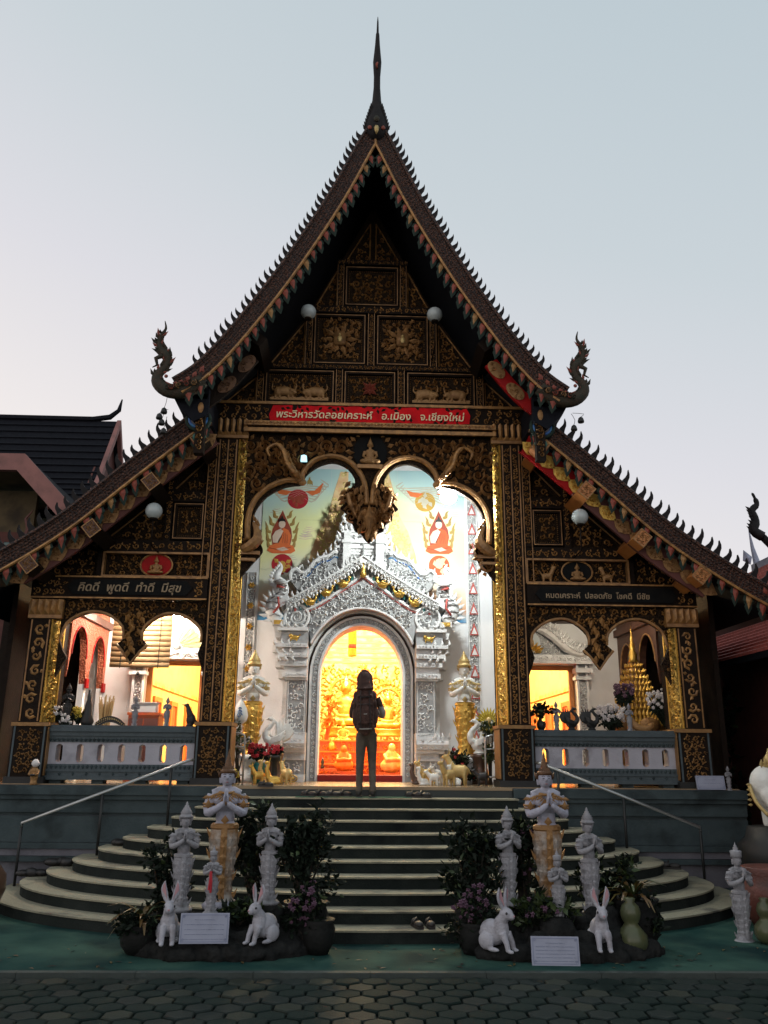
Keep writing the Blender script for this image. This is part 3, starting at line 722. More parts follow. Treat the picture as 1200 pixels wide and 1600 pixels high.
# ---- side fronts
for sx in (-1,1):
    nm = 'left' if sx < 0 else 'right'
    hs = [(-4.54,2.86),(-4.47,3.0),(-4.40,3.14),(-4.47,3.24),(-4.54,3.40)]
    hs += catmull([(-4.54,3.40),(-4.46,3.62),(-4.26,3.76),(-4.05,3.80),(-3.82,3.74),(-3.63,3.57),(-3.60,3.42)],3)[1:]
    hs += [(-3.69,3.34),(-3.66,3.28),(-3.60,3.25),(-3.47,3.06),(-3.34,3.25),(-3.27,3.29),(-3.24,3.34),(-3.33,3.42)]
    hs += catmull([(-3.33,3.42),(-3.31,3.57),(-3.12,3.74),(-2.92,3.79),(-2.68,3.73),(-2.48,3.56),(-2.45,3.38)],3)[1:]
    hs += [(-2.50,3.22),(-2.46,3.10),(-2.41,2.96)]
    P = [(-4.54,3.99)]+hs+[(-2.41,3.99)]; P = [(-sx*x,z) for x,z in P]
    b = MB(); b.prism(P,.07,.14); v = hp('valance', b, ['field_wood'], label='carved two lobed valance of the %s side bay' % nm)
    q = MB(); scrolls(q,P,.078,.07,.04,50+sx,leaves=4,mar=.5)
    for k in range(14): q.leaf(-sx*-3.47+random.Random(k).uniform(-.1,.1),3.85-k*.045,.05,.15,-pi/2+random.Random(k+50).uniform(-.6,.6),.04,.05)
    part('foliage_carving', q, ['dim_gilt'], v)
    q = MB()
    for A in (catmull([(-4.52,3.40),(-4.45,3.64),(-4.26,3.78),(-4.05,3.82),(-3.82,3.76),(-3.63,3.6),(-3.60,3.42)],3),catmull([(-3.33,3.42),(-3.31,3.60),(-3.12,3.76),(-2.92,3.81),(-2.68,3.75),(-2.48,3.58),(-2.46,3.38)],3)):
        q.tube([(-sx*x,.06,z) for x,z in A],.022,6)
    q.tube([(-sx*x,.06,z) for x,z in [(-3.69,3.34),(-3.60,3.24),(-3.47,3.06),(-3.34,3.24),(-3.24,3.34)]],.02,6)
    part('arch_rib', q, ['carved_gilt'], v, True)
    # sign band
    b = MB(); a0,a1 = sorted((sx*2.41,sx*5.0)); b.box(a0,a1,-.01,.2,4.0,4.34,0)
    for z in (4.0,4.318): b.box(a0,a1,-.028,-.011,z,z+.022,1)
    c0,c1 = (sx*2.62,sx*4.62) if sx > 0 else (sx*4.38,sx*2.72); c0,c1 = min(c0,c1),max(c0,c1)
    b.prism([(c0,4.06),(c0-.09,4.17),(c0,4.28),(c1,4.28),(c1+.09,4.17),(c1,4.06)],-.03,-.012,2)
    lb = hp('lintel', b, ['dark_wood','dim_gilt','sign_dark'])
    q = MB()
    for u0,u1 in ((a0+.03,c0-.1),(c1+.1,a1-.03)):
        if u1-u0 > .1: scrolls(q,rect(u0,u1,4.04,4.30),.07,-.01,.02,61,leaves=4)
    part('carving', q, ['dim_gilt'], lb)
    if sx < 0: link('lettering', text_mesh('คิดดี  พูดดี  ทำดี  มีสุข',.19,.005,'letter_dull',.15,1.52), lb, ((c0+c1)/2,-.038,4.11))
    else:
        link('lettering', text_mesh('หมดเคราะห์  ปลอดภัย  โชคดี  มีชัย',.19,.005,'letter_dull',.0,1.58), lb, ((c0+c1)/2-.14,-.038,4.11))
    # boards and panels above
    b = MB(); b.prism([(sx*x,z) for x,z in [(2.41,4.342),(5.1,4.342),(5.1,4.42),(4.3,4.95),(3.4,5.75),(2.7,6.38),(2.41,6.7)]],.14,.21)
    hp('side_board', b, ['field_wood'])
    def R(a,c): return tuple(sorted((sx*a,sx*c)))
    x0,x1 = R(2.42,4.02); b = MB(); frame(b,x0,x1,4.345,4.74,.03,.04,.139,0)
    p = hp('panel', b, ['gold_line','sign_dark'], label='long panel with a seated figure in a %s roundel, %s side' % ('red' if sx < 0 else 'black',nm))
    q = MB(); cx = sx*3.22; scrolls(q,rect(x0+.04,cx-.25,4.38,4.71),.075,.138,.03,70+sx,leaves=4); scrolls(q,rect(cx+.25,x1-.04,4.38,4.71),.075,.138,.03,73+sx,leaves=4)
    part('scroll_relief', q, ['dim_gilt'], p)
    q = MB(); q.prism([(cx+.235*cos(2*pi*k/24),4.545+.17*sin(2*pi*k/24)) for k in range(24)],.105,.138)
    part('roundel', q, ['red_lacquer' if sx < 0 else 'sign_dark'], p)
    q = MB(); q.tube([(cx+.24*cos(2*pi*k/24),.10,4.545+.175*sin(2*pi*k/24)) for k in range(25)],.014,5); part('roundel_rim', q, ['dim_gilt'], p)
    link('seated_figure', retint(SEAT,['gold_paint' if sx > 0 else 'dim_gilt']), p, (cx,.085,4.40), None, (.38,.3,.32))
    if sx > 0:
        for s2 in (-1,1):
            e = MB(); u = cx+s2*.47
            e.ell((u,.09,4.47),(.09,.035,.05)); e.tube([(u-s2*.06,.09,4.50),(u-s2*.09,.08,4.58)],[.04,.035],7); e.ell((u-s2*.10,.08,4.60),(.045,.03,.035))
            for d in (-.06,.05): e.tube([(u+d,.09,4.45),(u+d,.085,4.375)],[.025,.018],6)
            e.tube([(u+s2*.08,.09,4.49),(u+s2*.13,.09,4.57)],[.015,.01],5)
            link('lion_relief', organic(e,.01,['gold_paint'],1), p)
    b = MB(); x0,x1 = R(2.42,4.0); b.box(x0,x1,.05,.139,4.742,4.92,0); scrolls(b,rect(x0,x1,4.76,4.90),.065,.05,.02,80,m=1,leaves=3)
    x0,x1 = R(2.41,2.53); b.box(x0,x1,.03,.139,4.922,6.45,0); scrolls(b,rect(x0,x1,4.95,6.4),.055,.03,.02,81,m=1,leaves=2)
    for u in (2.405,2.52): x0,x1 = R(u,u+.012); b.box(x0,x1,.012,.03,4.342,6.5,2)
    x0,x1 = R(3.04,3.14); b.box(x0,x1,.05,.139,4.922,5.9,0); scrolls(b,rect(x0,x1,4.95,5.88),.045,.05,.02,82,m=1,leaves=2)
    x0,x1 = R(2.535,3.035); b.box(x0,x1,.05,.139,5.55,5.72,0); scrolls(b,rect(x0,x1,5.56,5.71),.06,.05,.02,84,m=1,leaves=3)
    scrolls(b,[(sx*2.56,5.76),(sx*2.98,5.76),(sx*2.56,6.25)],.08,.138,.03,85,m=1,leaves=4)
    scrolls(b,[(sx*3.18,4.95),(sx*3.95,4.95),(sx*3.18,5.68)],.085,.138,.03,86,m=1,leaves=4)
    for (p0,p1) in (((3.16,5.72),(4.02,4.94)),((2.54,6.3),(3.03,5.78))): b.tube([(sx*p0[0],.125,p0[1]),(sx*p1[0],.125,p1[1])],.014,4,m=2)
    x0,x1 = R(4.04,4.10); b.box(x0,x1,.06,.139,4.345,4.9,0)
    scrolls(b,[(sx*4.14,4.37),(sx*4.95,4.37),(sx*4.14,4.92)],.08,.138,.03,87,m=1,leaves=3)
    hp('side_frame', b, ['dark_wood','dim_gilt','gold_line'])
    x0,x1 = R(2.55,3.02); panel(x0,x1,4.945,5.53,.12,90+sx,.07,None,'square carved panel beside the globe lamp, %s side' % nm)

# ---- roofs
UP = catmull([(.02,11.74),(.20,11.46),(.72,10.31),(1.40,9.05),(2.05,8.02),(2.55,7.36),(2.92,7.06)],5)
LO = catmull([(2.50,6.76),(2.70,6.62),(3.58,5.84),(4.46,5.03),(5.36,4.40),(6.05,4.0)],5)
def roof_side(sx):
    nm = 'left' if sx < 0 else 'right'
    b = MB(); A = [(sx*x,z) for x,z in UP]; B = [(sx*x,z) for x,z in offset(UP,-.14)]; B[0] = (0,B[0][1]-.02)
    b.strip(A,B,-.92,12,0); hp('roof', b, ['roof_dark'])
    b = MB(); A = [(sx*x,z) for x,z in LO]; B = [(sx*x,z) for x,z in offset(LO,-.13)]
    b.strip(A,B,-.55,12,0); hp('roof', b, ['roof_dark'])
    # bargeboards with scale carving
    for (C,y,w,tag) in ((UP,-1.0,.22,'upper'),(LO,-.66,.22,'lower')):
        b = MB(); O = offset(C,.03); I = offset(C,-w)
        if C is UP: I = [(max(.0,x),z) for x,z in I]
        b.strip([(sx*x,z) for x,z in O],[(sx*x,z) for x,z in I],y-.06,y+.07,0)
        for d,r in ((.035,.03),(-w,.022)):
            Q = offset(C,d); Q = [(max(0,x),z) for x,z in Q]; b.tube([(sx*x,y-.065,z) for x,z in Q],r,5,m=0 if d > 0 else 1)
        bb = hp('bargeboard', b, ['roof_scale','dim_gilt'], label='%s bargeboard on the %s slope with scale carving' % (tag,nm))
        q = MB()
        for r_ in (-.02,-.065,-.11,-.155):
            for x,z,a in walk(offset(C,r_),.066,.03*(abs(r_)*50%2)):
                if x < .03: continue
                q.leaf(sx*x,z,y-.06,.085,(a if sx > 0 else pi-a),.028,.02)
        part('scale_carving', q, ['roof_scale'], bb)
    # flame crockets along both edges
    return
for sx in (-1,1): roof_side(sx)
cm = MB()
prof = [(-.055,-.02),(-.045,.05),(-.012,.105),(.035,.155),(.062,.205),(.066,.265),(.094,.20),(.096,.145),(.078,.095),(.068,.045),(.08,-.02)]
cm.prism(prof,-.022,.022); CROCK = cm.mesh('crocket',['crocket_dark'])
cl = MB(); cl.prism([(-x,z) for x,z in prof],-.022,.022); CROCKL = cl.mesh('crocket',['crocket_dark'])
rj = random.Random(12)
for sx in (-1,1):
    for (C,y,st,s_,lo) in ((UP,-1.0,.126,.80,.32),(LO,-.66,.152,.96,.15)):
        for x,z,a in walk(offset(C,.03),st,lo):
            if (C is UP and x > 2.62): continue
            # lean out from the slope with the tips turned up
            ln = (a+pi/2)-pi/2
            link('crocket', CROCK if sx > 0 else CROCKL, H, (sx*x,y,z-.01), (rj.uniform(-.05,.05),-sx*a*.22+rj.uniform(-.09,.09),0), (s_*rj.uniform(.92,1.1),1,s_*rj.uniform(.88,1.14)))
# hanging leaf pendants
def pend(cols, s):
    b = MB()
    b.add([(-.075,0,.02),(.075,0,.02),(.10,0,-.06),(.05,0,-.09),(.07,0,-.14),(0,0,-.24),(-.07,0,-.14),(-.05,0,-.09),(-.10,0,-.06),(0,-.03,-.08)],
          [(9,(i+1)%9,i) for i in range(9)],0)
    b.add([(-.045,-.012,0),(.045,-.012,0),(.055,-.02,-.06),(0,-.014,-.17),(-.055,-.02,-.06),(0,-.045,-.07)],[(5,(i+1)%5,i) for i in range(5)],1)
    b.box(-.07,.07,.004,.02,-.1,.03,0)
    return b.mesh('leaf_pendant', cols)
PEN = pend(['leaf_green','leaf_red'],1); PENG = pend(['leaf_green','gold_paint'],1)
for sx in (-1,1):
    for (C,y,w,st) in ((UP,-1.0,.22,.20),(LO,-.66,.22,.215)):
        for k,(x,z,a) in enumerate(walk(offset(C,-w-.01),st,.12)):
            if x < .05: continue
            aa = a if sx > 0 else -a
            link('leaf_pendant', PEN if (k%5 != 3) else PENG, H, (sx*x,y-.03,z), (0,-aa*.25,0), (.80*rj.uniform(.9,1.1),1,1.02*rj.uniform(.9,1.15)))
# eave undersides; light high on the right put into brighter red and gold
for sx in (-1,1):
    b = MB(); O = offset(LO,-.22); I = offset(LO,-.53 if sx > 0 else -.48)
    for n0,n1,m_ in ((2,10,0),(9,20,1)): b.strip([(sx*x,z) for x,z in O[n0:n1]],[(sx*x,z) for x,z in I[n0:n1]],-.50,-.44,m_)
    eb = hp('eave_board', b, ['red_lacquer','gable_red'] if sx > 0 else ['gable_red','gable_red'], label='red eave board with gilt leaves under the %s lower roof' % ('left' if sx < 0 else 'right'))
    q = MB()
    for k,(x,z,a) in enumerate(walk(offset(LO,-.385 if sx > 0 else -.36),.30,.2)):
        if x > 5.0: break
        aa = a if sx > 0 else pi-a
        q.m = 1 if k > 5 else 0
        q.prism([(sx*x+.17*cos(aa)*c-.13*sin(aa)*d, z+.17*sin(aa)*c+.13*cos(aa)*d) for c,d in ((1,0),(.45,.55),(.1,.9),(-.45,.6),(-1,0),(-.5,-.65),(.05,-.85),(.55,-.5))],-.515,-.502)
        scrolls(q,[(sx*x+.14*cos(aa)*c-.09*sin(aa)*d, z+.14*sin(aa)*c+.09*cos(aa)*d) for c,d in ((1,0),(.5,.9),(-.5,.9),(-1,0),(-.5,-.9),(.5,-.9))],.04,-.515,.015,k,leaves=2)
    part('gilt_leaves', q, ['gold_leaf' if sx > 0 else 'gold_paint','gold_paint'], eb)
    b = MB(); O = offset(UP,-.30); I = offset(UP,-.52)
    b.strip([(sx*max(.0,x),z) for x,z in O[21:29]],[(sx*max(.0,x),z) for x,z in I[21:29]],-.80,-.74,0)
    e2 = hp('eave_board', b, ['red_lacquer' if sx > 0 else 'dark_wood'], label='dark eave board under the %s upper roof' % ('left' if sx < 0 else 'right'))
    q = MB()
    for k,(x,z,a) in enumerate(walk(offset(UP,-.42)[21:],.45,.15)):
        if x > 2.3: break
        aa = a if sx > 0 else pi-a
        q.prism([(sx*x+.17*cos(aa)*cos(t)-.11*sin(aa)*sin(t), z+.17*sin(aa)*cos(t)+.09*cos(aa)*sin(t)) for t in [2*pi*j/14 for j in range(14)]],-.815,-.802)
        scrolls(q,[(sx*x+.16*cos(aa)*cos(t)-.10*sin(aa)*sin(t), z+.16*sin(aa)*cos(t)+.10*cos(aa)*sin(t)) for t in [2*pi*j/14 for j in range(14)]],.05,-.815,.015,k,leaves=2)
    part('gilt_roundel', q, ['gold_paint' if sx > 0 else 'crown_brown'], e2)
    # purlin ends; light on the right ones put into an orange wood colour
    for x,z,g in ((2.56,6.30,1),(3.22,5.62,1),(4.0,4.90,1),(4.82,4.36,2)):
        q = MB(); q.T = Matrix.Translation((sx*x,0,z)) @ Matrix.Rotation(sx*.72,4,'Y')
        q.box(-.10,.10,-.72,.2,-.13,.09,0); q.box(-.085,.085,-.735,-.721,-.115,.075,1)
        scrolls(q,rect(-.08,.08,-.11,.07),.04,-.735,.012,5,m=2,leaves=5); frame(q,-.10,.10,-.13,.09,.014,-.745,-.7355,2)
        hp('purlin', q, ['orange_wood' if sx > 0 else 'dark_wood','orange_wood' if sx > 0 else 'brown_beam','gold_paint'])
    for x,z in ((1.80,7.92),):
        q = MB(); q.T = Matrix.Translation((sx*x,0,z)) @ Matrix.Rotation(sx*.9,4,'Y')
        q.box(-.09,.09,-.9,.2,-.17,.10,0); hp('purlin', q, ['dark_wood'])
    # dark end of the upper eave and carved strut below it
    q = MB(); q.prism([(sx*2.42,7.02),(sx*3.0,6.98),(sx*2.86,6.72),(sx*2.62,6.50),(sx*2.42,6.62)],-.9,12); hp('eave_end', q, ['roof_dark'])
    q = MB(); q.box(min(sx*2.46,sx*2.60),max(sx*2.46,sx*2.60),-.86,-.72,6.02,6.98,0); q.box(min(sx*2.44,sx*2.62),max(sx*2.44,sx*2.62),-.90,-.70,6.86,6.94,0)
    scrolls(q,rect(min(sx*2.47,sx*2.59),max(sx*2.47,sx*2.59),6.05,6.84),.055,-.86,.03,6,m=1); q.ell((sx*2.53,-.89,6.72),(.05,.03,.09),8,6,1)
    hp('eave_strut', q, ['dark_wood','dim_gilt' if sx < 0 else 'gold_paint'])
    # bright scroll head where the lower bargeboard starts
    q = MB(); cx,cz = sx*2.60,6.58
    for k,(r,mm) in enumerate(((.165,0),(.125,1),(.085,2),(.05,3))):
        q.tube([(cx+sx*-.02+r*cos(t),-.76-.012*k,cz+r*sin(t)) for t in [2*pi*j/18 for j in range(19)]],.034,6,m=mm)
    q.ell((cx-sx*.02,-.80,cz),(.05,.04,.05),8,6,4); q.ell((cx-sx*.05,-.76,cz-.27),(.10,.05,.09),8,6,5); q.ell((cx-sx*.05,-.80,cz-.27),(.05,.03,.045),8,6,1)
    hp('scroll_head', q, ['leaf_green','naga_blue','plinth_lilac','leaf_red','plaque_white','glass_teal'], True)

# naga finials at the eaves
def naga(sx, base, k, shift=0):
    b = MB(); bx,bz = base
    pts = [(0,.10),(.14,-.02),(.32,-.10),(.52,-.08),(.66,.04),(.67,.17),(.58,.28),(.54,.40),(.58,.50),(.66,.60),(.70,.72),(.67,.84),(.615,.95),(.64,1.08)]
    rad = [.13,.135,.125,.11,.095,.08,.065,.062,.085,.065,.048,.034,.02,.005]
    P_ = [(bx+sx*x*k,-1.0,bz+z*k) for x,z in pts]
    P2 = smooth_path(P_,3); R2 = []
    for i in range(len(rad)-1): R2 += [rad[i]*k*(1-j/3)+rad[i+1]*k*j/3 for j in range(3)]
    R2.append(rad[-1]*k); b.tube(P2,R2,8,m=0,sq=.7)
    rg = random.Random(2)
    for i in range(2,len(P2)-6):                       # spiky mane on both sides
        t = (Vector(P2[i+1])-Vector(P2[i-1])).normalized(); a = atan2(t.z,t.x)
        for sd in (-1,1):
            if sd*sx < 0 and i < 14: continue
            nx,nz = -t.z*sd, t.x*sd
            b.m = 1 if i%4 == 0 else 0
            b.leaf(P2[i][0]+nx*R2[i]*.6,P2[i][2]+nz*R2[i]*.6,-1.02,(.070+.035*(i%3))*k,atan2(nz+t.z*1.9,nx+t.x*1.9),.026*k,.035)
    # open jaw near the throat
    jx,jz = bx+sx*.52*k,bz+.40*k
    b.tube([(jx+sx*.10*k,-1.02,jz+.08*k),(jx+sx*.20*k,-1.02,jz+.03*k),(jx+sx*.17*k,-1.02,jz-.08*k),(jx+sx*.24*k,-1.02,jz-.12*k)],[.045*k,.035*k,.022*k,.008*k],6,m=0)
    for i,(dx,dz,h) in enumerate(((.02,.20,.26),(.12,.12,.22),(.21,.06,.17),(.30,.02,.13),(.38,.0,.10))):
        b.leaf(bx+sx*dx*k,bz+dz*k,-1.02,h*k,pi/2+sx*.55,.07*k,.05,0); b.leaf(bx+sx*(dx+.01)*k,bz+(dz-.02)*k,-1.06,h*.55*k,pi/2+sx*.4,.05*k,.04,1)
    for i in range(9): b.curl(bx+sx*(.05+.055*i)*k,bz+(.02-.012*i)*k,-1.10,.05*k,i,sx,.012,.03,m=(0,2,0,1)[i%4])
    b.ell((bx+sx*.52*k,-1.10,bz+.10*k),(.03*k,.02,.03*k),6,5,1)
    return hp('naga_finial', b, ['naga_green','leaf_red','gold_line'], True, 'rearing naga finial on the %s eave' % ('left' if sx < 0 else 'right'))
naga(-1,(-2.52,7.02),.98); naga(1,(2.52,7.02),.98)
o = naga(1,(5.72,3.92),.85)
o['label'] = 'low naga finial on the lower right eave'; o.location = (0,.34,0)
o = naga(-1,(-5.72,3.92),.85); o['label'] = 'low naga finial on the lower left eave'; o.location = (0,.34,0)
# ridge finial
b = MB()
b.lathe([(.11,11.45),(.185,11.58),(.20,11.70),(.175,11.86),(.12,12.05),(.075,12.28),(.056,12.55),(.055,12.78),(.066,12.95),(.072,13.08),(.058,13.25),(.042,13.45),(.03,13.68),(.02,13.72),(.014,13.95),(.004,14.06)],12,(.01,-1.0,0),.8,0)
for sx in (-1,1):
    for k in range(8): b.leaf(.01+sx*(.16-.012*k),11.62+.06*k,-1.06,.14,pi/2-sx*(.5-.05*k),.03,.03,0)
    b.ell((.01+sx*.11,-1.14,11.62),(.035,.025,.04),6,5,1)
b.ell((.01,-1.16,11.78),(.05,.03,.06),8,6,2); b.tube([(.01,-1.17,11.60),(.01,-1.21,11.52),(.01,-1.19,11.45)],[.04,.035,.01],6,m=3)
b.tube([(.01,-1.05,12.9),(.0,-1.10,12.95),(.01,-1.05,13.02)],.02,5,m=1)
hp('ridge_finial', b, ['crocket_dark','leaf_red','naga_green','gold_pale'], True, 'tall slender spire finial on the gable peak')
# ---- back wall of the porch, with its three doorways
DX = -.065
def arch(w, zs, h, n=18, c=DX, z0=FZ): return [(c-w,z0)]+[(c-w*cos(pi*k/n),zs+h*sin(pi*k/n)) for k in range(n+1)]+[(c+w,z0)]
dz0 = FZ+.012
wallP = [(-4.95,dz0),(-3.80,dz0),(-3.80,3.36),(-2.78,3.36),(-2.78,dz0)]+arch(.735,3.10,.90,z0=dz0)+[(2.72,dz0),(2.72,3.36),(3.70,3.36),(3.70,dz0),(4.95,dz0),(4.95,4.25),(2.45,4.25),(2.45,7.2),(-2.45,7.2),(-2.45,4.25),(-4.95,4.25)]
b = MB(); b.prism(wallP,2.40,2.56); hp('porch_wall', b, ['white_wall'])
b = MB(); b.box(-2.42,2.42,.22,2.395,7.15,7.2); hp('porch_ceiling', b, ['dark_wood'])
for sx in (-1,1):
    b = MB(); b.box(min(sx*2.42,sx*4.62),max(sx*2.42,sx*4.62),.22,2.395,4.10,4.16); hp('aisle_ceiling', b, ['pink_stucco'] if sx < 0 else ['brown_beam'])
    b = MB(); x0,x1 = sorted((sx*2.40,sx*2.44)); b.box(x0,x1,.46,2.395,4.161,7.149); hp('clerestory_wall', b, ['dark_wood'])
    # arcade along the outer side
    b = MB(); b.T = Matrix(((0,1,0,0),(1,0,0,0),(0,0,1,0),(0,0,0,1)))
    pr = [(.46,4.09),(.46,2.9)]+[(.52,3.18)]+[(.92-.36*cos(pi*k/12),3.25+.46*sin(pi*k/12)) for k in range(13)]+[(1.32,3.1),(1.36,2.86),(1.50,2.86),(1.54,3.1)]+[(1.92-.33*cos(pi*k/12),3.22+.46*sin(pi*k/12)) for k in range(13)]+[(2.26,3.1),(2.30,2.86),(2.395,2.86),(2.395,4.09)]
    y0,y1 = sorted((sx*4.50,sx*4.60)); b.prism(pr,y0,y1)
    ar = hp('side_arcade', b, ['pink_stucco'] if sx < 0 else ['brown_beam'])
    q = MB(); q.T = b.T
    for A in ([(.92-.37*cos(pi*k/14),3.25+.47*sin(pi*k/14)) for k in range(15)],[(1.92-.34*cos(pi*k/14),3.22+.47*sin(pi*k/14)) for k in range(15)]):
        q.tube([(u,sx*4.495,z) for u,z in A],.014,6,m=0)
    q.box(.46,2.395,min(sx*4.44,sx*4.499),max(sx*4.44,sx*4.499),3.86,3.98,1)
    for u in (1.43,2.35): q.box(u-.09,u+.05,min(sx*4.47,sx*4.499),max(sx*4.47,sx*4.499),2.80,2.95,0)
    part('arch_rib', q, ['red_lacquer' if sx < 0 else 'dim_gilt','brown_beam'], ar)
    for y in (1.36,2.28): b = MB(); b.box(min(sx*4.51,sx*4.59),max(sx*4.51,sx*4.59),y,y+.1,FZ+.013,2.86); hp('arcade_post', b, ['white_wall'])
# dark screens beyond the arcades
# ---- sanctuary room
b = MB(); b.box(-3.95,3.95,2.57,9,FZ-.02,FZ+.012); sf = hp('sanctuary_floor', b, ['carpet_red'])
b = MB(); b.box(-4.0,4.0,9.0,9.15,FZ,6.5,0); b.box(-4.1,-3.95,2.565,9.0,FZ,6.5,1); b.box(3.95,4.1,2.565,9.0,FZ,6.5,1); b.box(-4.0,4.0,2.565,9.0,6.5,6.6,2)
b.box(-3.95,3.95,2.565,2.6,FZ+4.0,6.5,1)
sw = hp('sanctuary_wall', b, ['gold_wall','mural_yellow','orange_wood'])
for sx in (-1,1):
    q = MB(); x0,x1 = sorted((sx*3.90,sx*3.949))
    q.box(x0,x1,2.62,8.95,3.02,3.10,0)
    for y in (3.7,5.2,6.7): q.box(x0,x1,y,y+.10,FZ+.02,2.75,1); q.box(x0,x1,y+.52,y+.62,FZ+.02,2.75,1); q.box(x0,x1,y-.02,y+.64,2.751,2.84,1); x2,x3 = sorted((sx*3.93,sx*3.949)); q.box(x2,x3,y+.101,y+.519,FZ+.02,2.749,2)
    part('wall_trim', q, ['gold_wall','orange_wood','altar_red'], sw)
q = MB(); rg = random.Random(2)
q.box(-1.6,1.6,8.93,8.999,2.0,4.9,1)
scrolls(q,rect(-1.5,1.4,2.1,4.0),.16,8.93,.05,3,m=0,leaves=5)
for z in (4.05,4.18,4.30,4.42,4.55,4.70): q.box(-1.6,1.6,8.90,8.929,z,z+.05,0)
part('gilt_backdrop', q, ['gold_wall_lines','gold_wall'], sw)
LP_ = ['above the altar on the left','above the altar on the right','by the far left wall','by the far right wall','on the middle axis near the door','inside the left doorway','inside the right doorway']
for (x,y,z,r) in ((-.55,6.0,4.9,.14),(.65,6.0,4.9,.14),(-3.2,5.0,4.8,.13),(3.2,5.0,4.8,.13),(-.1,4.4,5.0,.13),(-2.2,3.6,4.9,.13),(2.2,3.6,4.9,.13)):
    q = MB(); q.ell((0,0,0),r,12,8,0); q.tube([(0,0,r),(0,0,6.5-z)],.012,5,m=1)
    t = solo('hanging_lamp', q, ['warm_lamp' if abs(x) < 1 else 'hall_lamp','black_iron'], 'glowing round lamp hanging in the golden sanctuary, '+LP_.pop(0), 'lamp', (x,y,z), 0, 'lamps inside the sanctuary', True)

# ---- mural over the doorway and its painted figures
b = MB()
xs = (-1.93,-.68,.55,1.80); zs = (4.09,5.02,5.95,6.95)
for i in range(3):
    for j in range(3): b.box(xs[i]+.002,xs[i+1]-.002,2.388,2.3995,zs[j]+.002,zs[j+1]-.002)
mu = hp('mural', b, ['mural_sky'])
def flat(mb, pts, y, m): mb.prism(pts, y-.004, y, m)
def monk(x, z, pale):
    b = MB(); y = 2.386
    def p(L): return [(x+a,z+c) for a,c in L]
    flat(b,p([(-.16,.12),(-.19,.30),(-.17,.44),(-.11,.56),(-.06,.66),(0,.80),(.06,.66),(.11,.56),(.17,.44),(.19,.30),(.16,.12)]),y,4)
    for sx in (-1,1):
        for k,(u,v,L,a) in enumerate(((.17,.10,.22,.9),(.19,.22,.24,1.0),(.20,.38,.20,1.1),(.14,.52,.17,1.2),(.08,.66,.14,1.3))):
            b.tube(smooth_path([(x+sx*u,y-.002,z+v),(x+sx*(u+.06),y-.002,z+v+.02),(x+sx*(u+.07),y-.002,z+v+.10),(x+sx*(u+.11),y-.002,z+v+L)],2),[.028,.032,.036,.03,.022,.012,.004],5,m=5,sq=.15)
    y -= .005
    flat(b,p([(-.25,.03),(-.21,.12),(-.08,.17),(.10,.17),(.22,.12),(.26,.03),(.18,-.02),(-.16,-.02)]),y,0)
    flat(b,p([(-.07,.15),(.15,.15),(.17,.32),(.12,.42),(.02,.46),(-.02,.34)]),y-.005,0)
    flat(b,p([(-.15,.18),(-.17,.30),(-.11,.40),(-.01,.45),(.0,.30),(-.05,.17)]),y-.005,1)
    flat(b,p([(-.05,.22),(-.13,.20),(-.10,.32),(-.01,.42),(.03,.40)]),y-.010,2)
    flat(b,p([(-.10,.06),(.02,.02),(.14,.05),(.05,.10)]),y-.006,1)
    flat(b,[(x+.062*cos(t),z+.53+.078*sin(t)) for t in [2*pi*k/14 for k in range(14)]],y-.006,1)
    flat(b,p([(-.065,.56),(-.05,.62),(0,.645),(.05,.62),(.065,.56),(.03,.585),(-.03,.585)]),y-.011,3)
    flat(b,p([(-.02,.64),(0,.70),(.02,.64)]),y-.011,3)
    for q in ((-.25,.02),(.1,.15)): pass
    b.tube([(x-.22,y-.006,z+.08),(x-.05,y-.006,z+.05),(x+.18,y-.006,z+.10)],.006,4,m=4)
    for k in range(4): b.tube([(x-.02+.04*k,y-.010,z+.42-.03*k),(x+.03+.03*k,y-.010,z+.17)],.004,4,m=4)
    return part('painted_monk', b, ['disc_orange' if pale else 'monk_robe','monk_skin','paint_white' if pale else 'monk_skin','black_hair','halo_brown','flame_olive'], mu)
monk(-1.56,5.33,False); monk(1.32,5.37,True)
def disc(x, z, mats, seed):
    b = MB(); flat(b,[(x+.19*cos(2*pi*k/28),z+.19*sin(2*pi*k/28)) for k in range(28)],2.386,0)
    rg = random.Random(seed)
    for k in range(9):
        a = rg.uniform(0,6.28); b.leaf(x+.07*cos(a),z+.07*sin(a),2.381,.12,rg.uniform(0,6.28),.04,.004,1)
    b.ell((x,2.381,z),(.07,.003,.06),10,4,1)
    return part('painted_disc', b, mats, mu)
disc(-1.29,6.35,['disc_red','halo_brown'],1); disc(-1.53,5.11,['disc_red','paint_gold'],2); disc(1.07,6.34,['paint_gold','paint_line'],3); disc(1.32,5.13,['disc_orange','paint_cream'],4)
b = MB(); rg = random.Random(6)
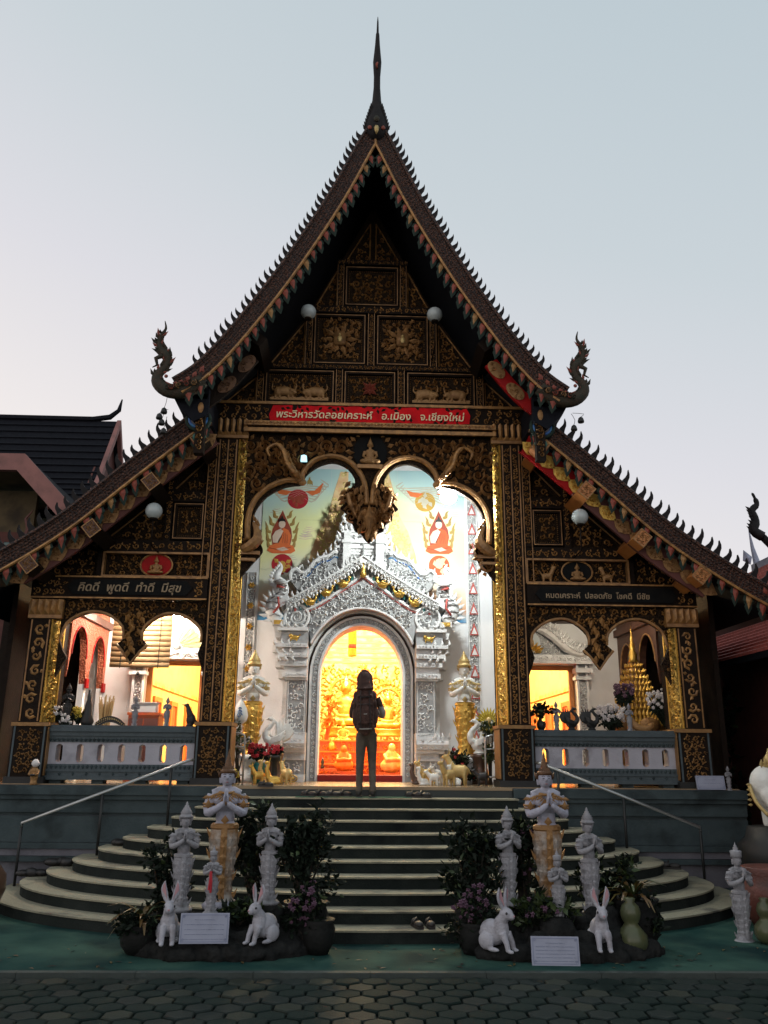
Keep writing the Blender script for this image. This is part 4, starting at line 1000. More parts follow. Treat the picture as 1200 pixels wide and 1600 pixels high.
for sx in (-1,1):
    cx = DX+sx*1.22
    for k in range(7): b.tube(smooth_path([(cx+u*.10,2.384,6.44+.03*k) for u in (0,)]+[(cx+sx2*(.25+.06*k),2.384,6.30+.05*k) for sx2 in (-1,)]+[(cx-.38-.02*k,2.384,6.42+.05*k)],3),[.012]*6+[.004],4,m=0,sq=.2)
    for k in range(7): b.tube(smooth_path([(cx,2.384,6.44+.03*k),(cx+.25+.05*k,2.384,6.30+.05*k),(cx+.40,2.384,6.44+.05*k)],3),[.012]*6+[.004],4,m=0,sq=.2)
    flat(b,[(cx+.12,6.50),(cx+.30,6.52),(cx+.46,6.68),(cx+.40,6.48),(cx+.26,6.42)],2.382,1)
    flat(b,[(cx-.12,6.50),(cx-.30,6.52),(cx-.44,6.56),(cx-.36,6.44),(cx-.22,6.42)],2.382,1)
    for k in range(3): b.leaf(cx+.16+.05*k,6.62,2.382,.17,pi/2-.3+.4*k,.03,.003,2)
for k in range(26):
    x = rg.choice((-1,1))*rg.uniform(.9,1.75)+DX; z = rg.uniform(4.85,6.2)
    if hypot(x+1.56,z-5.65) < .4 or hypot(x-1.32,z-5.65) < .4: continue
    for j in range(3): b.tube([(x-.12+.03*j,2.385,z+.035*j),(x,2.385,z+.035*j-.012),(x+.12-.03*j,2.385,z+.035*j+.006)],[.004,.008,.003],4,m=(0,3)[k%2],sq=.2)
part('painted_plumes', b, ['paint_line','monk_robe','flame_olive','monk_skin'], mu)
for sx in (-1,1):
    b = MB(); P = [(DX+sx*.30,4.95),(DX+sx*1.02,4.95),(DX+sx*.95,5.35),(DX+sx*.82,5.75),(DX+sx*.66,6.05),(DX+sx*.56,6.5),(DX+sx*.45,6.9),(DX+sx*.30,6.9)]
    flat(b,P,2.3855,0); scrolls(b,P,.085,2.3805,.006,9,m=1,leaves=4)
    part('painted_mountain', b, ['mountain_paint','mural_yellow'], mu)
# carved bands beside the mural
for sx,x0,x1,zt in ((-1,-2.14,-1.96,4.95),(1,1.83,2.03,6.6)):
    b = MB(); b.box(x0,x1,2.375,2.399,1.5,zt,1); b.box(x0,x0+.02,2.355,2.3745,1.5,zt,0); b.box(x1-.02,x1,2.355,2.3745,1.5,zt,0)
    scrolls(b,rect(x0+.02,x1-.02,1.55,zt-.05),.065,2.375,.025,14+sx,m=0,leaves=4)
    z = 1.75
    while z < zt-.2:
        cx = (x0+x1)/2
        if sx < 0:
            for k in range(6): b.leaf(cx,z,2.345,.07,k*pi/3,.025,.03,2)
        else:
            b.prism([(cx-.08,z-.1),(cx,z+.12),(cx+.08,z-.1)],2.345,2.37,3); b.prism([(cx-.05,z-.08),(cx,z+.04),(cx+.05,z-.08)],2.338,2.3449,0)
        z += .37
    hp('wall_band', b, ['stucco','stucco_ground','gold_leaf','stucco_red'])

# ---- white stucco portal
b = MB(); Y0 = 1.98
def archstrip(mb, w0, w1, h0, h1, y0, y1, m, zs=3.10, z0=dz0, n=20):
    A = arch(w0,zs,h0,n,DX,z0); B = arch(w1,zs,h1,n,DX,z0); mb.strip(A,B,y0,y1,m)
archstrip(b,.705,.745,.87,.91,2.06,2.62,0)
archstrip(b,.745,.845,.91,1.0,2.10,2.395,1)
archstrip(b,.845,.885,1.0,1.035,2.05,2.395,0)
archstrip(b,.885,.93,1.035,1.085,2.20,2.395,2); archstrip(b,.93,.985,1.085,1.14,2.05,2.395,0)  # brown middle ring puts the shade of the deep gap into its colour
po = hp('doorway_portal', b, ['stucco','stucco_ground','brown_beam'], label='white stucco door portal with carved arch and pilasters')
q = MB()
A = arch(.795,3.10,.955,40,DX,dz0+.05)
for k,(x,z,a) in enumerate(walk(A,.088,.03)): q.curl(x,z,2.10,.036,k*1.3,1 if k%2 else -1,.009,.02,n=7); q.leaf(x,z,2.10,.05,k*2.1,.012,.02)
part('arch_carving', q, ['stucco'], po)
q = MB(); q.box(DX-.70,DX+.70,2.02,2.62,dz0,dz0+.10,0); part('threshold', q, ['carpet_red'], po)
for sx in (-1,1):
    q = MB()
    def bx(a,c,y,z0,z1,m=0): q.box(min(DX+sx*a,DX+sx*c),max(DX+sx*a,DX+sx*c),y,2.39,z0,z1,m)
    lv = [(.90,1.36,1.62,dz0,1.46),(.90,1.32,1.66,1.46,1.50),(.90,1.30,1.68,1.50,1.72),(.90,1.34,1.64,1.72,1.76),(.90,1.28,1.70,1.76,1.84),(.90,1.36,1.60,1.84,1.90),(.90,1.43,1.52,1.90,2.06),(.90,1.36,1.60,2.06,2.10),(.90,1.30,1.68,2.10,2.16),
          (.91,1.24,1.78,2.16,3.0),(.91,1.28,1.72,3.0,3.04),(.91,1.32,1.66,3.04,3.12),(.91,1.30,1.70,3.12,3.22),(.91,1.36,1.62,3.22,3.30),(.91,1.30,1.70,3.30,3.36),(.91,1.40,1.58,3.36,3.43),(.91,1.34,1.66,3.43,3.52),(.91,1.44,1.54,3.52,3.58),(.91,1.36,1.64,3.58,3.80),(.91,1.42,1.58,3.80,3.86)]
    for k,(a,c,y,z0,z1) in enumerate(lv): bx(a,c-.001*(k%3),y+.001*(k%2),z0+.0005,z1-.0005,1 if k in (2,9,18) else 0)
    # redented outer wing behind
    for z0,z1,c in ((dz0,1.5,1.48),(1.52,1.80,1.42),(1.9,2.05,1.52),(2.16,3.0,1.34),(3.06,3.2,1.42),(3.24,3.4,1.48),(3.5,3.62,1.54),(3.64,3.8,1.46)): bx(1.0,c,2.1,z0,z1,0)
    q.tube([(DX+sx*.90,1.56,1.98),(DX+sx*1.42,1.56,1.98)],.07,8)
    pl = part('pilaster', q, ['stucco','stucco_ground'], po)
    r = MB(); x0,x1 = sorted((DX+sx*.93,DX+sx*1.22)); scrolls(r,rect(x0,x1,2.18,2.98),.085,1.78,.03,24+sx,leaves=5)
    for u in (x0+.0,x1-.012): r.box(u,u+.012,1.755,1.7805,2.17,2.99)
    x0,x1 = sorted((DX+sx*.93,DX+sx*1.28)); scrolls(r,rect(x0,x1,1.52,1.71),.08,1.68,.03,34+sx,leaves=5); scrolls(r,rect(x0,x1,2.11,2.155),.022,1.68,.015,34,leaves=2)
    x0,x1 = sorted((DX+sx*.93,DX+sx*1.36)); scrolls(r,rect(x0,x1,1.905,2.05),.05,1.515,.02,35,leaves=4)
    for z0,z1,y in ((3.05,3.11,1.66),(3.23,3.29,1.62),(3.37,3.42,1.58),(3.53,3.575,1.54)): scrolls(r,rect(DX+sx*.93 if sx > 0 else DX-1.28,DX+sx*1.28 if sx > 0 else DX-.93,z0,z1),.028,y,.014,44,leaves=2)
    part('carving', r, ['stucco'], po)
    # little gold lion relief on the capital block, and oval medallion low down
    e = MB(); cx = DX+sx*1.13
    e.ell((cx,1.63,3.69),(.075,.03,.04)); e.ell((cx-.07,1.62,3.72),(.035,.03,.035)); e.tube([(cx+.06,1.63,3.70),(cx+.10,1.62,3.75)],[.015,.01],5)
    for d in (-.05,.05): e.tube([(cx+d,1.63,3.68),(cx+d-.02,1.62,3.63)],[.02,.014],5)
    link('lion_relief', organic(e,.009,['gold_leaf'],1), po)
    e = MB(); e.tube([(cx+.13*cos(t),1.605,1.44+.055*sin(t)) for t in [2*pi*k/18 for k in range(19)]],.012,5); e.ell((cx,1.61,1.44),(.10,.02,.035),10,5); part('medallion', e, ['gold_leaf'], po, True)
# pediment
disc_c = [(-1.10,4.03),(1.10,4.03)]
out_ = catmull([(.97,4.19),(.80,4.26),(.55,4.42),(.30,4.60),(.12,4.72),(0,4.82)],4); inn = [( .965*cos(pi*k/40), 3.10+1.115*sin(pi*k/40)) for k in range(6,21)]
q = MB()
for sx in (-1,1):
    P = [(DX+sx*x,z) for x,z in out_]+[(DX+sx*x,z) for x,z in inn[::-1]]
    q.prism(P,1.82,2.39,1)
    r_ = [(DX+sx*x,z) for x,z in out_]; q.tube([(x,1.80,z) for x,z in r_],.028,6,m=0); q.tube([(x,1.80,z-.05) for x,z in r_],.009,4,m=2)
    q.tube([(DX+sx*x*1.01,1.80,z+.015) for x,z in inn],.022,6,m=0)
    q.tube([(DX+sx*(1.12+.205*cos(t)),1.80,4.06+.215*sin(t)) for t in [2*pi*k/24 for k in range(25)]],.026,6,m=0)
    q.prism([(DX+sx*(1.12+.205*cos(t)),4.06+.215*sin(t)) for t in [2*pi*k/24 for k in range(24)]],1.82,2.39,1)
    q.prism([(DX+sx*.93,3.862),(DX+sx*1.36,3.862),(DX+sx*1.22,3.95),(DX+sx*.93,4.0)],1.83,2.39,0)
pe = part('pediment', q, ['stucco','stucco_ground','stucco_red'], po, False)
q = MB()
for sx in (-1,1):
    P = [(DX+sx*x,z) for x,z in out_]+[(DX+sx*x,z) for x,z in inn[::-1]]
    scrolls(q,P,.088,1.82,.05,71+sx,leaves=9)
    cx,cz = DX+sx*1.12,4.06
    q.curl(cx,cz,1.82,.145,.5,sx,.028,.06,n=16); q.curl(cx,cz,1.82,.10,2.5,sx,.024,.06,n=12)
    for k in range(12): a = k*pi/6; q.leaf(cx+.125*cos(a),cz+.135*sin(a),1.82,.085,a+.6,.028,.04)
    scrolls(q,[(DX+sx*.93,3.88),(DX+sx*1.28,3.88),(DX+sx*1.05,3.95)],.05,1.82,.02,72,leaves=3)
part('pediment_carving', q, ['stucco'], po)
# raking roof band with end pieces
q = MB()
for sx in (-1,1):
    A = [(DX+sx*1.30,4.30),(DX+sx*.9,4.53),(DX+sx*.5,4.78),(DX,5.11)]; B = [(x,z-.10) for x,z in A]
    q.strip(A,B,1.70,2.39,0)
    A2 = [(x,z+.03) for x,z in A]; q.strip(A2,[(x,z+.001) for x,z in A],1.67,2.39,0)
    q.prism([(DX+sx*1.26,4.30),(DX+sx*1.40,4.22),(DX+sx*1.42,4.44),(DX+sx*1.34,4.58)],1.72,2.39,0)
    for k in range(12):                               # green and red glass inlay under the band
        t = k/12; x = 1.15*(1-t)+.1*t; z = 4.36*(1-t)+4.98*t-.17
        q.box(DX+sx*x-.018,DX+sx*x+.018,1.80,1.815,z-.06,z+.02,1 if k%3 else 2)
part('raking_band', q, ['stucco','glass_teal','stucco_red'], po)
q = MB()
for sx in (-1,1):
    A = [(DX+sx*1.30,4.30),(DX+sx*.9,4.53),(DX+sx*.5,4.78),(DX+sx*.02,5.10)]; P = A+[(x,z-.10) for x,z in A[::-1]]
    for k,(x,z,a) in enumerate(walk([(x,z-.05) for x,z in A],.082,.04)): q.curl(x,z,1.70,.042,k*1.7,1 if k%2 else -1,.014,.03,n=8); q.leaf(x,z,1.70,.06,k*2.3,.02,.03); q.leaf(x+.03,z,1.70,.06,k*2.3+2.5,.02,.03)
    for k,(x,z,a) in enumerate(walk([(x,z-.10) for x,z in A],.07,.03)): q.leaf(x,z,1.72,.085,-pi/2,.028,.03)
part('band_carving', q, ['stucco'], po)
# upper scrolls and stepped tower
for sx in (-1,1):
    U = catmull([(1.26,4.72),(1.27,4.86),(1.18,4.93),(1.08,4.86),(.98,4.90),(.86,5.06),(.74,5.14),(.62,5.17),(.53,5.24),(.46,5.22)],3)
    P = [(DX+sx*x,z) for x,z in U]+[(DX+sx*.46,4.84),(DX+sx*.9,4.57),(DX+sx*1.14,4.56)]
    q = MB(); q.prism(P,1.95,2.37,1); q.tube([(DX+sx*x,1.93,z) for x,z in U],.035,6,m=0); q.tube([(DX+sx*x*.97,1.95,z-.08) for x,z in U[9:]],.014,5,m=2)
    sc = part('side_scroll', q, ['stucco','stucco_ground','naga_blue'], po)
    q = MB(); scrolls(q,P,.085,1.95,.045,90+sx,leaves=6)
    part('scroll_carving', q, ['stucco'], po)
q = MB()
for a,y,z0,z1 in ((.53,2.04,4.8,5.22),(.57,2.0,5.22,5.27),(.44,1.98,5.27,5.32),(.49,1.94,5.32,5.37),(.42,2.0,5.37,5.42),(.46,1.95,5.42,5.49),(.38,2.02,5.49,5.62),(.40,1.98,5.62,5.67),(.33,2.05,5.67,5.80),(.35,2.02,5.80,5.85),(.26,2.1,5.85,6.05),(.18,2.14,6.05,6.3),(.10,2.2,6.3,6.6)): q.box(DX-a,DX+a,y,2.37,z0+.0005,z1-.0005,0)
for sx in (-1,1):
    for a,y,z0,z1 in ((.14,1.88,4.95,5.40),(.16,1.85,5.40,5.46),(.13,1.90,5.46,5.62)): q.box(min(DX+sx*.22,DX+sx*(.22+a)),max(DX+sx*.22,DX+sx*(.22+a)),y,1.99,z0,z1,0)
    for k in range(4): q.leaf(DX+sx*(.40-.04*k),5.50+.14*k,1.97,.17,pi/2-sx*.5,.05,.04)
q.box(DX-.012,DX+.012,1.93,1.979,4.95,5.42,1)
part('stepped_tower', q, ['stucco','stucco_ground'], po)
q = MB()
for z0,z1 in ((5.50,5.61),(5.68,5.79)): scrolls(q,rect(DX-.36,DX+.36,z0,z1),.06,2.0,.03,98,leaves=5)
scrolls(q,rect(DX-.52,DX+.52,4.97,5.21),.075,2.04,.04,99,leaves=6)
part('tower_carving', q, ['stucco'], po)
def crest(mb, pts, y, L, st, w, sgn, m=0):
    for k,(x,z,a) in enumerate(walk(pts,st,st*.4)):
        n = a+sgn*pi/2; l = L*(.8+.4*(k%2)); t_ = n-sgn*.45
        mb.tube([(x,y,z),(x+l*.5*cos(n),y,z+l*.5*sin(n)),(x+l*.5*cos(n)+l*.5*cos(t_),y,z+l*.5*sin(n)+l*.5*sin(t_))],[w,w*.75,w*.08],5,m=m)
q = MB()
for sx in (-1,1):
    crest(q,[(DX+sx*x,z) for x,z in out_],1.84,.10,.075,.028,-sx)
    U = catmull([(1.26,4.72),(1.27,4.86),(1.18,4.93),(1.08,4.86),(.98,4.90),(.86,5.06),(.74,5.14),(.62,5.17),(.53,5.24),(.46,5.22)],3)
    crest(q,[(DX+sx*x,z) for x,z in U],2.0,.13,.085,.032,-sx)
    crest(q,[(DX+sx*x,z) for x,z in ((1.30,4.35),(.9,4.57),(.5,4.82),(.06,5.12))],1.80,.10,.09,.028,-sx)
    for a_,z_ in ((.57,5.25),(.49,5.35),(.46,5.47),(.40,5.66),(.35,5.84),(.26,6.03)):
        for k in range(3): q.tube([(DX+sx*(a_-.09*k),1.99,z_),(DX+sx*(a_-.09*k+.02),1.97,z_+.07),(DX+sx*(a_-.09*k-.005),1.98,z_+.16)],[.035,.028,.003],5)
    for a_,z_ in ((1.44,3.57),(1.40,3.43),(1.36,3.30),(1.43,2.07),(1.34,3.86)):
        for k in range(3): q.tube([(DX+sx*(a_-.12*k),1.60,z_),(DX+sx*(a_-.12*k+.03),1.58,z_+.04),(DX+sx*(a_-.12*k+.015),1.60,z_+.10)],[.03,.024,.003],5)
part('flame_crest', q, ['stucco'], po, True)
# gold birds along the band
def bird_mesh():
    e = MB(); e.ell((0,0,.05),(.085,.05,.045)); e.tube([(.06,0,.07),(.10,-.01,.11),(.085,-.01,.15)],[.03,.02,.018],6); e.ell((.095,-.01,.165),(.028,.022,.022)); e.tube([(.11,-.01,.165),(.15,-.015,.155)],[.012,.003],5)
    e.tube(smooth_path([(-.07,0,.06),(-.13,0,.09),(-.14,0,.15),(-.11,0,.17)],2),[.03,.028,.026,.022,.016,.010,.005],6)
    e.tube([(-.05,-.04,.07),(.03,-.05,.09),(-.08,-.04,.13)],[.015,.02,.006],5); e.ell((0,0,.01),(.07,.03,.02))
    return organic(e,.010,['gold_leaf'],1,'gold_bird')
BIRD = bird_mesh()
for k,(x,z) in enumerate(((.90,4.26),(.63,4.42),(.34,4.58))):
    for sx in (-1,1): link('gold_bird', BIRD, po, (DX+sx*x,1.74,z), (0,0,0), (-sx*1.05,1,1.05))
e = MB(); e.lathe([(.05,0),(.06,.05),(.035,.10),(.045,.14),(.03,.20),(.02,.27),(.004,.38)],10,(DX,1.74,4.76)); part('gold_finial', e, ['gold_leaf'], po, True)
# nagas rearing at either end of the band
for sx in (-1,1):
    e = MB(); cx = DX+sx*1.42
    pth = [(-.02,.0),(.10,.10),(.12,.28),(.02,.40),(-.06,.50),(-.02,.62),(.06,.70),(.06,.80),(.0,.92),(.05,1.02)]
    pr_ = [(cx+sx*u,1.78,4.0+v) for u,v in pth]; rr = [.10,.125,.115,.10,.095,.10,.085,.06,.035,.008]
    pp = smooth_path(pr_,3); r2 = []
    for i in range(len(rr)-1): r2 += [rr[i]+(rr[i+1]-rr[i])*j/3 for j in range(3)]
    r2.append(rr[-1]); e.tube(pp,r2,9,sq=.8)
    for i in range(2,len(pp)-3):
        t = (Vector(pp[i+1])-Vector(pp[i-1])).normalized(); nx,nz = t.z*sx,-t.x*sx
        e.leaf(pp[i][0]+nx*r2[i]*.7,pp[i][2]+nz*r2[i]*.7,1.74,r2[i]*1.4,atan2(nz+t.z*.8,nx+t.x*.8),.035,.04)
    for i in range(2,17,2): e.tube([(pp[i][0]-r2[i]*.8,1.70,pp[i][2]),(pp[i][0],1.66,pp[i][2]+.03),(pp[i][0]+r2[i]*.8,1.70,pp[i][2])],.013,4,m=1)
    e.tube([(cx+sx*.06,1.66,4.64),(cx-sx*.10,1.64,4.62),(cx-sx*.16,1.64,4.66)],[.04,.03,.008],6); e.tube([(cx+sx*.05,1.67,4.57),(cx-sx*.08,1.66,4.54)],[.03,.012],6,m=2)
    e.tube([(cx+sx*.09,1.66,4.10),(cx+sx*.0,1.655,4.22),(cx+sx*.02,1.66,4.38)],.02,5,m=2)
    part('naga_figure', e, ['stucco','stucco_ground','stucco_red'], po, True)
    e = MB(); e.box(min(cx-.1,cx+.1),max(cx-.1,cx+.1),1.66,2.39,3.90,3.99,0); e.prism([(cx-.09,3.90),(cx+.09,3.90),(cx+.04,3.70),(cx-.04,3.70)],1.72,2.39,0); e.box(cx-.07,cx+.07,1.64,1.659,3.91,3.98,1)
    part('naga_bracket', e, ['stucco','gold_leaf'], po)

# ---- side doorways
def sidedoor(c, w, nm, seed):
    b = MB(); 
    for sx in (-1,1): b.box(min(c+sx*w,c+sx*(w+.20)),max(c+sx*w,c+sx*(w+.20)),2.26,2.395,dz0,3.36,1); b.box(min(c+sx*w,c+sx*(w+.035)),max(c+sx*w,c+sx*(w+.035)),2.22,2.2595,dz0,3.36,0); b.box(min(c+sx*(w+.165),c+sx*(w+.20)),max(c+sx*(w+.165),c+sx*(w+.20)),2.22,2.2595,dz0,3.36,0); b.box(min(c+sx*(w-.03),c+sx*(w+.25)),max(c+sx*(w-.03),c+sx*(w+.25)),2.18,2.395,3.10,3.16,0); b.box(min(c+sx*(w-.03),c+sx*(w+.27)),max(c+sx*(w-.03),c+sx*(w+.27)),2.15,2.395,3.22,3.30,0)
    b.box(c-w-.28,c+w+.28,2.15,2.395,3.37,3.52,0)
    b.box(c-w+.001,c+w-.001,2.42,2.5,3.28,3.355,2)
    for sx in (-1,1): b.box(min(c+sx*(w-.09),c+sx*(w-.001)),max(c+sx*(w-.09),c+sx*(w-.001)),2.42,2.5,dz0,3.28,2)
    d = hp('side_doorway', b, ['stucco','stucco_ground','orange_wood'], label='white carved doorway of the %s aisle' % nm)
    q = MB()
    for sx in (-1,1): scrolls(q,rect(min(c+sx*(w+.03),c+sx*(w+.17)),max(c+sx*(w+.03),c+sx*(w+.17)),dz0+.05,3.08),.06,2.26,.03,seed,leaves=5)
    scrolls(q,rect(c-w-.25,c+w+.25,3.38,3.51),.055,2.15,.02,seed+1,leaves=3)
    part('carving', q, ['stucco'], d)
    return d
dl = sidedoor(-3.28,.50,'left',60); dr = sidedoor(3.21,.48,'right',63)
q = MB(); q.prism([(-3.28+.52*cos(t),3.53+.52*sin(t)) for t in [pi*k/20 for k in range(21)]],2.30,2.395,1)
for k in range(13):
    a = pi*(k+.5)/13; q.prism([(-3.28+.09*cos(a),3.58+.09*sin(a)),(-3.28+.40*cos(a-.10),3.58+.40*sin(a-.10)),(-3.28+.43*cos(a),3.58+.43*sin(a)),(-3.28+.40*cos(a+.10),3.58+.40*sin(a+.10))],2.28,2.2995,0)
q.ell((-3.28,2.26,3.60),(.07,.05,.07),10,7,2)
q.tube([(-3.28+.50*cos(t),2.29,3.53+.50*sin(t)) for t in [pi*k/20 for k in range(21)]],.035,6,m=3)
part('fan_panel', q, ['fan_yellow','fan_blue','stucco_ground','stucco'], dl)
q = MB()                                                # sweeping naga scroll over the right door
sw_ = smooth_path([(2.86,2.2,4.08),(3.12,2.18,4.02),(3.36,2.16,3.86),(3.55,2.15,3.68),(3.74,2.14,3.60),(3.88,2.14,3.66),(3.90,2.14,3.78)],4)
q.tube(sw_,[.13]*13+[.12]*6+[.10,.08,.06,.05,.04,.02][:len(sw_)-19],8,m=0,sq=.6)
for k in range(0,len(sw_)-4): q.curl(sw_[k][0],sw_[k][2],2.08,.05,k,1,.012,.03,m=0); q.leaf(sw_[k][0],sw_[k][2],2.10,.16,pi/2-.7+.1*(k%3),.04,.05,0)
q.prism([(2.72,3.53),(3.62,3.53),(3.45,3.75),(3.1,3.98),(2.72,4.05)],2.26,2.39,1)
scrolls(q,[(2.72,3.53),(3.6,3.53),(3.45,3.72),(3.1,3.95),(2.72,4.05)],.07,2.26,.03,5,m=0,leaves=4)
for k in range(7): q.leaf(2.80+.03*k,3.55,2.20,.30-.02*k,pi/2+.5-.25*k,.05,.05,2)
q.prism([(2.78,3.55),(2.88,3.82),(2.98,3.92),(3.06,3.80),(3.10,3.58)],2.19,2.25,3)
part('door_crest', q, ['stucco','stucco_ground','gold_leaf','pale_bluish'], dr)

# ---- side aisle tubes: left lamp, plus two added to brighten wall and shrine
for x,y,m,lb in ((-3.6,1.75,'aisle_light','added fill tube between the bamboo blind and the white wall'),(-3.5,.75,'aisle_light','lit tube lamp under the ceiling of the left aisle'),(3.6,.75,'fill_tube','added dim fill tube under the ceiling of the right aisle')):
    q = MB(); q.box(-.5,.5,-.04,.04,.03,.06,1); q.tube([(-.48,0,.0),(.48,0,.0)],.028,8,m=0); solo('aisle_tube', q, [m,'paint_white'], lb, 'lamp', (x,y,4.03))
# ================================================================== STAIRS
st = thing('entrance_stairs', 'ten curved cream and green concrete steps leading up to the lit doorway', 'stairs')
def stair_outline(k, grow=0.0):
    a = 4.75-.30*k+grow; bq = 2.72-.2975*k+grow; n = 40; cx = .08
    P = [(cx+a,-.145)]+[(cx+a*cos(t),-.5-max(bq,.04)*sin(t)) for t in [pi*i/n for i in range(n+1)]]+[(cx-a,-.145)]
    if k == 9: P = [(2.055,-.145),(2.055,-.54),(-2.055,-.54),(-2.055,-.145)] if not grow else [(2.07,-.145),(2.07,-.555),(-2.07,-.555),(-2.07,-.145)]
    return P
for k in range(10):
    b = MB(); z1 = .125*(k+1)
    b.vprism(stair_outline(k), .125*k-.01, z1-.018, 0); b.vprism(stair_outline(k,.014), z1-.018, z1, 1)
    part('step', b, ['riser_green','tread_cream'], st)
b = MB(); rg = random.Random(33)
for k in range(150):
    x = rg.uniform(-4.5,4.8); y = rg.uniform(-4.25,-3.3)
    if hypot((x+1.4)/.95,(y+3.57)/.42) < 1 or hypot((x-1.86)/.97,(y+3.6)/.45) < 1: continue
    if y < -3.88 and (abs(x-1.675) < .3 or abs(x+1.505) < .3): continue
    a = rg.uniform(0,6.28); l = rg.uniform(.02,.05); c,s_ = cos(a),sin(a)
    b.add([(x-l*c,y-l*s_,.006),(x-l*.3*s_,y+l*.3*c,.012),(x+l*c,y+l*s_,.007),(x+l*.3*s_,y-l*.3*c,.010)],[(0,1,2),(0,2,3)],k%2)
o = part('fallen_leaves', b, ['stem','bromeliad'], None); o['kind'] = 'stuff'; o['label'] = 'small fallen leaves scattered over the green court'; o['category'] = 'leaves'
# landing mat
b = MB(); b.box(-.95,.62,-.50,-.22,0,.008); solo('door_mat', b, ['mat_green'], 'green mat on the top landing under the visitor', 'mat', (0,0,1.251))

# ================================================================== BALUSTRADES
def balustrade(sx, x0, x1, label):
    t = thing('balustrade', label, 'balustrade', ((x0+x1)/2,.19,FZ+.012), 0, 'white balustrades of the porch')
    L = (x1-x0)/2
    b = MB()
    y0,y1 = -.10,.10
    z0,z1,zc,hw,hh = .262,.56,.411,.05,.075
    n = 7; sp = .292; xs = [(-.13*sx*-1 if False else 0)+(i-3)*sp for i in range(n)]
    def cap(x, right):
        rs = range(0,9)
        if right: return [(x+hw*sin(pi*k/8), zc-hh-hw*cos(pi*k/8) if k <= 4 else zc+hh-hw*cos(pi*k/8)) for k in rs]
        return [(x-hw*sin(pi*k/8), zc-hh-hw*cos(pi*k/8) if k <= 4 else zc+hh-hw*cos(pi*k/8)) for k in rs]
    for i in range(n+1):
        P = []
        if i == 0: lx = -L; P += [(-L,z1),(-L,z0)]
        else:
            P += [(xs[i-1],z1)]+cap(xs[i-1],True)[::-1]+[(xs[i-1],z0)]
        if i == n: P += [(L,z0),(L,z1)]
        else: P += [(xs[i],z0)]+cap(xs[i],False)+[(xs[i],z1)]
        b.prism(P,y0,y1,0)
    part('pierced_wall', b, ['baluster_white'], t)
    b = MB()
    for z,h,o in ((.05,.05,.06),(.10,.06,.035),(.16,.03,.05),(.19,.072,.02)): b.box(-L,L,y0-o,y1+o,z+.0005,z+h-.0005,0)
    for i in range(int(2*L/.062)): x = -L+.03+i*.062; b.leaf(x,.258,y0-.021,.065,-pi/2,.026,.02,1); b.leaf(x,.155,y0-.036,.05,-pi/2,.024,.02,1) if i%3 == 0 else None
    for x in (-L+.15,-.3,.3,L-.15): b.box(x-.08,x+.08,y0,y1,0,.0499,1)
    part('base_moulding', b, ['baluster_trim','plinth_paint'], t)
    b = MB()
    for z,h,o in ((.56,.045,.015),(.605,.04,.03),(.645,.06,.05),(.705,.05,.075),(.755,.04,.06)): b.box(-L,L,y0-o,y1+o,z+.0005,z+h-.0005,0)
    for i in range(int(2*L/.062)): x = -L+.03+i*.062; b.leaf(x,.562,y0-.016,.07,pi/2,.028,.03,1)
    part('cornice', b, ['baluster_trim','plinth_paint'], t)
    return t
balustrade(-1,-4.52,-2.44,'white pierced balustrade between the columns left of the stairs')
balustrade(1,2.44,4.52,'white pierced balustrade between the columns right of the stairs')

# ================================================================== HANDRAILS
for sx,nm in ((-1,'left'),(1,'right')):
    t = thing('handrail', 'steel tube handrail sloping down the %s side of the curved steps' % nm, 'handrail', (0,0,0), 0, 'handrails of the front stairs')
    A = Vector((sx*2.42,-.36,1.72)); B = Vector((sx*4.57,-.40,.90))
    b = MB(); b.tube([A+Vector((-sx*.03,.09,.0)),A,B,B+Vector((0,0,-.05))],.021,8); part('rail', b, ['steel'], t, True)
    for x,zb in ((4.57,.125),(3.55,.5),(2.66,.78)):
        b = MB(); k = (x-2.42)/(4.57-2.42); zt = 1.72+(.90-1.72)*k
        b.tube([(sx*x,-.36-.04*k,zb),(sx*x,-.36-.04*k,zt-.015)],.019,7); part('post', b, ['black_iron'], t, True)

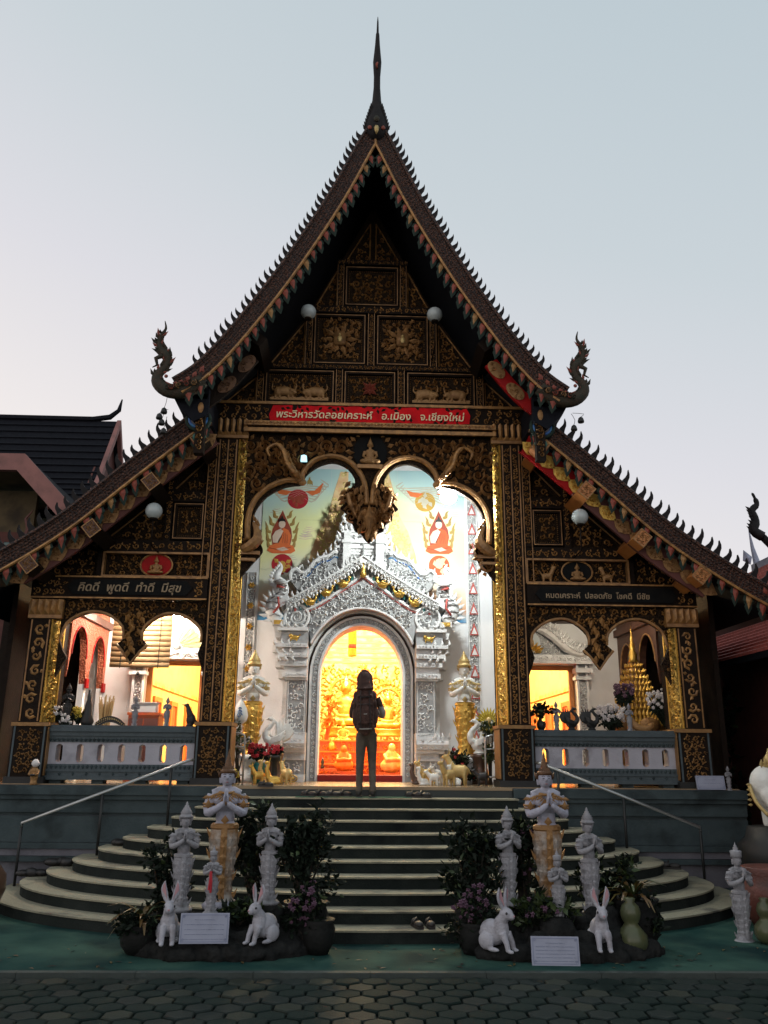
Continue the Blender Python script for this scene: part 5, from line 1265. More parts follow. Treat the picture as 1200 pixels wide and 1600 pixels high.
# ================================================================== STATUES
def spikes(mb, cx, cz, y, n, r, L, a0, a1, w, m): 
    for k in range(n):
        a = a0+(a1-a0)*k/(n-1); mb.leaf(cx+r*cos(a),cz+r*sin(a),y,L,a,w,.012,m)
def deity_meshes():
    D = {}
    b = MB()
    b.ell((0,0,.635),(.078,.056,.085),14,10); b.ell((0,.0,.545),(.066,.050,.075),14,8); b.ell((0,.0,.49),(.078,.058,.04),14,7)
    b.ell((-.045,-.035,.66),(.045,.03,.04)); b.ell((.045,-.035,.66),(.045,.03,.04))
    b.tube([(-.095,.0,.690),(-.05,.0,.706),(.05,.0,.706),(.095,.0,.690)],[.034,.040,.040,.034],10)
    b.tube([(0,.0,.69),(0,-.004,.775)],[.034,.029],10)
    b.ell((0,-.006,.808),(.049,.054,.062),14,10); b.ell((0,-.018,.785),(.037,.040,.038),12,8)
    for sx in (-1,1):
        b.tube(smooth_path([(sx*.098,.0,.69),(sx*.117,-.010,.63),(sx*.120,-.035,.575),(sx*.090,-.085,.588),(sx*.050,-.112,.612),(sx*.018,-.118,.640)],2),[.036,.036,.035,.033,.030,.030,.028,.026,.023,.020,.018],10)
        b.ell((sx*.011,-.120,.665),(.010,.017,.030),8,8)
        for k,(dy,L) in enumerate(((-.012,.040),(-.004,.048),(.005,.045),(.013,.036))):
            b.tube([(sx*.0085,-.120+dy,.682),(sx*.0075,-.120+dy*.9,.70+L*.5),(sx*.005,-.119+dy*.7,.692+L)],[.0068,.0062,.0038],6)
        b.tube([(sx*.012,-.132,.655),(sx*.012,-.142,.680),(sx*.008,-.142,.700)],[.008,.0068,.004],6)
        b.tube([(sx*.046,.004,.825),(sx*.050,.006,.790),(sx*.048,.004,.765)],[.010,.009,.007],6)
        b.ell((sx*.017,-.052,.815),(.011,.006,.005),8,6)
    b.tube([(0,-.052,.822),(0,-.063,.800),(0,-.055,.793)],[.006,.010,.007],6); b.ell((0,-.052,.775),(.014,.007,.005),8,6)
    D['body'] = organic(b,.0042,['statue_white'],2,'body')
    # skirt: layered, flaring at hips and hem with flame ornaments at the side
    b = MB()
    b.lathe([(.064,.50),(.080,.49),(.092,.46),(.098,.41),(.094,.34),(.082,.25),(.069,.16),(.064,.10),(.072,.05),(.090,.015),(.092,.0)],20,(0,0,0),.80)
    b.lathe([(.084,.505),(.096,.495),(.098,.475),(.090,.465)],20,(0,0,0),.80,m=1)
    b.T = None
    for r_,z in ((.096,.40),(.092,.34),(.083,.27),(.074,.20),(.066,.14),(.068,.08)):
        for k in range(12):
            a = 2*pi*(k+(.5 if int(z*100)%2 else 0))/12
            if sin(a) > .3: continue
            n = Vector((cos(a),sin(a)*1.1,0)).normalized()
            b.T = Matrix.Translation((r_*cos(a),r_*.8*sin(a),z)) @ Matrix(((-n.y,-n.x,0,0),(n.x,-n.y,0,0),(0,0,1,0),(0,0,0,1)))
            b.leaf(0,.035,.002,.07,-pi/2,.022,.011,0)
    b.T = None
    for sx in (-1,1):
        for k,(r0,z) in enumerate(((.088,.43),(.084,.30),(.066,.16),(.074,.045))):
            b.prism([(sx*(r0-.012),z+.012),(sx*(r0+.014),z+.016),(sx*(r0+.034),z+.046),(sx*(r0+.026),z+.010),(sx*(r0+.012),z-.02),(sx*(r0-.012),z-.026)],-.010,.010,1)
    b.add([(-.02,-.080,.48),(.02,-.080,.48),(.022,-.084,.38),(.018,-.064,.16),(.024,-.074,.03),(-.024,-.074,.03),(-.018,-.064,.16),(-.022,-.084,.38)],[(0,7,2,1),(7,6,3,2),(6,5,4,3)],1)
    for k in range(6): b.leaf(0,.45-.065*k,-.082+.003*k,.07,-pi/2,.026,.012,1)
    D['skirt'] = b.mesh('skirt', ['skirt_gold','gold_paint'])
    b = MB(); b.lathe([(.12,-.035),(.125,-.01),(.11,.0),(.10,.012)],18,(0,0,0),.85); D['base'] = b.mesh('base', ['statue_grey'], True)
    # jewellery: collar, armbands, belt
    b = MB()
    spikes(b,0,.705,-.056,11,.03,.058,pi+.15,2*pi-.15,.013,0)
    b.tube([(.052*cos(t),-.012+.052*sin(t),.715-.012*abs(sin(t))) for t in [2*pi*k/16 for k in range(17)]],.010,6)
    for sx in (-1,1):
        for k in range(5): b.leaf(sx*(.07+.012*k),.705-.006*k,-.040+.006*k,.05,-pi/2+sx*(.3+.25*k),.013,.02)
        b.tube([(sx*.117+.037*cos(t),-.012+.040*sin(t),.632) for t in [2*pi*k/12 for k in range(13)]],.008,5); b.tube([(sx*.118+.037*cos(t),-.014+.040*sin(t),.615) for t in [2*pi*k/12 for k in range(13)]],.006,5)
        b.leaf(sx*.12,.60,-.055,.065,pi/2,.022,.02); b.tube([(sx*.066,-.10+.022*cos(t),.605+.026*sin(t)) for t in [2*pi*k/10 for k in range(11)]],.006,5)
    b.leaf(0,.50,-.052,.06,pi/2,.028,.014)
    D['jewellery'] = b.mesh('jewellery', ['gold_paint'], True)
    b = MB()
    b.lathe([(.05,.832),(.060,.838),(.060,.850),(.052,.862)],18,(0,-.004,0),1.05); b.lathe([(.046,.862),(.050,.875),(.040,.885),(.043,.897),(.032,.905),(.034,.918),(.024,.926),(.026,.938),(.016,.948),(.014,.965),(.006,.985),(.001,1.0)],14,(0,-.004,0))
    for k in range(9): a = pi+pi*k/8; b.leaf(.055*cos(a),.852,-.06*abs(sin(a))-.004,.035,pi/2,.012,.01)
    for sx in (-1,1): b.prism([(sx*.05,.80),(sx*.072,.81),(sx*.080,.855),(sx*.066,.84),(sx*.058,.87),(sx*.05,.85)],-.012,.008)
    b.v = [(x*(.88 if z < .866 else .62),y*(.92 if z < .866 else .66),z) for x,y,z in b.v]; D['crown'] = b.mesh('crown', ['crown_brown'], True)
    b = MB(); b.lathe([(.050,.832),(.058,.842),(.072,.848),(.073,.858),(.058,.866),(.056,.890),(.060,.896),(.046,.906),(.050,.915),(.034,.925),(.037,.935),(.022,.945),(.025,.955),(.012,.968),(.013,.980),(.002,1.0)],16,(0,-.004,0))
    for sx in (-1,1): b.prism([(sx*.05,.80),(sx*.066,.815),(sx*.070,.845),(sx*.05,.85)],-.012,.008)
    D['tall_crown'] = b.mesh('crown', ['statue_grey'], True)
    b = MB(); b.lathe([(.048,.838),(.062,.845),(.058,.87),(.064,.905),(.050,.912),(.030,.916),(.024,.925),(.030,.938),(.014,.948),(.018,.960),(.006,.972),(.002,1.0)],16,(0,-.004,0)); D['short_crown'] = b.mesh('crown', ['statue_grey'], True)
    b = MB()
    for sx in (-1,1): b.ell((sx*.0175,-.0555,.8125),(.0085,.004,.0028),8,5,0); b.tube([(sx*.008,-.056,.824),(sx*.018,-.0545,.829),(sx*.030,-.047,.825)],.0016,4,m=0)
    D['eyes'] = b.mesh('eyes', ['eye_dark'])
    b = MB(); b.ell((0,-.0575,.7755),(.011,.0035,.0028),8,5); D['lips'] = b.mesh('lips', ['lip_red'])
    b = MB(); b.ell((0,.010,.832),(.050,.050,.040),14,8); D['hair'] = b.mesh('hair', ['black_hair'], True)
    return D
DM = deity_meshes()
def deity(loc, h, label, style, rz=0, group=None, name='deity_statue', base=True):
    t = thing(name, label, 'statue', loc, rz, group, h)
    gold = style in ('painted','porch')
    bm = {'painted':'statue_white','grey':'statue_grey','small':'statue_grey','porch':'swan_white','dark':'black_iron'}[style]
    link('body', retint(DM['body'],[bm]), t)
    link('skirt', DM['skirt'] if style == 'painted' else retint(DM['skirt'],['gold_leaf','gold_pale'] if style == 'porch' else [bm,bm]), t)
    link('crown', DM['crown'] if style == 'painted' else retint(DM['tall_crown' if style != 'small' else 'short_crown'],['gold_pale' if style == 'porch' else bm]), t)
    link('jewellery', DM['jewellery'] if style == 'painted' else retint(DM['jewellery'],['gold_pale' if style == 'porch' else bm]), t)
    if style == 'painted': link('hair', DM['hair'], t); link('eyes', DM['eyes'], t); link('lips', DM['lips'], t)
    if base: link('base', retint(DM['base'],[bm]), t)
    return t
G1 = 'praying deity statues on the rock gardens'
deity((-1.46,-3.36,.40),1.45,'large white and gold praying deity statue, behind the small statue with a red ribbon','painted',.12,G1)
deity((1.80,-3.38,.40),1.46,'large white and gold praying deity statue, in the rock garden with the gourd jar','painted',.0,G1)
deity((-1.83,-3.48,.37),.97,'grey praying deity statue behind the left rabbit of the garden with the red ribbon','grey',.25,G1)
deity((-.985,-3.46,.43),.90,'grey praying deity statue beside the dark bush of the garden with the red ribbon','grey',-.15,G1)
deity((1.38,-3.46,.42),.90,'grey praying deity statue behind the sideways rabbit of the garden with the gourd jar','grey',.30,G1)
deity((2.20,-3.44,.33),.98,'grey praying deity statue beside the olive gourd jar','grey',.30,G1)
deity((-1.50,-3.70,.37),.585,'small grey praying deity statue with a red ribbon above the left plaque','small',.05,G1)
deity((1.81,-3.72,.29),.65,'small grey praying deity statue above the right plaque','small',.0,G1)
b = MB(); b.tube([(-.02,-.125,.62),(-.015,-.135,.50),(-.03,-.125,.34)],[.012,.016,.02],5); b.tube([(.0,-.125,.62),(.01,-.135,.46),(.0,-.12,.30)],[.012,.016,.02],5)
t = solo('red_ribbon', b, ['petal_red'], 'red ribbon hanging from the hands of the small left statue', 'ribbon', (-1.50,-3.70,.37)); t.scale = (.585,)*3
deity((3.88,-3.02,.0),.95,'grey praying deity statue standing alone at the right edge','small',.15)
deity((-1.80,1.30,1.78),1.66,'white praying deity statue with golden skirt left of the doorway','porch',.12,'guardian deities beside the doorway','guardian_statue')
deity((1.60,1.30,1.80),1.66,'white praying deity statue with golden skirt right of the doorway','porch',-.08,'guardian deities beside the doorway','guardian_statue')
for i,(x,y,z,h,st_,lb) in enumerate(((-3.36,.19,2.185,.42,'grey','small grey deity statuette on the left balustrade, in front of the carved white band'),(-2.90,.19,2.185,.42,'grey','small grey deity statuette on the left balustrade, in front of the yellow doorway'),
        (2.81,.19,2.185,.42,'grey','small grey deity statuette on the right balustrade, in front of the orange doorway'),(3.90,.19,2.185,.40,'grey','small pale deity statuette on the right balustrade, before the golden shrine'),
        (-4.36,.24,2.185,.60,'dark','dark deity statuette among flowers at the left end of the balustrade'),(4.72,-.12,1.375,.33,'grey','tiny grey deity statuette beside the outer right column'))):
    deity((x if i < 5 else 5.16,y,z),h,lb,st_,0,'statuettes along the balustrades','deity_statuette')

# ---- porch stands for guardians and swans
def stand(loc, r, h, label, mat='stucco'):
    b = MB(); b.lathe([(r,0),(r,.05),(r*.85,.07),(r*.8,h*.45),(r*.7,h*.55),(r*.85,h*.8),(r*.95,h*.9),(r*.95,h)],16); return solo('pedestal', b, [mat], label, 'pedestal', loc, 0, 'round pedestals in the porch', True)
stand((-1.80,1.30,FZ+.013),.24,.37,'round white pedestal under the left guardian statue'); stand((1.60,1.30,FZ+.013),.24,.39,'round white pedestal under the right guardian statue')
stand((-1.41,1.15,FZ+.013),.16,.45,'dark round pedestal under the left swan','ceramic_brown'); stand((1.80,1.15,FZ+.013),.16,.45,'dark round pedestal under the right swan','ceramic_brown')
def swan_mesh():
    e = MB(); e.ell((0,0,.13),(.13,.09,.09)); e.tube(smooth_path([(-.07,0,.16),(-.14,-.01,.22),(-.13,-.01,.32),(-.06,-.01,.40),(-.03,-.01,.46),(-.08,-.01,.50)],3),[.06]*3+[.05]*3+[.042]*3+[.035]*3+[.032]*3+[.028],8)
    e.ell((-.085,-.01,.495),(.04,.03,.03)); e.tube([(-.11,-.01,.49),(-.16,-.01,.475)],[.018,.004],6); e.tube([(-.06,0,.51),(-.02,0,.57)],[.015,.003],5)
    for k in range(7):
        a = .5+.19*k; L = .36-.02*abs(k-3); e.tube([(.04,.0,.13),(.06+.6*L*cos(a),.0,.14+.6*L*sin(a)),(.06+L*cos(a)-.03,.0,.15+L*sin(a)+.03)],[.035,.04,.008],6)
    for sy in (-1,1):
        for k in range(3): e.tube([(-.05,sy*.08,.13+.03*k),(.08,sy*.10,.17+.035*k),(.17,sy*.08,.25+.04*k)],[.02,.028,.006],6)
    e.lathe([(.09,0),(.10,.02),(.06,.05)],12)
    return organic(e,.010,['swan_white'],1,'swan_body')
SW = swan_mesh()
for x,lb,sx in ((-1.41,'white swan sculpture with upswept tail left of the doorway',1),(1.80,'white swan sculpture with upswept tail right of the doorway',1)):
    t = thing('swan_sculpture', lb, 'sculpture', (x,1.15,FZ+.463), 0, 'swan sculptures in the porch', 1.02); link('body', SW, t, None, None, (sx,1,1))
    b = MB(); b.ell((-.10*sx,-.035,.50),.007,6,5); b.ell((-.10*sx,.015,.50),.007,6,5); part('eyes', b, ['eye_dark'], t)
for x,lb in ((3.03,'dark swan statuette on the right balustrade beside the white door jamb'),(3.33,'dark long necked bird statuette on the right balustrade by the bluish wall')):
    t = thing('bird_statuette', lb, 'statuette', (x,.19,2.185), 0, 'statuettes along the balustrades', .62); link('body', retint(SW,['black_iron']), t, None, None, (-1,1,1))
t = thing('bird_statuette', 'black bird statuette at the right end of the left balustrade', 'statuette', (-2.56,.19,2.185), 0, 'statuettes along the balustrades', .66)
e = MB(); e.ell((.02,0,.14),(.11,.08,.13)); e.tube([(-.0,0,.22),(-.05,0,.36),(-.07,0,.43)],[.08,.055,.04],8); e.ell((-.09,0,.45),(.055,.045,.045)); e.tube([(-.12,0,.45),(-.22,0,.47)],[.025,.004],6); e.tube([(.06,0,.12),(.2,0,.05)],[.06,.02],6); e.lathe([(.08,0),(.08,.03),(.05,.06)],10)
link('body', organic(e,.012,['black_hair'],1), t)

# ---- rabbits
def rabbit_meshes():
    e = MB()
    e.ell((0,.05,.16),(.095,.14,.125),14,10); e.ell((0,-.05,.20),(.078,.085,.12),12,9)
    e.ell((0,-.12,.345),(.058,.075,.062),12,9); e.ell((0,-.175,.325),(.036,.04,.036),10,8)
    e.tube([(0,-.05,.26),(0,-.10,.32)],[.065,.055],10)
    for sx in (-1,1):
        e.tube([(sx*.045,-.10,.17),(sx*.052,-.15,.08),(sx*.052,-.165,.015)],[.04,.028,.026],8); e.ell((sx*.052,-.19,.015),(.026,.04,.018),8,6)
        e.ell((sx*.085,.07,.09),(.045,.09,.085),10,8); e.ell((sx*.088,-.01,.02),(.03,.075,.022),8,6)
        E = smooth_path([(sx*.025,-.10,.39),(sx*.055,-.085,.46),(sx*.070,-.08,.53),(sx*.062,-.085,.595)],3)
        e.tube(E,[.018,.024,.029,.033,.034,.033,.029,.022,.013,.006],8,sq=.55)
    e.ell((0,.19,.13),(.04,.035,.04),8,6)
    D = {'body':organic(e,.0065,['rabbit_white'],2,'body')}
    q = MB()
    for sx in (-1,1): q.add([(sx*.030,-.122,.41),(sx*.045,-.108,.45),(sx*.085,-.098,.50),(sx*.080,-.103,.55),(sx*.064,-.104,.58),(sx*.050,-.104,.53)],[tuple(range(6)) if sx > 0 else tuple(range(5,-1,-1))])
    D['inner_ear'] = q.mesh('inner_ear',['pale_pink'])
    q = MB()
    for sx in (-1,1): q.ell((sx*.050,-.155,.358),(.010,.013,.013),8,6)
    D['eyes'] = q.mesh('eyes',['eye_dark'])
    q = MB(); q.ell((0,-.213,.332),(.012,.007,.009),8,6); D['nose'] = q.mesh('nose',['pale_pink'])
    return D
RM = rabbit_meshes()
for (x,y,z,h,rz,lb) in ((-1.86,-3.80,.13,.90,.15,'white rabbit statue facing forward, left of the left plaque'),(-.99,-3.80,.13,.86,-.75,'white rabbit statue with head turned, right of the left plaque'),
                        (1.18,-3.86,.08,.92,.85,'white rabbit statue sitting sideways, left of the right plaque'),(2.16,-3.84,.09,.92,-.05,'white rabbit statue facing forward, beside the olive gourd jar')):
    t = thing('rabbit_statue', lb, 'rabbit statue', (x,y,z), rz, 'white rabbit statues in the rock gardens', h)
    for k in RM: link(k, RM[k], t)

# ---- rock gardens
from mathutils import noise
def rocks(cx, cy, rx, ry, seed, label):
    rg = random.Random(seed); e = MB()
    e.lathe([(1.0,-.05),(1.0,.05),(.92,.11),(.6,.16),(.1,.18)],26,(0,0,0),ry/rx*1.0); e.v = [(x*rx,y*rx,z) for x,y,z in e.v]
    for k in range(46):
        a = 2*pi*k/46*1.0+rg.uniform(-.05,.05); r = rg.uniform(.82,.99)
        e.ell((rx*r*cos(a),ry*r*sin(a),rg.uniform(.0,.06)),(rg.uniform(.07,.13),rg.uniform(.06,.10),rg.uniform(.06,.12)),7,5)
    for k in range(60):
        a = rg.uniform(0,6.28); r = rg.uniform(0,.8)**.7
        e.ell((rx*r*cos(a),ry*r*sin(a)+.05,.14+.14*(1-r)*(1 if sin(a) > -.2 else .4)),(rg.uniform(.06,.13),rg.uniform(.06,.11),rg.uniform(.05,.11)),7,5)
    for x,y,h in ((-.06,.22,.40),(-.45,.12,.36),(.42,.12,.40),(-.08,-.13,.34)): e.lathe([(.20,.0),(.17,h-.04),(.12,h)],9,(x,y,0),.85)
    me = organic(e,.018,['rock'],1,'rock_planter')
    for v in me.vertices:
        p = v.co+Vector((seed,0,0)); v.co += v.normal*(noise.noise(p*9)*.022+noise.noise(p*24)*.012)
    o = link('rock_planter', me, None, (cx,cy,0), label=label); o['category'] = 'rock garden'; o['group'] = 'rock gardens before the stairs'
    return o
rocks(-1.40,-3.57,.88,.36,3,'low dark rock garden whose small statue wears a red ribbon'); rocks(1.86,-3.60,.90,.38,8,'low dark rock garden with the olive gourd jar')

# ---- plaques with faint blue writing
def plaque(loc, w, h, rz, tilt, label, lines):
    t = thing('plaque', label, 'plaque', loc, rz, 'white stone plaques')
    b = MB(); b.T = Matrix.Rotation(tilt,4,'X'); b.box(-w/2,w/2,0,.03,0,h); part('slab', b, ['plaque_white'], t)
    q = MB(); q.T = b.T; rg = random.Random(int(w*1000)); frame(q,-w/2+.012,w/2-.012,.012,h-.012,.006,-.002,-.0005)
    for x in (-w/2+.03,w/2-.03):
        for z in (.03,h-.03): q.curl(x,z,-.001,.014,0,1,.003,.002,n=6)
    for j in range(lines):
        z = h-.055-j*(h-.09)/max(1,lines-1); hw = (w*.20 if j == 0 else w*.40); x = -hw
        while x < hw:
            L = rg.uniform(.004,.008); q.curl(x,z,-.0005,.0045,rg.uniform(0,6),rg.choice((-1,1)),.0013,.001,n=5); x += rg.choice((.0085,.0085,.0085,.016))
    part('faded_writing', q, ['ink_blue'], t)
    return t
plaque((-1.505,-3.97,.15),.44,.25,.03,-.12,'white plaque with blue writing between the rabbits of the garden with the red ribbon',5)
plaque((1.675,-4.09,.0),.43,.235,-.05,-.14,'white plaque with blue writing between the rabbits of the garden with the gourd jar',6)
plaque((4.89,-.16,FZ+.005),.40,.19,-.03,-.20,'white plaque leaning on the foot of the outer right column',3)

# ---- planting
LEAFM = {}
def bush(loc, rx, ry, rz_, n, label, mats=('foliage','foliage_light','stem'), L=.09, flowers=None, nf=0, seed=1, cat='bush', name='leafy_bush', group=None, light=.12, zmin=0):
    rg = random.Random(seed); t = thing(name, label, cat, loc, 0, group); b = MB(); st_ = MB(); cl = []
    for k in range(max(6,int(n/60))):
        a = rg.uniform(0,6.28); r = rg.uniform(.15,.9); z = rg.uniform(.25,1.0)
        cl.append((rx*r*cos(a)*(1.1-.5*abs(z-.55)),ry*r*sin(a),rz_*z*rg.uniform(.8,1.05)))
    for c in cl: st_.tube([(rg.uniform(-.04,.04),0,0),(c[0]*.5,c[1]*.5,c[2]*.55),c],[.014,.010,.005],5)
    for k in range(n):
        c = rg.choice(cl); s = min(rx,rz_)*.30
        p = Vector((c[0]+rg.gauss(0,s*.62),c[1]+rg.gauss(0,s*.55),max(zmin,c[2]+rg.gauss(0,s*.62))))
        l = L*rg.uniform(.55,1.25); d = Vector((rg.gauss(0,1),rg.gauss(0,1)-.2,rg.gauss(.3,.8))).normalized(); u = d.orthogonal().normalized(); u = Matrix.Rotation(rg.uniform(0,6.28),3,d) @ u; w = d.cross(u)
        b.add([p,p+d*l*.45+u*l*.24,p+d*l,p+d*l*.45-u*l*.24,p+d*l*.5+w*l*.05],[(0,1,4),(1,2,4),(2,3,4),(3,0,4)],1 if rg.random() < light else 0)
    part('stems', st_, [mats[2]], t); o = part('foliage', b, [mats[0],mats[1]], t); o['kind'] = 'stuff'
    if flowers:
        f = MB()
        for k in range(nf):
            c = rg.choice(cl); s = min(rx,rz_)*.32
            p = Vector((c[0]+rg.gauss(0,s*.7),c[1]-abs(rg.gauss(0,s*.6))-.02,max(zmin,c[2]+rg.gauss(0,s*.7))))
            r = rg.uniform(.016,.03)
            for j in range(5): a = j*1.257+rg.uniform(-.3,.3); f.leaf(p.x,p.z,p.y,r*1.2,a,r*.5,r*.5)
        o = part('flowers', f, [flowers], t); o['kind'] = 'stuff'
    return t
def rosette(loc, r, label, seed, mat='bromeliad', n=26):
    rg = random.Random(seed); t = thing('bromeliad', label, 'plant', loc)
    me = {}
    for k in range(n):
        b = MB(); a = k*2.4+rg.uniform(-.2,.2); el_ = rg.uniform(.35,1.25); L = r*rg.uniform(.7,1.1); w = r*.085
        pts = []
        for j in range(5):
            u = j/4; e_ = el_-u*u*.7; rr = L*u; pts.append((Vector((cos(a)*rr*cos(e_),sin(a)*rr*cos(e_),rr*sin(e_)+.03)),w*(1-.85*u**2)*(.6+.8*u if u < .5 else 1)))
        sd = Vector((-sin(a),cos(a),0)); vs = []; fs = []
        for p,ww in pts: vs += [p-sd*ww,p+sd*ww+Vector((0,0,0)),p+Vector((0,0,-ww*.4))]
        for j in range(4): q = j*3; fs += [(q,q+2,q+5,q+3),(q+2,q+1,q+4,q+5)]
        b.add(vs,fs); part('leaf', b, [mat if k%3 else 'foliage_light'], t, True)
    return t
def pot(loc, r, h, label, mat='ceramic_brown'):
    b = MB(); b.lathe([(r*.6,0),(r*.9,h*.3),(r,h*.7),(r*.88,h*.88),(r*.98,h),(r*.8,h-.02)],14); return solo('flower_pot', b, [mat], label, 'pot', loc, 0, None, True)
pot((-.62,-3.42,.0),.23,.42,'dark round pot under the tall bush of the garden with the red ribbon','pot_black'); pot((-.48,-3.62,.0),.16,.30,'small dark pot under the pink flowers of the garden with the red ribbon','pot_black')
bush((-.64,-3.42,.38),.29,.20,.86,1500,'tall dark bush right of the left group of statues',L=.085,seed=2,light=.04)
bush((-.56,-3.62,.26),.23,.15,.34,500,'low pink flowered bush at the right end of the garden with the red ribbon',L=.07,flowers='petal_pink',nf=46,seed=3)
bush((-1.18,-3.20,.30),.26,.12,.98,1100,'dark shrub between the two tallest right figures of the garden with the red ribbon',L=.09,seed=4,light=.10)
bush((-2.02,-3.40,.26),.24,.14,.66,800,'dark shrub behind the left rabbit of the garden with the red ribbon',L=.08,seed=5,light=.06)
rosette((-2.14,-3.66,.22),.36,'spiky yellowish bromeliad at the left end of the garden with the red ribbon',1); pot((-2.15,-3.62,.0),.20,.26,'dark pot under the left bromeliad','pot_black')
bush((-1.25,-3.62,.25),.25,.10,.20,260,'low green leaves at the foot of the left statues',L=.10,seed=6,light=.5)
bush((1.06,-3.42,.35),.32,.20,.82,1500,'tall dark bush left of the right group of statues',L=.085,seed=7,light=.04); pot((1.04,-3.42,.0),.22,.38,'dark round pot under the tall bush of the garden with the gourd jar','pot_black')
bush((.98,-3.66,.24),.20,.13,.36,500,'low pink flowered bush at the left end of the garden with the gourd jar',L=.07,flowers='petal_pink',nf=60,seed=8); pot((1.0,-3.62,.0),.16,.28,'small dark pot under the pink flowers of the garden with the gourd jar','pot_black')
bush((1.58,-3.20,.30),.24,.12,.98,1100,'dark shrub between the two tallest left figures of the garden with the gourd jar',L=.09,seed=9,light=.10,flowers='petal_pink',nf=14)
bush((1.60,-3.68,.26),.30,.10,.24,420,'low yellowish plant at the foot of the large right deity',L=.10,seed=10,light=.6,flowers='petal_pink',nf=14)
bush((2.40,-3.28,.28),.24,.12,.55,700,'leafy shrub behind the olive gourd jar',L=.10,seed=11,light=.35)
rosette((2.62,-3.42,.42),.36,'reddish bromeliad rising behind the olive gourd jar',2); pot((2.66,-3.36,.0),.24,.45,'dark tall pot under the right bromeliad','pot_black')
for i,(x,y,z,w) in enumerate(((-.60,-3.62,.10,.24),(-2.14,-3.74,.08,.22),(1.02,-3.70,.08,.26),(2.66,-3.50,.12,.22))):
    bush((x,y,z),w,.12,.30,420,('low dark leaves over pots at the right end of the garden with the red ribbon','low dark leaves at the left end of the garden with the red ribbon','low dark leaves over pots at the left end of the garden with the gourd jar','low dark leaves beside the olive gourd jar')[i],L=.075,seed=60+i,light=.05)
def gourd(loc, s, label, mat):
    b = MB(); b.lathe([(.07,0),(.15,.05),(.19,.14),(.18,.24),(.11,.32),(.08,.36),(.11,.41),(.125,.48),(.10,.56),(.055,.60),(.07,.64),(.05,.65)],18); o = solo('gourd_jar', b, [mat], label, 'jar', loc, 0, 'double gourd jars', True); o.scale = (s,s,s); return o
gourd((2.50,-3.70,.0),.78,'olive double gourd jar at the right end of the garden with the gourd jar','ceramic_olive')
gourd((4.06,-3.16,.0),.66,'olive double gourd jar behind the statue at the right edge','ceramic_olive')
b = MB(); b.lathe([(.16,0),(.24,.10),(.30,.28),(.29,.42),(.20,.54),(.15,.58),(.19,.63),(.17,.64)],20); solo('water_urn', b, ['ceramic_brown'], 'big brown glazed urn at the left edge beside the steps', 'urn', (-4.42,-2.0,.0), 0, None, True).scale = (1.1,1.1,1.1)
b = MB(); b.lathe([(.20,0),(.30,.12),(.36,.30),(.34,.44),(.26,.55),(.30,.62),(.27,.63)],20); solo('water_urn', b, ['urn_red'], 'reddish urn behind the statue at the right edge', 'urn', (4.55,-2.30,.0), 0, None, True)
def flowerbunch(loc, r, n, mat, label, seed, h=.2, leaf=True, name='flower_bunch'):
    rg = random.Random(seed); t = thing(name, label, 'flowers', loc); f = MB(); s_ = MB()
    for k in range(n):
        a = rg.uniform(0,6.28); q = r*rg.random()**.5; p = (q*cos(a),q*sin(a)*.6,h+rg.uniform(-.35,.35)*r*2*(1-q/r*.3)); R = rg.uniform(.02,.034)
        for j in range(6): f.leaf(p[0],p[2],p[1]-.01,R*1.2,j*1.05+a,R*.55,R*.7)
        s_.tube([(0,0,0),(p[0]*.6,p[1]*.6,p[2]*.6),p],[.006,.004,.003],4)
        if leaf:
            for j in range(2): s_.leaf(p[0]*.7,p[2]*.7,p[1]*.7,.08,rg.uniform(0,6.28),.022,.01)
    part('stems', s_, ['foliage'], t); o = part('blossoms', f, [mat] if isinstance(mat,str) else mat, t); o['kind'] = 'stuff'
    return t
flowerbunch((-4.42,-1.55,.0),.10,8,'petal_red','small red flowers on the ground by the brown urn',1,.12); flowerbunch((4.35,-1.95,.0),.09,7,'petal_red','small red flowers at the right end of the lowest step',2,.08)

# ---- big white sculpture on its dark pedestal at the right edge
b = MB(); b.lathe([(.62,0),(.62,.10),(.55,.14),(.50,.45),(.56,.52),(.60,.78),(.50,.86),(.46,.99)],18,(0,0,0),.9); solo('pedestal', b, ['black_iron'], 'heavy dark pedestal at the right edge under the white animal', 'pedestal', (5.22,-1.5,0), 0, None, True)
t = thing('elephant_statue', 'white elephant statue with gold trim at the right edge', 'statue', (5.22,-1.5,.99))
e = MB(); e.ell((.05,.0,.42),(.40,.26,.30),16,10); e.ell((-.18,-.02,.52),(.22,.20,.22),12,9); e.tube(smooth_path([(-.22,-.05,.5),(-.20,-.16,.30),(-.10,-.20,.10),(-.08,-.22,.02)],3),[.13]*3+[.10]*3+[.07]*3+[.05],9)
for x in (-.12,.26):
    for y in (-.14,.14): e.tube([(x,y,.30),(x,y,0)],[.11,.09],9)
e.ell((-.05,-.22,.52),(.16,.04,.20),10,8); e.ell((-.05,.2,.52),(.16,.04,.20),10,8)
link('body', organic(e,.02,['swan_white'],2), t)
b = MB(); b.tube(smooth_path([(-.42,-.02,.50),(-.40,-.12,.30),(-.30,-.2,.14)],4),.025,6); b.tube(smooth_path([(-.20,-.24,.70),(-.16,-.27,.45),(-.08,-.26,.22)],4),.03,6)
for k in range(5): b.leaf(-.28+.05*k,.70+.015*k,-.12,.11,pi/2,.03,.03); b.leaf(-.41,.50-.06*k,-.05,.07,pi,.02,.02)
b.lathe([(.10,0),(.12,.04),(.06,.08),(.07,.11),(.02,.18),(.004,.24)],10,(-.14,-.04,.70)); part('gold_trim', b, ['gold_pale'], t, True)

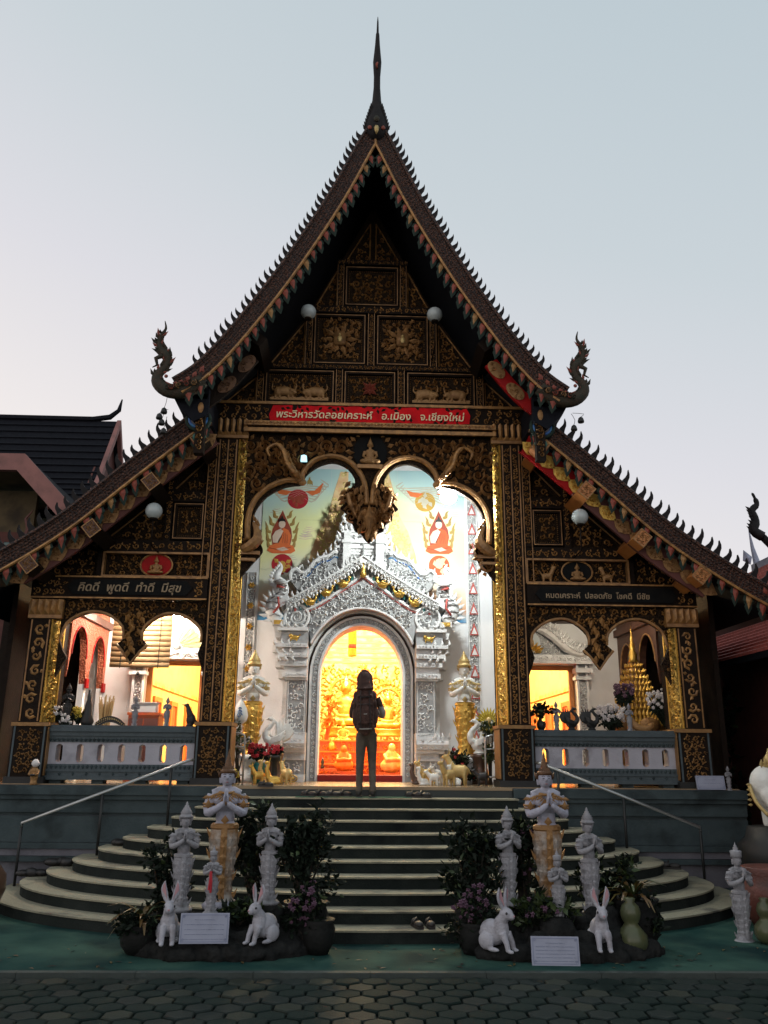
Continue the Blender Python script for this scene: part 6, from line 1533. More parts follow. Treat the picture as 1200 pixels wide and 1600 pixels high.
# ================================================================== VISITOR
t = thing('person', 'standing visitor seen from behind, tall dark backpack and hood, both forearms raised', 'person', (.0,-.37,1.26), pi+.02, None, (.84,1,1))
e = MB()
for sx in (-1,1):
    ko = -.035 if sx < 0 else .0
    e.tube(smooth_path([(sx*.075,.0,.83),(sx*.092,-.005+ko,.65),(sx*.100,.0+ko*1.6,.46),(sx*.106,.012+ko,.28),(sx*.110,.02,.12),(sx*.112,.02,.06)],2),[.098,.094,.086,.076,.068,.064,.060,.056,.055,.056,.056],12)
    e.ell((sx*.118,-.035,.035),(.045,.115,.04),12,8); e.ell((sx*.112,.03,.05),(.045,.05,.05),10,8)
    e.tube(smooth_path([(sx*.165,.0,1.32),(sx*.225,-.005,1.21),(sx*(.275 if sx < 0 else .25),-.02,1.10),(sx*.235,-.12,1.09),(sx*.135,-.22,1.20),(sx*.07,-.27,1.33)],3),[.055]*3+[.05]*3+[.045]*3+[.042]*3+[.036]*3+[.03],10)
    hx,hy,hz = sx*.055,-.285,1.36
    e.ell((hx,hy,hz),(.018,.032,.042),9,8)
    for k in range(4): e.tube([(hx,hy-.015+.014*k,hz+.025),(hx-sx*.012,hy-.022+.013*k,hz+.065),(hx-sx*.034,hy-.02+.012*k,hz+.078)],[.009,.008,.006],6)
    e.tube([(hx,hy+.02,hz-.01),(hx-sx*.02,hy+.045,hz+.02),(hx-sx*.034,hy+.045,hz+.04)],[.010,.009,.006],6)
e.ell((0,.0,.86),(.150,.10,.12),14,9); e.ell((0,.0,1.05),(.140,.095,.20),14,9); e.ell((0,.0,1.22),(.175,.10,.16),14,9)
e.tube([(-.155,.0,1.33),(0,.0,1.37),(.155,.0,1.33)],[.055,.07,.055],10); e.tube([(0,-.01,1.36),(0,-.025,1.46)],[.055,.05],10)
e.ell((0,-.045,1.55),(.076,.095,.112),14,10); e.tube([(0,-.135,1.55),(0,-.155,1.525)],[.012,.016],6)
for sx in (-1,1): e.ell((sx*.078,-.03,1.545),(.012,.022,.03),8,6)
body = organic(e,.0075,['jacket','trousers','skin','shoe','strap'],2)
for p in body.polygons:
    c = p.center
    if c.z < .075 and c.y < .1: p.material_index = 3
    elif c.z < .90: p.material_index = 1
    elif c.x < -.205 and c.z < 1.2: p.material_index = 4
    elif c.y < -.235 and c.z > 1.25 and abs(c.x) < .12 and c.z < 1.46: p.material_index = 2
    elif c.z > 1.40: p.material_index = 2
link('body', body, t)
b = MB(); b.ell((0,-.018,1.585),(.090,.098,.102),14,9); b.ell((0,.05,1.50),(.075,.05,.10),12,8)
for k in range(16):
    a = -.9+1.8*k/15; b.tube([(.085*sin(a),.06*cos(a)*.6,1.62),(.105*sin(a),.075*cos(a)+.02,1.50),(.10*sin(a)+.012*((k*5)%3-1),.085*cos(a)+.03,1.36)],[.022,.02,.006],5)
part('hair', b, ['black_hair'], t, True)
b = MB()
b.vprism([(-.085,-.375),(.085,-.375),(.085,-.368),(-.085,-.368)],1.36,1.47); part('phone', b, ['shoe'], t)
e = MB()
e.ell((0,.21,1.10),(.160,.120,.31),14,12); e.box(-.135,.135,.115,.30,.90,1.32); e.ell((0,.20,1.38),(.128,.11,.20),14,10); e.tube([(0,.20,1.40),(0,.185,1.60)],[.125,.105],14); e.ell((0,.185,1.60),(.105,.10,.07),12,8)
e.ell((0,.305,1.08),(.105,.05,.16),12,9); e.box(-.145,.145,.12,.29,.865,.93)
for z_ in (.98,1.10,1.22,1.34,1.44): e.tube([(-.14,.16,z_),(-.10,.315,z_-.01),(0,.335,z_-.015),(.10,.315,z_-.01),(.14,.16,z_)],.014,6)
for sx in (-1,1): e.ell((sx*.165,.20,1.06),(.05,.07,.13),10,8); e.ell((sx*.16,.22,1.24),(.035,.05,.05),8,7); e.tube([(sx*.165,.22,.90),(sx*.19,.24,1.06),(sx*.17,.24,1.26)],.014,6); e.ell((sx*.15,.2,1.33),(.04,.06,.07),8,7); e.tube([(sx*.09,.12,1.36),(sx*.11,.02,1.41),(sx*.115,-.09,1.32),(sx*.12,-.08,1.15),(sx*.12,.1,1.0)],.024,7)
pk = link('backpack', organic(e,.010,['cloth_brown'],1), t, None, (0,.035,0))
b = MB(); b.tube(smooth_path([(-.112,.21,1.42),(-.115,.21,1.52),(-.10,.205,1.61),(-.05,.20,1.665),(0,.20,1.68),(.05,.20,1.665),(.10,.205,1.61),(.115,.21,1.52),(.112,.21,1.42)],3),.016,7); part('hood_rim', b, ['rain_hood'], pk, True)
b = MB()
for sx in (-1,1): b.tube([(sx*.07,.315,1.40),(sx*.075,.335,1.20),(sx*.08,.34,1.0),(sx*.07,.30,.88)],.008,5,m=0)
b.tube([(-.15,.24,.895),(-.06,.325,.885),(.06,.325,.885),(.15,.24,.895)],.009,5,m=1); b.box(-.028,.028,.355,.362,1.075,1.087,1)
for z in (1.22,1.32): b.tube([(-.13,.26,z),(-.05,.335,z-.01),(.05,.335,z-.01),(.13,.26,z)],.008,5,m=0)
part('pack_straps', b, ['shoe','strap'], pk)
b = MB()
for sx in (-1,1): b.box(sx*.105-.05,sx*.105+.05,-.105,.06,-.008,.018)
part('sandal_soles', b, ['shoe'], t)

# shoes left on the steps
def shoe(loc, rz, label, s=1.0, group='shoes left on the steps'):
    t = thing('shoe', label, 'shoe', loc, rz, group, s)
    b = MB(); b.vprism([(-.035,-.12),(.025,-.125),(.045,-.06),(.035,.05),(.035,.11),(-.03,.115),(-.035,.03),(-.045,-.06)],0,.022); part('sole', b, ['shoe'], t)
    e = MB(); e.ell((0,-.05,.035),(.045,.075,.035),10,7); e.ell((0,.06,.04),(.038,.055,.04),10,7); e.tube([(-.035,.03,.03),(0,.02,.085),(.035,.03,.03)],.014,6); part('upper', e, ['shoe'], t, True)
shoe((.50,-3.06,.126),.3,'dark shoe on the lowest step, left of its pair'); shoe((.63,-3.05,.126),.15,'dark shoe on the lowest step, right of its pair')
for i,(x,y,rz) in enumerate(((-.78,-.36,1.4),(-.62,-.30,1.2),(-.45,-.36,1.7),(-.30,-.30,1.5))): shoe((x,y,1.261),rz,'%s dark shoe on the landing left of the visitor' % ('outermost','second','third','nearest')[i],.9)
shoe((.78,-.36,1.252),1.5,'dark sandal on the landing right of the visitor, outer one'); shoe((.66,-.33,1.252),1.6,'dark sandal on the landing right of the visitor, inner one')
shoe((4.10,-.45,.376),1.2,'dark sandal on the right end of the curved steps',1.1)
shoe((-1.38,-.27,1.376),1.5,'pale shoe near the left column base',.9)
for i,(x,y,z,s) in enumerate(((-3.24,-.42,.625,1.0),(-3.98,-.40,.376,1.2),(-4.33,-.45,.251,1.1))):
    e = MB(); rg = random.Random(i)
    for k in range(6): e.ell((rg.uniform(-.12,.12),rg.uniform(-.05,.05),.04),(rg.uniform(.06,.1),.06,rg.uniform(.03,.06)),8,6)
    me = organic(e,.012,['black_hair'],1,'cloth_bundle')
    o = link('cloth_bundle', me, None, (x,y,z), None, (s,s,s)); o['label'] = ('small dark bundle on the upper left step by the wall','humped dark bundle on the middle left step by the wall','flat dark bundle on the lower left step by the wall')[i]; o['category'] = 'bundle'; o['group'] = 'dark bundles on the left steps'
# monk doll by the left column
t = thing('monk_doll', 'small novice monk figurine with shaved head beside the left column', 'figurine', (-4.56,-.19,1.372))
e = MB(); e.ell((0,0,.11),(.055,.045,.09)); e.ell((0,0,.19),(.05,.04,.05)); e.tube([(-.05,0,.2),(-.06,-.04,.14),(0,-.06,.13)],.02,6); e.tube([(.05,0,.2),(.06,-.04,.14),(0,-.06,.13)],.02,6); e.lathe([(.05,0),(.05,.03),(.04,.06)],10); link('robe', organic(e,.008,['gold_paint'],1), t)
b = MB(); b.ell((0,-.005,.285),(.052,.05,.056),12,9); b.ell((-.05,0,.28),(.01,.012,.018),6,5); b.ell((.05,0,.28),(.01,.012,.018),6,5); part('head', b, ['petal_white'], t, True)
b = MB(); b.lathe([(.025,0),(.035,.02),(.03,.03)],10,(0,-.07,.115)); part('alms_bowl', b, ['black_hair'], t, True)

# ================================================================== PORCH OBJECTS
# floodlight
t = thing('floodlight', 'blazing white floodlight hanging below the right arch', 'floodlight', (1.26,.24,5.76))
b = MB(); b.lathe([(.17,.10),(.165,.13),(.10,.19),(.05,.22)],14); b.tube([(0,0,.2),(0,-.06,.34),(0,-.24,.40)],.014,6); b.tube([(-.16,0,.11),(-.16,0,.16)],.012,5)
part('housing', b, ['black_iron'], t)
b = MB(); b.ell((0,0,0),(.13,.09,.12),14,10); o = part('lens', b, ['flood_lens'], t, True); o.location = (0,-.02,0)
t = thing('cyan_lamp', 'small pale cyan lamp on the carved valance', 'lamp', (-1.04,-.02,6.27))
b = MB(); b.prism([(-.05,-.05),(.05,-.05),(.04,.04),(.0,.055),(-.045,.04)],-.03,.02); part('lens', b, ['cyan_lens'], t); b = MB(); b.box(-.055,.055,.021,.07,-.055,.055); part('housing', b, ['black_iron'], t)
# round unlit globe lamps
for x,z,y,h,lb in ((-1.03,8.61,-.45,.55,'dim globe lamp high on the gable, left of the flower panels'),(1.0,8.62,-.45,.55,'dim globe lamp high on the gable, right of the flower panels'),(-3.2,5.25,-.42,.52,'pale globe lamp on the left side front'),(3.17,5.28,-.42,.52,'pale globe lamp on the right side front')):
    t = thing('globe_lamp', lb, 'globe lamp', (x,y,z), 0, 'white globe lamps on the hall front')
    b = MB(); b.ell((0,0,0),.125,20,14); part('globe', b, ['globe_glass'], t, True); b = MB(); b.tube([(0,0,-.12),(0,.02,-h),(0,.55,-h)],.012,6); b.lathe([(.05,-.14),(.06,-.11),(.05,-.09)],10); part('rod', b, ['dark_wood'], t, True)
# wind bells
for i,(x,z,k) in enumerate(((-3.04,6.62,3),(-3.06,6.44,2),(-3.02,6.30,3),(-3.10,6.53,1),(3.0,6.49,3),(3.11,6.62,1))):
    t = thing('wind_bell', ('upper dark wind bell under the left naga','third dark wind bell under the left naga','lowest dark wind bell under the left naga','second dark wind bell under the left naga','dark wind bell under the right naga','bare wind bell wire under the right naga')[i], 'wind bell', (x,-1.0,z), 0, 'wind bells under the eaves')
    b = MB(); b.lathe([(.045,-.05),(.05,-.03),(.035,.02),(.012,.04)],10); part('bell', b, ['black_iron'], t, True)
    b = MB(); b.tube(smooth_path([(0,0,.04),(.02,0,.12),(.03 if x < 0 else -.03,0,.22)],2) if k > 1 else smooth_path([(0,0,.04),(.05,0,.09),(.12 if x < 0 else -.12,0,.10)],2),.004,4); part('wire', b, ['black_iron'], t)
# bamboo blind
t = thing('bamboo_blind', 'brown bamboo roller blind half lowered in the left bay', 'blind', (-3.62,1.2,4.05))
for k in range(11):
    b = MB(); b.tube([(-.47,0,-.06-.083*k),(.47,0,-.06-.083*k)],.043,8,sq=.5); part('slat', b, ['bamboo'], t, True)
b = MB()
for x in (-.3,.3): b.tube([(x,-.03,0),(x,-.03,-.95)],.006,4)
b.lathe([(.02,-.06),(.025,-.03),(.008,.0)],8,(.0,-.05,-1.0)); part('cord', b, ['black_iron'], t)
# crown shaped black bowl, reeds and cabinet in the left bay
t = thing('offering_tray', 'black and gold curved ornament on the left balustrade', 'ornament', (-3.70,.17,2.185))
b = MB(); A = [(-.21+.42*k/16,.03+.10*(1-((k-8)/8)**2)) for k in range(17)]; b.strip(A,[(x,max(.0,z-.085)) for x,z in A],-.03,.03); part('arch', b, ['black_hair'], t)
b = MB()
for x,z in A[1:-1]: b.leaf(x-.012,z-.045,-.03,.03,pi/2,.009,.008); b.leaf(x+.008,z-.05,-.03,.025,.3,.006,.006)
part('gilt_pattern', b, ['gold_pale'], t)
t = thing('reed_bundle', 'upright bundle of dry reeds against the white wall', 'reeds', (-4.05,1.1,2.12)); b = MB(); rg = random.Random(4)
for k in range(60): x,y = rg.uniform(-.10,.10),rg.uniform(-.05,.05); b.tube([(x*.6,y,0),(x*1.15,y,.40+rg.uniform(0,.16))],[.007,.005],4)
o = part('reeds', b, ['reed'], t); o['kind'] = 'stuff'; b = MB(); b.lathe([(.10,-.74),(.12,-.4),(.10,-.02),(.11,.05)],12); part('vase', b, ['white_wall'], t, True)
t = thing('cabinet', 'low red brown cabinet in the left bay', 'cabinet', (-3.52,1.55,FZ+.013)); b = MB(); b.box(-.24,.24,-.18,.18,0,1.0,0); b.box(-.26,.26,-.2,.2,1.0,1.04,0); part('case', b, ['altar_red'], t); b = MB()
for x in (-.118,.118): b.box(x-.11,x+.11,-.192,-.181,.06,.95)
part('door', b, ['gable_red'], t)
b = MB(); b.box(-.15,.15,-.1,.1,0,.14); b.box(-.17,.17,-.12,.12,.141,.155); solo('paper_box', b, ['pale_bluish'], 'pale box standing on the red cabinet', 'box', (-3.50,1.5,FZ+1.06))
flowerbunch((-4.50,.30,2.19),.13,26,['petal_white'],'white flowers left of the dark deity on the balustrade',5,.22); flowerbunch((-4.20,.32,2.19),.12,26,['petal_yellow'],'yellow flowers right of the dark deity on the balustrade',6,.18); flowerbunch((-4.32,.12,2.19),.10,12,['petal_white'],'low white blossoms at the foot of the dark deity',7,.08)
e = MB(); e.lathe([(.08,0),(.10,.05),(.06,.15),(.05,.28),(.03,.36),(.02,.5)],10); solo('water_jug', e, ['black_iron'], 'dark slim jug beside the flowers on the left balustrade', 'jug', (-4.05,.22,2.185), 0, None, True)
# right bay: plant, golden shrine, flowers
pot((2.58,.19,2.185),.07,.12,'small dark pot at the left end of the right balustrade','black_iron'); bush((2.58,.19,2.30),.16,.08,.20,160,'small dark potted plant in front of the orange doorway',L=.09,seed=20,light=.02)
t = thing('golden_shrine', 'golden tiered shrine of pointed leaves with a tall spire in the right bay', 'shrine', (4.36,1.2,2.0), 0, None, 1.0)
b = MB(); b.lathe([(.30,.25),(.28,.5),(.22,.8),(.14,1.1),(.07,1.32)],20,(0,0,0),.7); part('core', b, ['gold_paint'], t, True)
rg = random.Random(1)
for r in range(11):
    u = r/11; R_ = .33*(1-u)**.75+.05; z = .20+1.08*u; n = max(7,int(22*(1-u*.7))); b = MB()
    for k in range(n):
        a = pi+pi*(k+.5*(r%2))/n*1.0
        b.leaf(R_*cos(a),z,-R_*.7*abs(sin(a)),.17-.06*u,pi/2+cos(a)*-.5,.04-.014*u,.03)
    part('leaf_tier', b, ['gold_leaf'], t)
b = MB(); b.lathe([(.09,1.30),(.06,1.36),(.075,1.42),(.04,1.50),(.05,1.55),(.025,1.64),(.03,1.68),(.012,1.78),(.003,1.90)],12); part('spire', b, ['gold_leaf'], t, True)
b = MB(); b.ell((-.3,-.15,.34),(.13,.10,.20),10,8); b.ell((.1,-.25,.30),(.18,.09,.12),10,8); b.lathe([(.45,-.6),(.45,.1),(.40,.16)],16,(0,0,0),.6); part('base', b, ['gold_paint'], t, True)
flowerbunch((3.72,.55,2.15),.22,90,['petal_white'],'white and pink flowers left of the golden shrine',11,.30); flowerbunch((4.02,.75,2.45),.17,60,['petal_pink'],'pale pink flowers between the white wall and the golden shrine',12,.36); flowerbunch((4.58,.62,2.25),.25,110,['petal_white'],'large white flower bouquet before the golden shrine',13,.42); flowerbunch((4.80,.7,2.55),.20,80,['petal_pink'],'pink flowers right of the golden shrine',14,.45)
bush((4.72,.45,2.19),.18,.10,.36,260,'dark leafy plant at the right end of the right balustrade',L=.09,seed=21,light=.1,flowers='petal_yellow',nf=8)
e = MB(); e.tube(smooth_path([(-.16,0,.10),(-.08,-.03,.03),(.05,-.03,.03),(.14,0,.12)],3),[.05,.055,.06,.06,.06,.06,.06,.05,.03,.015],8); e.ell((-.17,0,.13),.05,8,6); e.lathe([(.08,0),(.07,.04)],10); o = link('gold_naga_dish', organic(e,.012,['gold_paint'],1), None, (4.12,.22,2.19)); o['label'] = 'gold curved dish on the right balustrade under the bouquet'; o['category'] = 'dish'
# flowers, figurines, rails about the guardians
FL = FZ+.013
flowerbunch((-1.62,.95,FL+.28),.17,46,['petal_red'],'red flowers in front of the left guardian statue',31,.20); pot((-1.62,.95,FL),.12,.30,'teal vase of red flowers','glass_teal')
flowerbunch((-1.36,.80,FL+.40),.10,26,['petal_red'],'red and pink blossoms on the dark stand before the left swan',32,.08); b = MB(); b.lathe([(.09,0),(.05,.05),(.04,.30),(.10,.36),(.11,.40)],12); solo('flower_stand', b, ['black_iron'], 'black pedestal dish left of the portal', 'stand', (-1.36,.80,FL), 0, None, True)
bush((-1.92,.95,FL),.16,.14,.95,420,'green and white foliage behind the left column',('foliage_light','petal_white','stem'),L=.08,seed=33,light=.35); bush((1.93,.95,FL),.15,.14,.95,460,'green foliage behind the right column',('foliage_light','petal_yellow','stem'),L=.08,seed=34,light=.12)
bush((1.50,.95,FL),.22,.16,.50,500,'dark foliage in front of the right guardian statue',L=.09,seed=35,light=.2,flowers='petal_red',nf=7)
flowerbunch((-1.95,.55,FL),.10,18,['petal_yellow'],'pale yellow flowers at the left column base',36,.14); 
t = thing('peacock_fan', 'yellow fan tail ornament behind the right column', 'ornament', (1.97,1.25,2.32)); b = MB()
for k in range(13): a = -.1+pi*.95*k/12; b.leaf(.05*cos(a),.05*sin(a),0,.20,a,.03,.02)
part('fan', b, ['petal_yellow'], t); b = MB(); b.tube([(0,.02,-.93),(0,.02,.05)],.02,6); b.ell((0,-.02,.03),(.05,.04,.06),8,6); part('stem', b, ['gold_pale'], t)
t = thing('lotus_bud', 'white lotus bud ornament with blue centre left of the doorway', 'ornament', (-1.95,1.05,2.24)); b = MB(); b.lathe([(.03,0),(.10,.06),(.12,.14),(.10,.24),(.05,.33),(.004,.40)],14); part('bud', b, ['paint_white'], t, True); b = MB()
for k in range(3): b.curl(0,.14+.05*k,-.118+.012*k,.045-.01*k,0,1,.008,.01)
part('blue_pattern', b, ['naga_blue'], t); b = MB(); b.tube([(0,0,-.85),(0,0,.02)],.015,6); part('stem', b, ['foliage_light'], t)
for sx,lb in ((-1,'tall steel hoop rail beside the left column'),(1,'tall steel hoop rail beside the right column')):
    b = MB(); b.tube(smooth_path([(-.06*sx,0,0),(-.06*sx,0,.62),(-.02*sx,0,.70),(.06*sx,0,.72),(.10*sx,0,.70)],3),.016,7); b.tube([(.10*sx,0,.0),(.10*sx,0,.70)],.016,7); b.tube([(-.06*sx,0,.52),(.10*sx,0,.52)],.012,6); b.tube([(-.06*sx,0,.12),(.10*sx,0,.12)],.012,6)
    solo('hoop_rail', b, ['steel'], lb, 'rail', (sx*1.86,.55,FL), 0, 'hoop rails beside the columns', True)
def beast(seed, neck):
    e = MB(); e.ell((0,0,.13),(.085,.055,.06)); e.ell((.04,0,.13),(.06,.055,.062)); e.tube([(-.06,0,.15),(-.09,0,.15+neck*.6),(-.105,0,.15+neck)],[.042,.032,.026],8); e.ell((-.125,0,.16+neck),(.042,.026,.026))
    for x in (-.05,.06):
        for y in (-.03,.03): e.tube([(x,y,.12),(x,y,0)],[.022,.016],6)
    for y in (-.02,.02): e.tube([(-.10,y,.17+neck),(-.085,y*1.8,.22+neck),(-.10,y*2,.26+neck)],[.010,.007,.003],5)
    e.tube([(.09,0,.15),(.12,0,.10)],[.015,.006],5)
    return organic(e,.009,['gold_leaf'],1,'body')
BE = [beast(1,.10),beast(2,.05)]
def kneel():
    e = MB(); e.ell((0,0,.06),(.10,.06,.055)); e.tube([(-.07,0,.08),(-.10,0,.20),(-.08,0,.27)],[.045,.03,.024],8); e.ell((-.10,0,.285),(.042,.026,.026)); e.ell((-.04,-.05,.02),(.07,.02,.02)); e.ell((.05,-.05,.03),(.05,.025,.03)); e.tube([(-.07,0,.30),(-.05,0,.37)],[.01,.003],5)
    return organic(e,.009,['gold_leaf'],1,'body')
BE.append(kneel())
for x,y,k,s,m,rz,lb in ((-1.55,.35,0,.95,'gold_leaf',.4,'gold deer figurine standing at the left end of its row'),(-1.32,.32,2,1.05,'gold_leaf',.2,'gold kneeling deer figurine left of the portal'),(-1.15,.40,0,1.15,'gold_pale',-.9,'pale gold deer figurine nearest the portal on the left'),(-1.45,.62,2,1.1,'gold_pale',0,'pale gold kneeling deer behind the gold row'),
        (.86,.42,2,.85,'swan_white',.3,'white kneeling animal figurine nearest the portal on the right'),(1.0,.38,1,.90,'swan_white',0,'white standing animal figurine right of the portal'),(1.22,.36,0,1.2,'gold_pale',.5,'pale gold deer figurine in the middle of the right row'),(1.33,.46,2,.95,'swan_white',-.3,'white kneeling animal beside the pale gold deer'),(.92,.68,0,1.2,'gold_pale',.2,'gold antlered deer behind the white animals'),(1.08,.74,1,1.15,'swan_white',.9,'white animal figurine at the back of the right row'),(1.40,.62,0,1.55,'gold_pale',-.3,'tall gold deer before the dark foliage'),(1.72,.44,1,1.0,'black_hair',0,'dark animal figurine near the right column'),(.80,.70,2,1.0,'ceramic_brown',0,'brown kneeling animal behind the white row')):
    t = thing('animal_figurine', lb, 'figurine', (x,y,FL), rz, 'animal figurines on the porch floor', s); link('body', retint(BE[k],[m]), t)
# yellow banner lantern in the doorway
t = thing('hanging_lantern', 'long yellow cylinder lantern hanging inside the doorway', 'lantern', (-.235,3.5,3.60)); b = MB(); b.lathe([(.075,0),(.078,.02),(.078,.62),(.075,.64)],16); part('shade', b, ['lantern_yellow'], t, True); b = MB(); b.lathe([(.081,.15),(.081,.22)],16); part('band', b, ['halo_brown'], t, True); b = MB(); b.tube([(0,0,.64),(0,0,2.85)],.006,4); part('cord', b, ['black_iron'], t)

# ================================================================== INSIDE THE SANCTUARY
t = thing('altar', 'red and orange tiered altar inside the golden sanctuary', 'altar', (-.05,6.2,FL))
for k,(w,d,h0,h1) in enumerate(((1.5,1.5,0,.26),(1.35,1.2,.26,.50),(1.2,.9,.50,.72))):
    b = MB(); b.box(-w,w,-d,.9,h0+.001,h1-.03,0); b.box(-w-.04,w+.04,-d-.04,.9,h1-.03,h1,1); scrolls(b,rect(-w+.05,w-.05,h0+.02,h1-.05),.09,-d,.03,k,m=1,leaves=4); part('tier', b, ['altar_red','altar_orange'], t)
def buddha(loc, s, label, m='gold_leaf', rz=0):
    t = thing('seated_buddha', label, 'statue', loc, rz, 'gilded statues on the altar', s); link('body', retint(SEAT,[m]), t); b = MB(); b.lathe([(.34,-.16),(.36,-.12),(.26,-.08),(.34,-.03),(.33,0)],18,(0,-.03,0),.75); part('lotus_base', b, [m], t, True); return t
buddha((-.37,6.5,2.40),1.30,'largest gilded seated figure before a wheel halo'); buddha((.57,6.4,2.36),.95,'smaller gilded seated figure at the right of the altar'); buddha((-.40,5.6,2.06),.55,'small golden seated figure in front of the largest one')
for x,y,z,r,lb in ((-.37,6.75,3.12,.36,'spoked wheel halo behind the largest seated figure'),(.57,6.65,2.95,.30,'spoked wheel halo behind the smaller seated figure')):
    t = thing('wheel_halo', lb, 'halo', (x,y,z), 0, 'wheel halos on the altar'); b = MB(); b.tube([(r*cos(u),0,r*sin(u)) for u in [2*pi*k/28 for k in range(29)]],.035,6); part('rim', b, ['altar_orange'], t, True)
    for k in range(16): b = MB(); a = 2*pi*k/16; b.tube([(.06*cos(a),0,.06*sin(a)),(r*cos(a),0,r*sin(a))],.012,4); part('spoke', b, ['gold_wall_lines'], t)
    b = MB()
    for k in range(16): a = pi*k/15; b.leaf((r+.04)*cos(a),(r+.04)*sin(a),0,.17,a,.06,.03)
    part('flames', b, ['altar_orange'], t)
    b = MB(); b.tube([(0,.05,-r),(0,.05,-1.2)],.03,6); part('stem', b, ['altar_orange'], t)
for x,y,z,h,lb in ((-.75,6.0,2.1,1.0,'orange gilt tree ornament at the left of the altar'),(.98,6.2,2.1,.8,'orange gilt tree ornament at the right of the altar'),(.05,6.9,2.1,1.6,'tall orange gilt tree ornament between the halos')):
    bush((x,y,z),.20,.10,h,170,lb,('altar_orange','gold_wall_lines','altar_red'),L=.14,seed=int(z*10+x*7),light=.3,cat='ornament',name='gilt_tree')
e = MB(); e.ell((0,0,.16),(.26,.2,.16)); e.ell((0,-.02,.34),(.16,.13,.18)); e.ell((0,-.06,.55),(.085,.09,.10)); e.tube([(-.15,0,.4),(-.17,-.15,.28),(0,-.2,.3)],.05,7); e.tube([(.15,0,.4),(.17,-.15,.28),(0,-.2,.3)],.05,7)
ME = organic(e,.016,['altar_orange'],2,'body')
t = thing('monk_statue', 'seated orange robed monk figure at the foot of the altar', 'statue', (-.36,4.45,FL+.12), 0, None, .75); link('body', ME, t); b = MB(); b.box(-.3,.3,-.25,.25,-.16,0); part('base', b, ['altar_red'], t)
t = thing('monk_statue', 'pale gold kneeling figure at the right of the altar foot', 'statue', (.55,4.45,FL+.10), .4, None, .85); link('body', retint(ME,['gold_wall']), t); b = MB(); b.box(-.26,.26,-.22,.22,-.12,0); part('base', b, ['altar_red'], t)
t = thing('offering_table', 'low dark red offering table left inside the doorway', 'table', (-.72,4.2,FL)); b = MB(); b.box(-.22,.22,-.14,.14,.13,.17); part('tabletop', b, ['altar_red'], t)
for x in (-.18,.18):
    for y in (-.11,.11): b = MB(); b.tube([(x,y,0),(x*1.05,y,.13)],[.02,.016],6); part('leg', b, ['altar_red'], t)
b = MB(); b.lathe([(.03,0),(.04,.03),(.02,.06),(.03,.12),(.01,.2)],10); solo('candlestick', b, ['black_hair'], 'small dark candlestick on the red offering table', 'candlestick', (-.76,4.2,FL+.171), 0, None, True)
for i,x in enumerate((-.62,-.05,.22,.86)):
    b = MB(); b.lathe([(.05,0),(.09,.06),(.07,.14),(.04,.2),(.06,.26)],12); solo('gold_vase', b, ['gold_leaf'], ('leftmost','second','third','rightmost')[i]+' golden vase on the altar front tier', 'vase', (x,5.3,FL+.503), 0, 'golden vases on the altar', True)

# ================================================================== NEIGHBOURING BUILDINGS
t = thing('neighbour_hall', 'dark roofed building with pink gable trim behind the left eave', 'building', (-7.4,8,0))
def lb_(name, mb, mats, lab=None): return part(name, mb, mats, t, label=lab)
b = MB(); ap = (2.5,11.15); 
prof = [(.25,7.72),(1.2,8.95),(2.5,11.15)]; 
for side in (0,1):
    A = [(y,z) if not side else (5.0-y,z) for y,z in prof]
    b.T = Matrix(((0,1,0,0),(1,0,0,0),(0,0,1,0),(0,0,0,1)))
    b.strip(A,[(y,z-.18) for y,z in A],-9,.12,0)
rf = lb_('roof', b, ['roof_dark'])
q = MB(); q.T = b.T
for r in range(15):                                    # courses of dark tiles on the front slope
    u = r/15; y = .25+2.25*u; z = 7.72+1.23*min(1,u/.42)+(2.2*(u-.42)/.58 if u > .42 else 0); q.tube([(y,-9,z+.02),(y,.1,z+.02)],.035,4)
o = part('tile_courses', q, ['roof_dark'], rf); o['kind'] = 'stuff'
b = MB(); b.T = Matrix(((0,1,0,0),(1,0,0,0),(0,0,1,0),(0,0,0,1)))
for side in (0,1):
    A = [(y,z+.04) if not side else (5.0-y,z+.04) for y,z in prof]; b.strip(A,[(y,z-.28) for y,z in A],.121,.24,0)
b.tube([(2.5,-9,11.22),(2.5,-.6,11.20),(2.5,-.1,11.28),(2.5,.14,11.5),(2.5,.20,11.85)],[.09,.09,.09,.07,.02],6,m=1)
lb_('gable_trim', b, ['fascia_pink','roof_dark'])
b = MB(); b.T = Matrix(((0,1,0,0),(1,0,0,0),(0,0,1,0),(0,0,0,1))); b.prism([(.3,7.6),(.5,6.0),(4.5,6.0),(4.7,7.6),(2.5,11.0)],-.05,.0); lb_('gable_wall', b, ['gable_red'])
b = MB(); A = [(-9,8.03),(-.07,8.04),(1.22,6.72)]; b.strip(A,[(x,z-.16) for x,z in A],-2.9,2,0); lb_('porch_roof', b, ['roof_dark'])
b = MB(); b.strip([(x,z+.03) for x,z in A],[(-9,7.68),(-.2,7.69),(1.05,6.40)],-3.05,-2.901,0); lb_('fascia', b, ['fascia_pink'])
b = MB(); B_ = [(-9,7.80),(-.2,7.81),(.95,6.62)]; b.strip(B_,[(x,z-.05) for x,z in B_],-2.9,2,0); lb_('soffit', b, ['soffit_tan'])
b = MB(); b.box(-9,1.3,-1.5,-1.35,0,6.7,0); b.box(-9,-.3,-1.5,-1.35,6.7,7.7,1); b.box(1.15,1.3,-1.35,8,0,6.4,0); lb_('wall', b, ['gable_red','soffit_tan'])
for x in (-.35,.02,-.75,-1.15):
    b = MB(); b.box(x-.15,x+.15,-1.56,-1.501,5.75,6.45,0); b.box(x-.13,x+.13,-1.57,-1.5601,5.77,6.43,1); lb_('window', b, ['black_iron','window_teal'])
b = MB()                                               # small ornaments on its eave
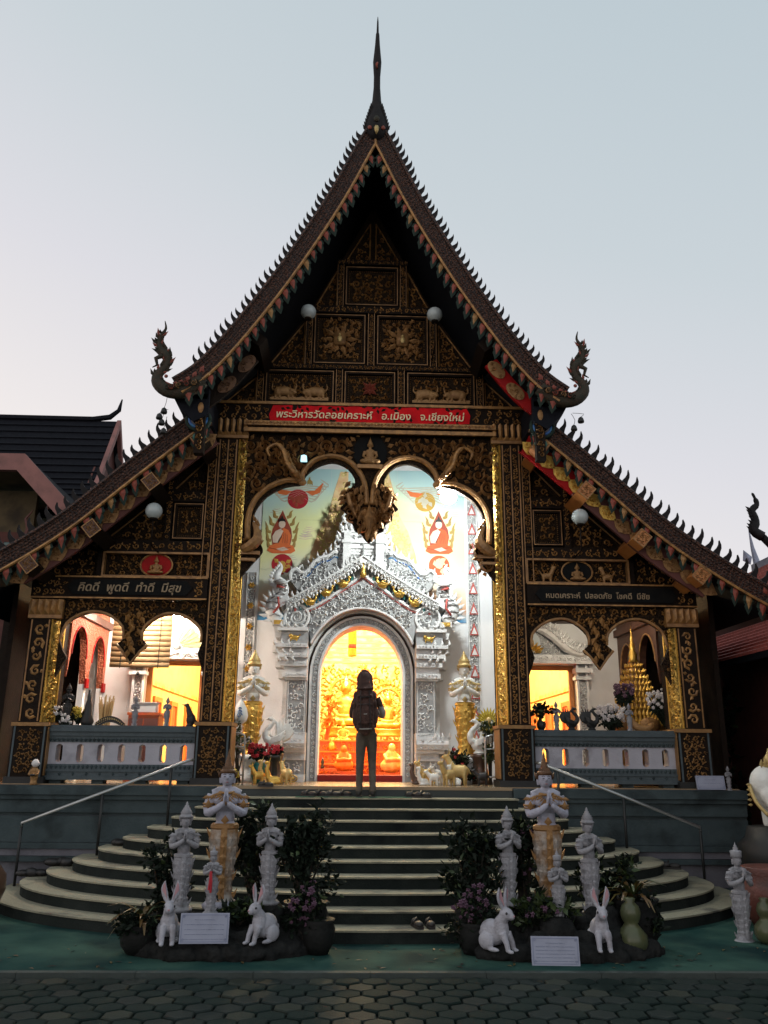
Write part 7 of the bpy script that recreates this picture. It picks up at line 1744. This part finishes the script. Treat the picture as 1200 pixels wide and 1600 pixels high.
for k,x in enumerate((.3,.55,.8)): b.leaf(x,7.2-.4*k,-3.0,.35,pi/2-.2,.05,.05)
b.tube([(.15,-3,6.1),(.2,-3,6.4),(.12,-3,6.6),(.25,-3,6.8)],[.06,.05,.035,.01],6); lb_('eave_ornament', b, ['gable_red'])

t = thing('neighbour_building', 'red tiled roof building at the right edge', 'building', (6.80,0,0))
SL = [(.45,5.18,-.25,4.45),(-.1,4.02,-.85,3.36)]
for k,(x0,z0,x1,z1) in enumerate(SL):
    L = hypot(x1-x0,z1-z0); rows = 9; yend = 2.9 if k == 0 else 3.9
    b = MB(); b.add([(x0,-8,z0),(x0,yend,z0),(x1,yend,z1),(x1,-8,z1),(x0,-8,z0-.1),(x0,yend,z0-.1),(x1,yend,z1-.1),(x1,-8,z1-.1)],[(0,1,2,3),(7,6,5,4),(0,4,5,1),(1,5,6,2),(2,6,7,3),(3,7,4,0)]); rf = part('roof', b, ['roof_dark'], t)
    b = MB()
    for r in range(rows):
        u0,u1 = r/rows,(r+1)/rows; n = int((yend+2.5)/.12)
        for i in range(n):
            y = yend-.06-i*.12-(.06 if r%2 else 0); xa,za,xb,zb = x0+(x1-x0)*u0,z0+(z1-z0)*u0,x0+(x1-x0)*u1,z0+(z1-z0)*u1; o_ = .012; p_ = .045
            b.add([(xa,y-.056,za+o_),(xa,y+.056,za+o_),(xb-.02,y+.056,zb+p_),(xb-.02,y-.056,zb+p_),(xb-.02,y+.056,zb),(xb-.02,y-.056,zb)],[(0,1,2,3),(3,2,4,5)])
    o = part('roof_tiles', b, ['tile_red'], rf); o['kind'] = 'stuff'
b = MB(); b.box(.38,.52,-8,2.55,5.14,5.28); b.tube([(.45,2.45,5.25),(.42,2.50,5.6),(.40,2.52,5.98)],[.07,.035,.006],7); b.leaf(.3,5.25,2.4,.3,pi/2+.4,.1,.05); part('ridge_cap', b, ['plaque_white'], t)
b = MB()
P_ = smooth_path([(.05,1.35,5.5),(-.08,1.38,5.62),(-.02,1.40,5.80),(-.06,1.40,5.98),(.04,1.4,6.10),(.02,1.4,6.22),(-.02,1.4,6.32)],3)
b.tube(P_,[.09]*3+[.085]*3+[.07]*3+[.06]*3+[.045]*3+[.025]*3+[.006],7)
for k in range(8): b.leaf(P_[k+2][0]-.03,P_[k+2][2],1.36,.13,pi-.6,.03,.03)
b.tube([(.05,1.35,5.5),(.45,1.6,5.25)],.07,6); part('naga_finial', b, ['crocket_dark'], t, True)
b = MB(); b.box(.0,.12,-8,3.6,0,4.4); b.box(-.35,.0,3.4,3.6,0,3.6); part('wall', b, ['gable_red'], t)
for i,z in enumerate((5.36,5.27)):
    b = MB(); b.lathe([(.03,-.03),(.034,-.01),(.02,.02),(.005,.03)],8); solo('wind_bell', b, ['black_iron'], ('upper','lower')[i]+' wind bell hanging at the right edge of the sky', 'wind bell', (7.20,1.4,z), 0, 'wind bells under the eaves', True)
# added dark shrubs that fill the black gaps beside the hall
for (x,y,rx,rz_,lb,sd) in ((-6.4,2.6,.9,3.0,'added dark shrub filling the gap left of the hall',41),(6.3,3.4,.8,3.0,'added dark shrub filling the gap right of the hall',42)):
    bush((x,y,0),rx,.6,rz_,2600,lb,L=.2,seed=sd,light=.02)
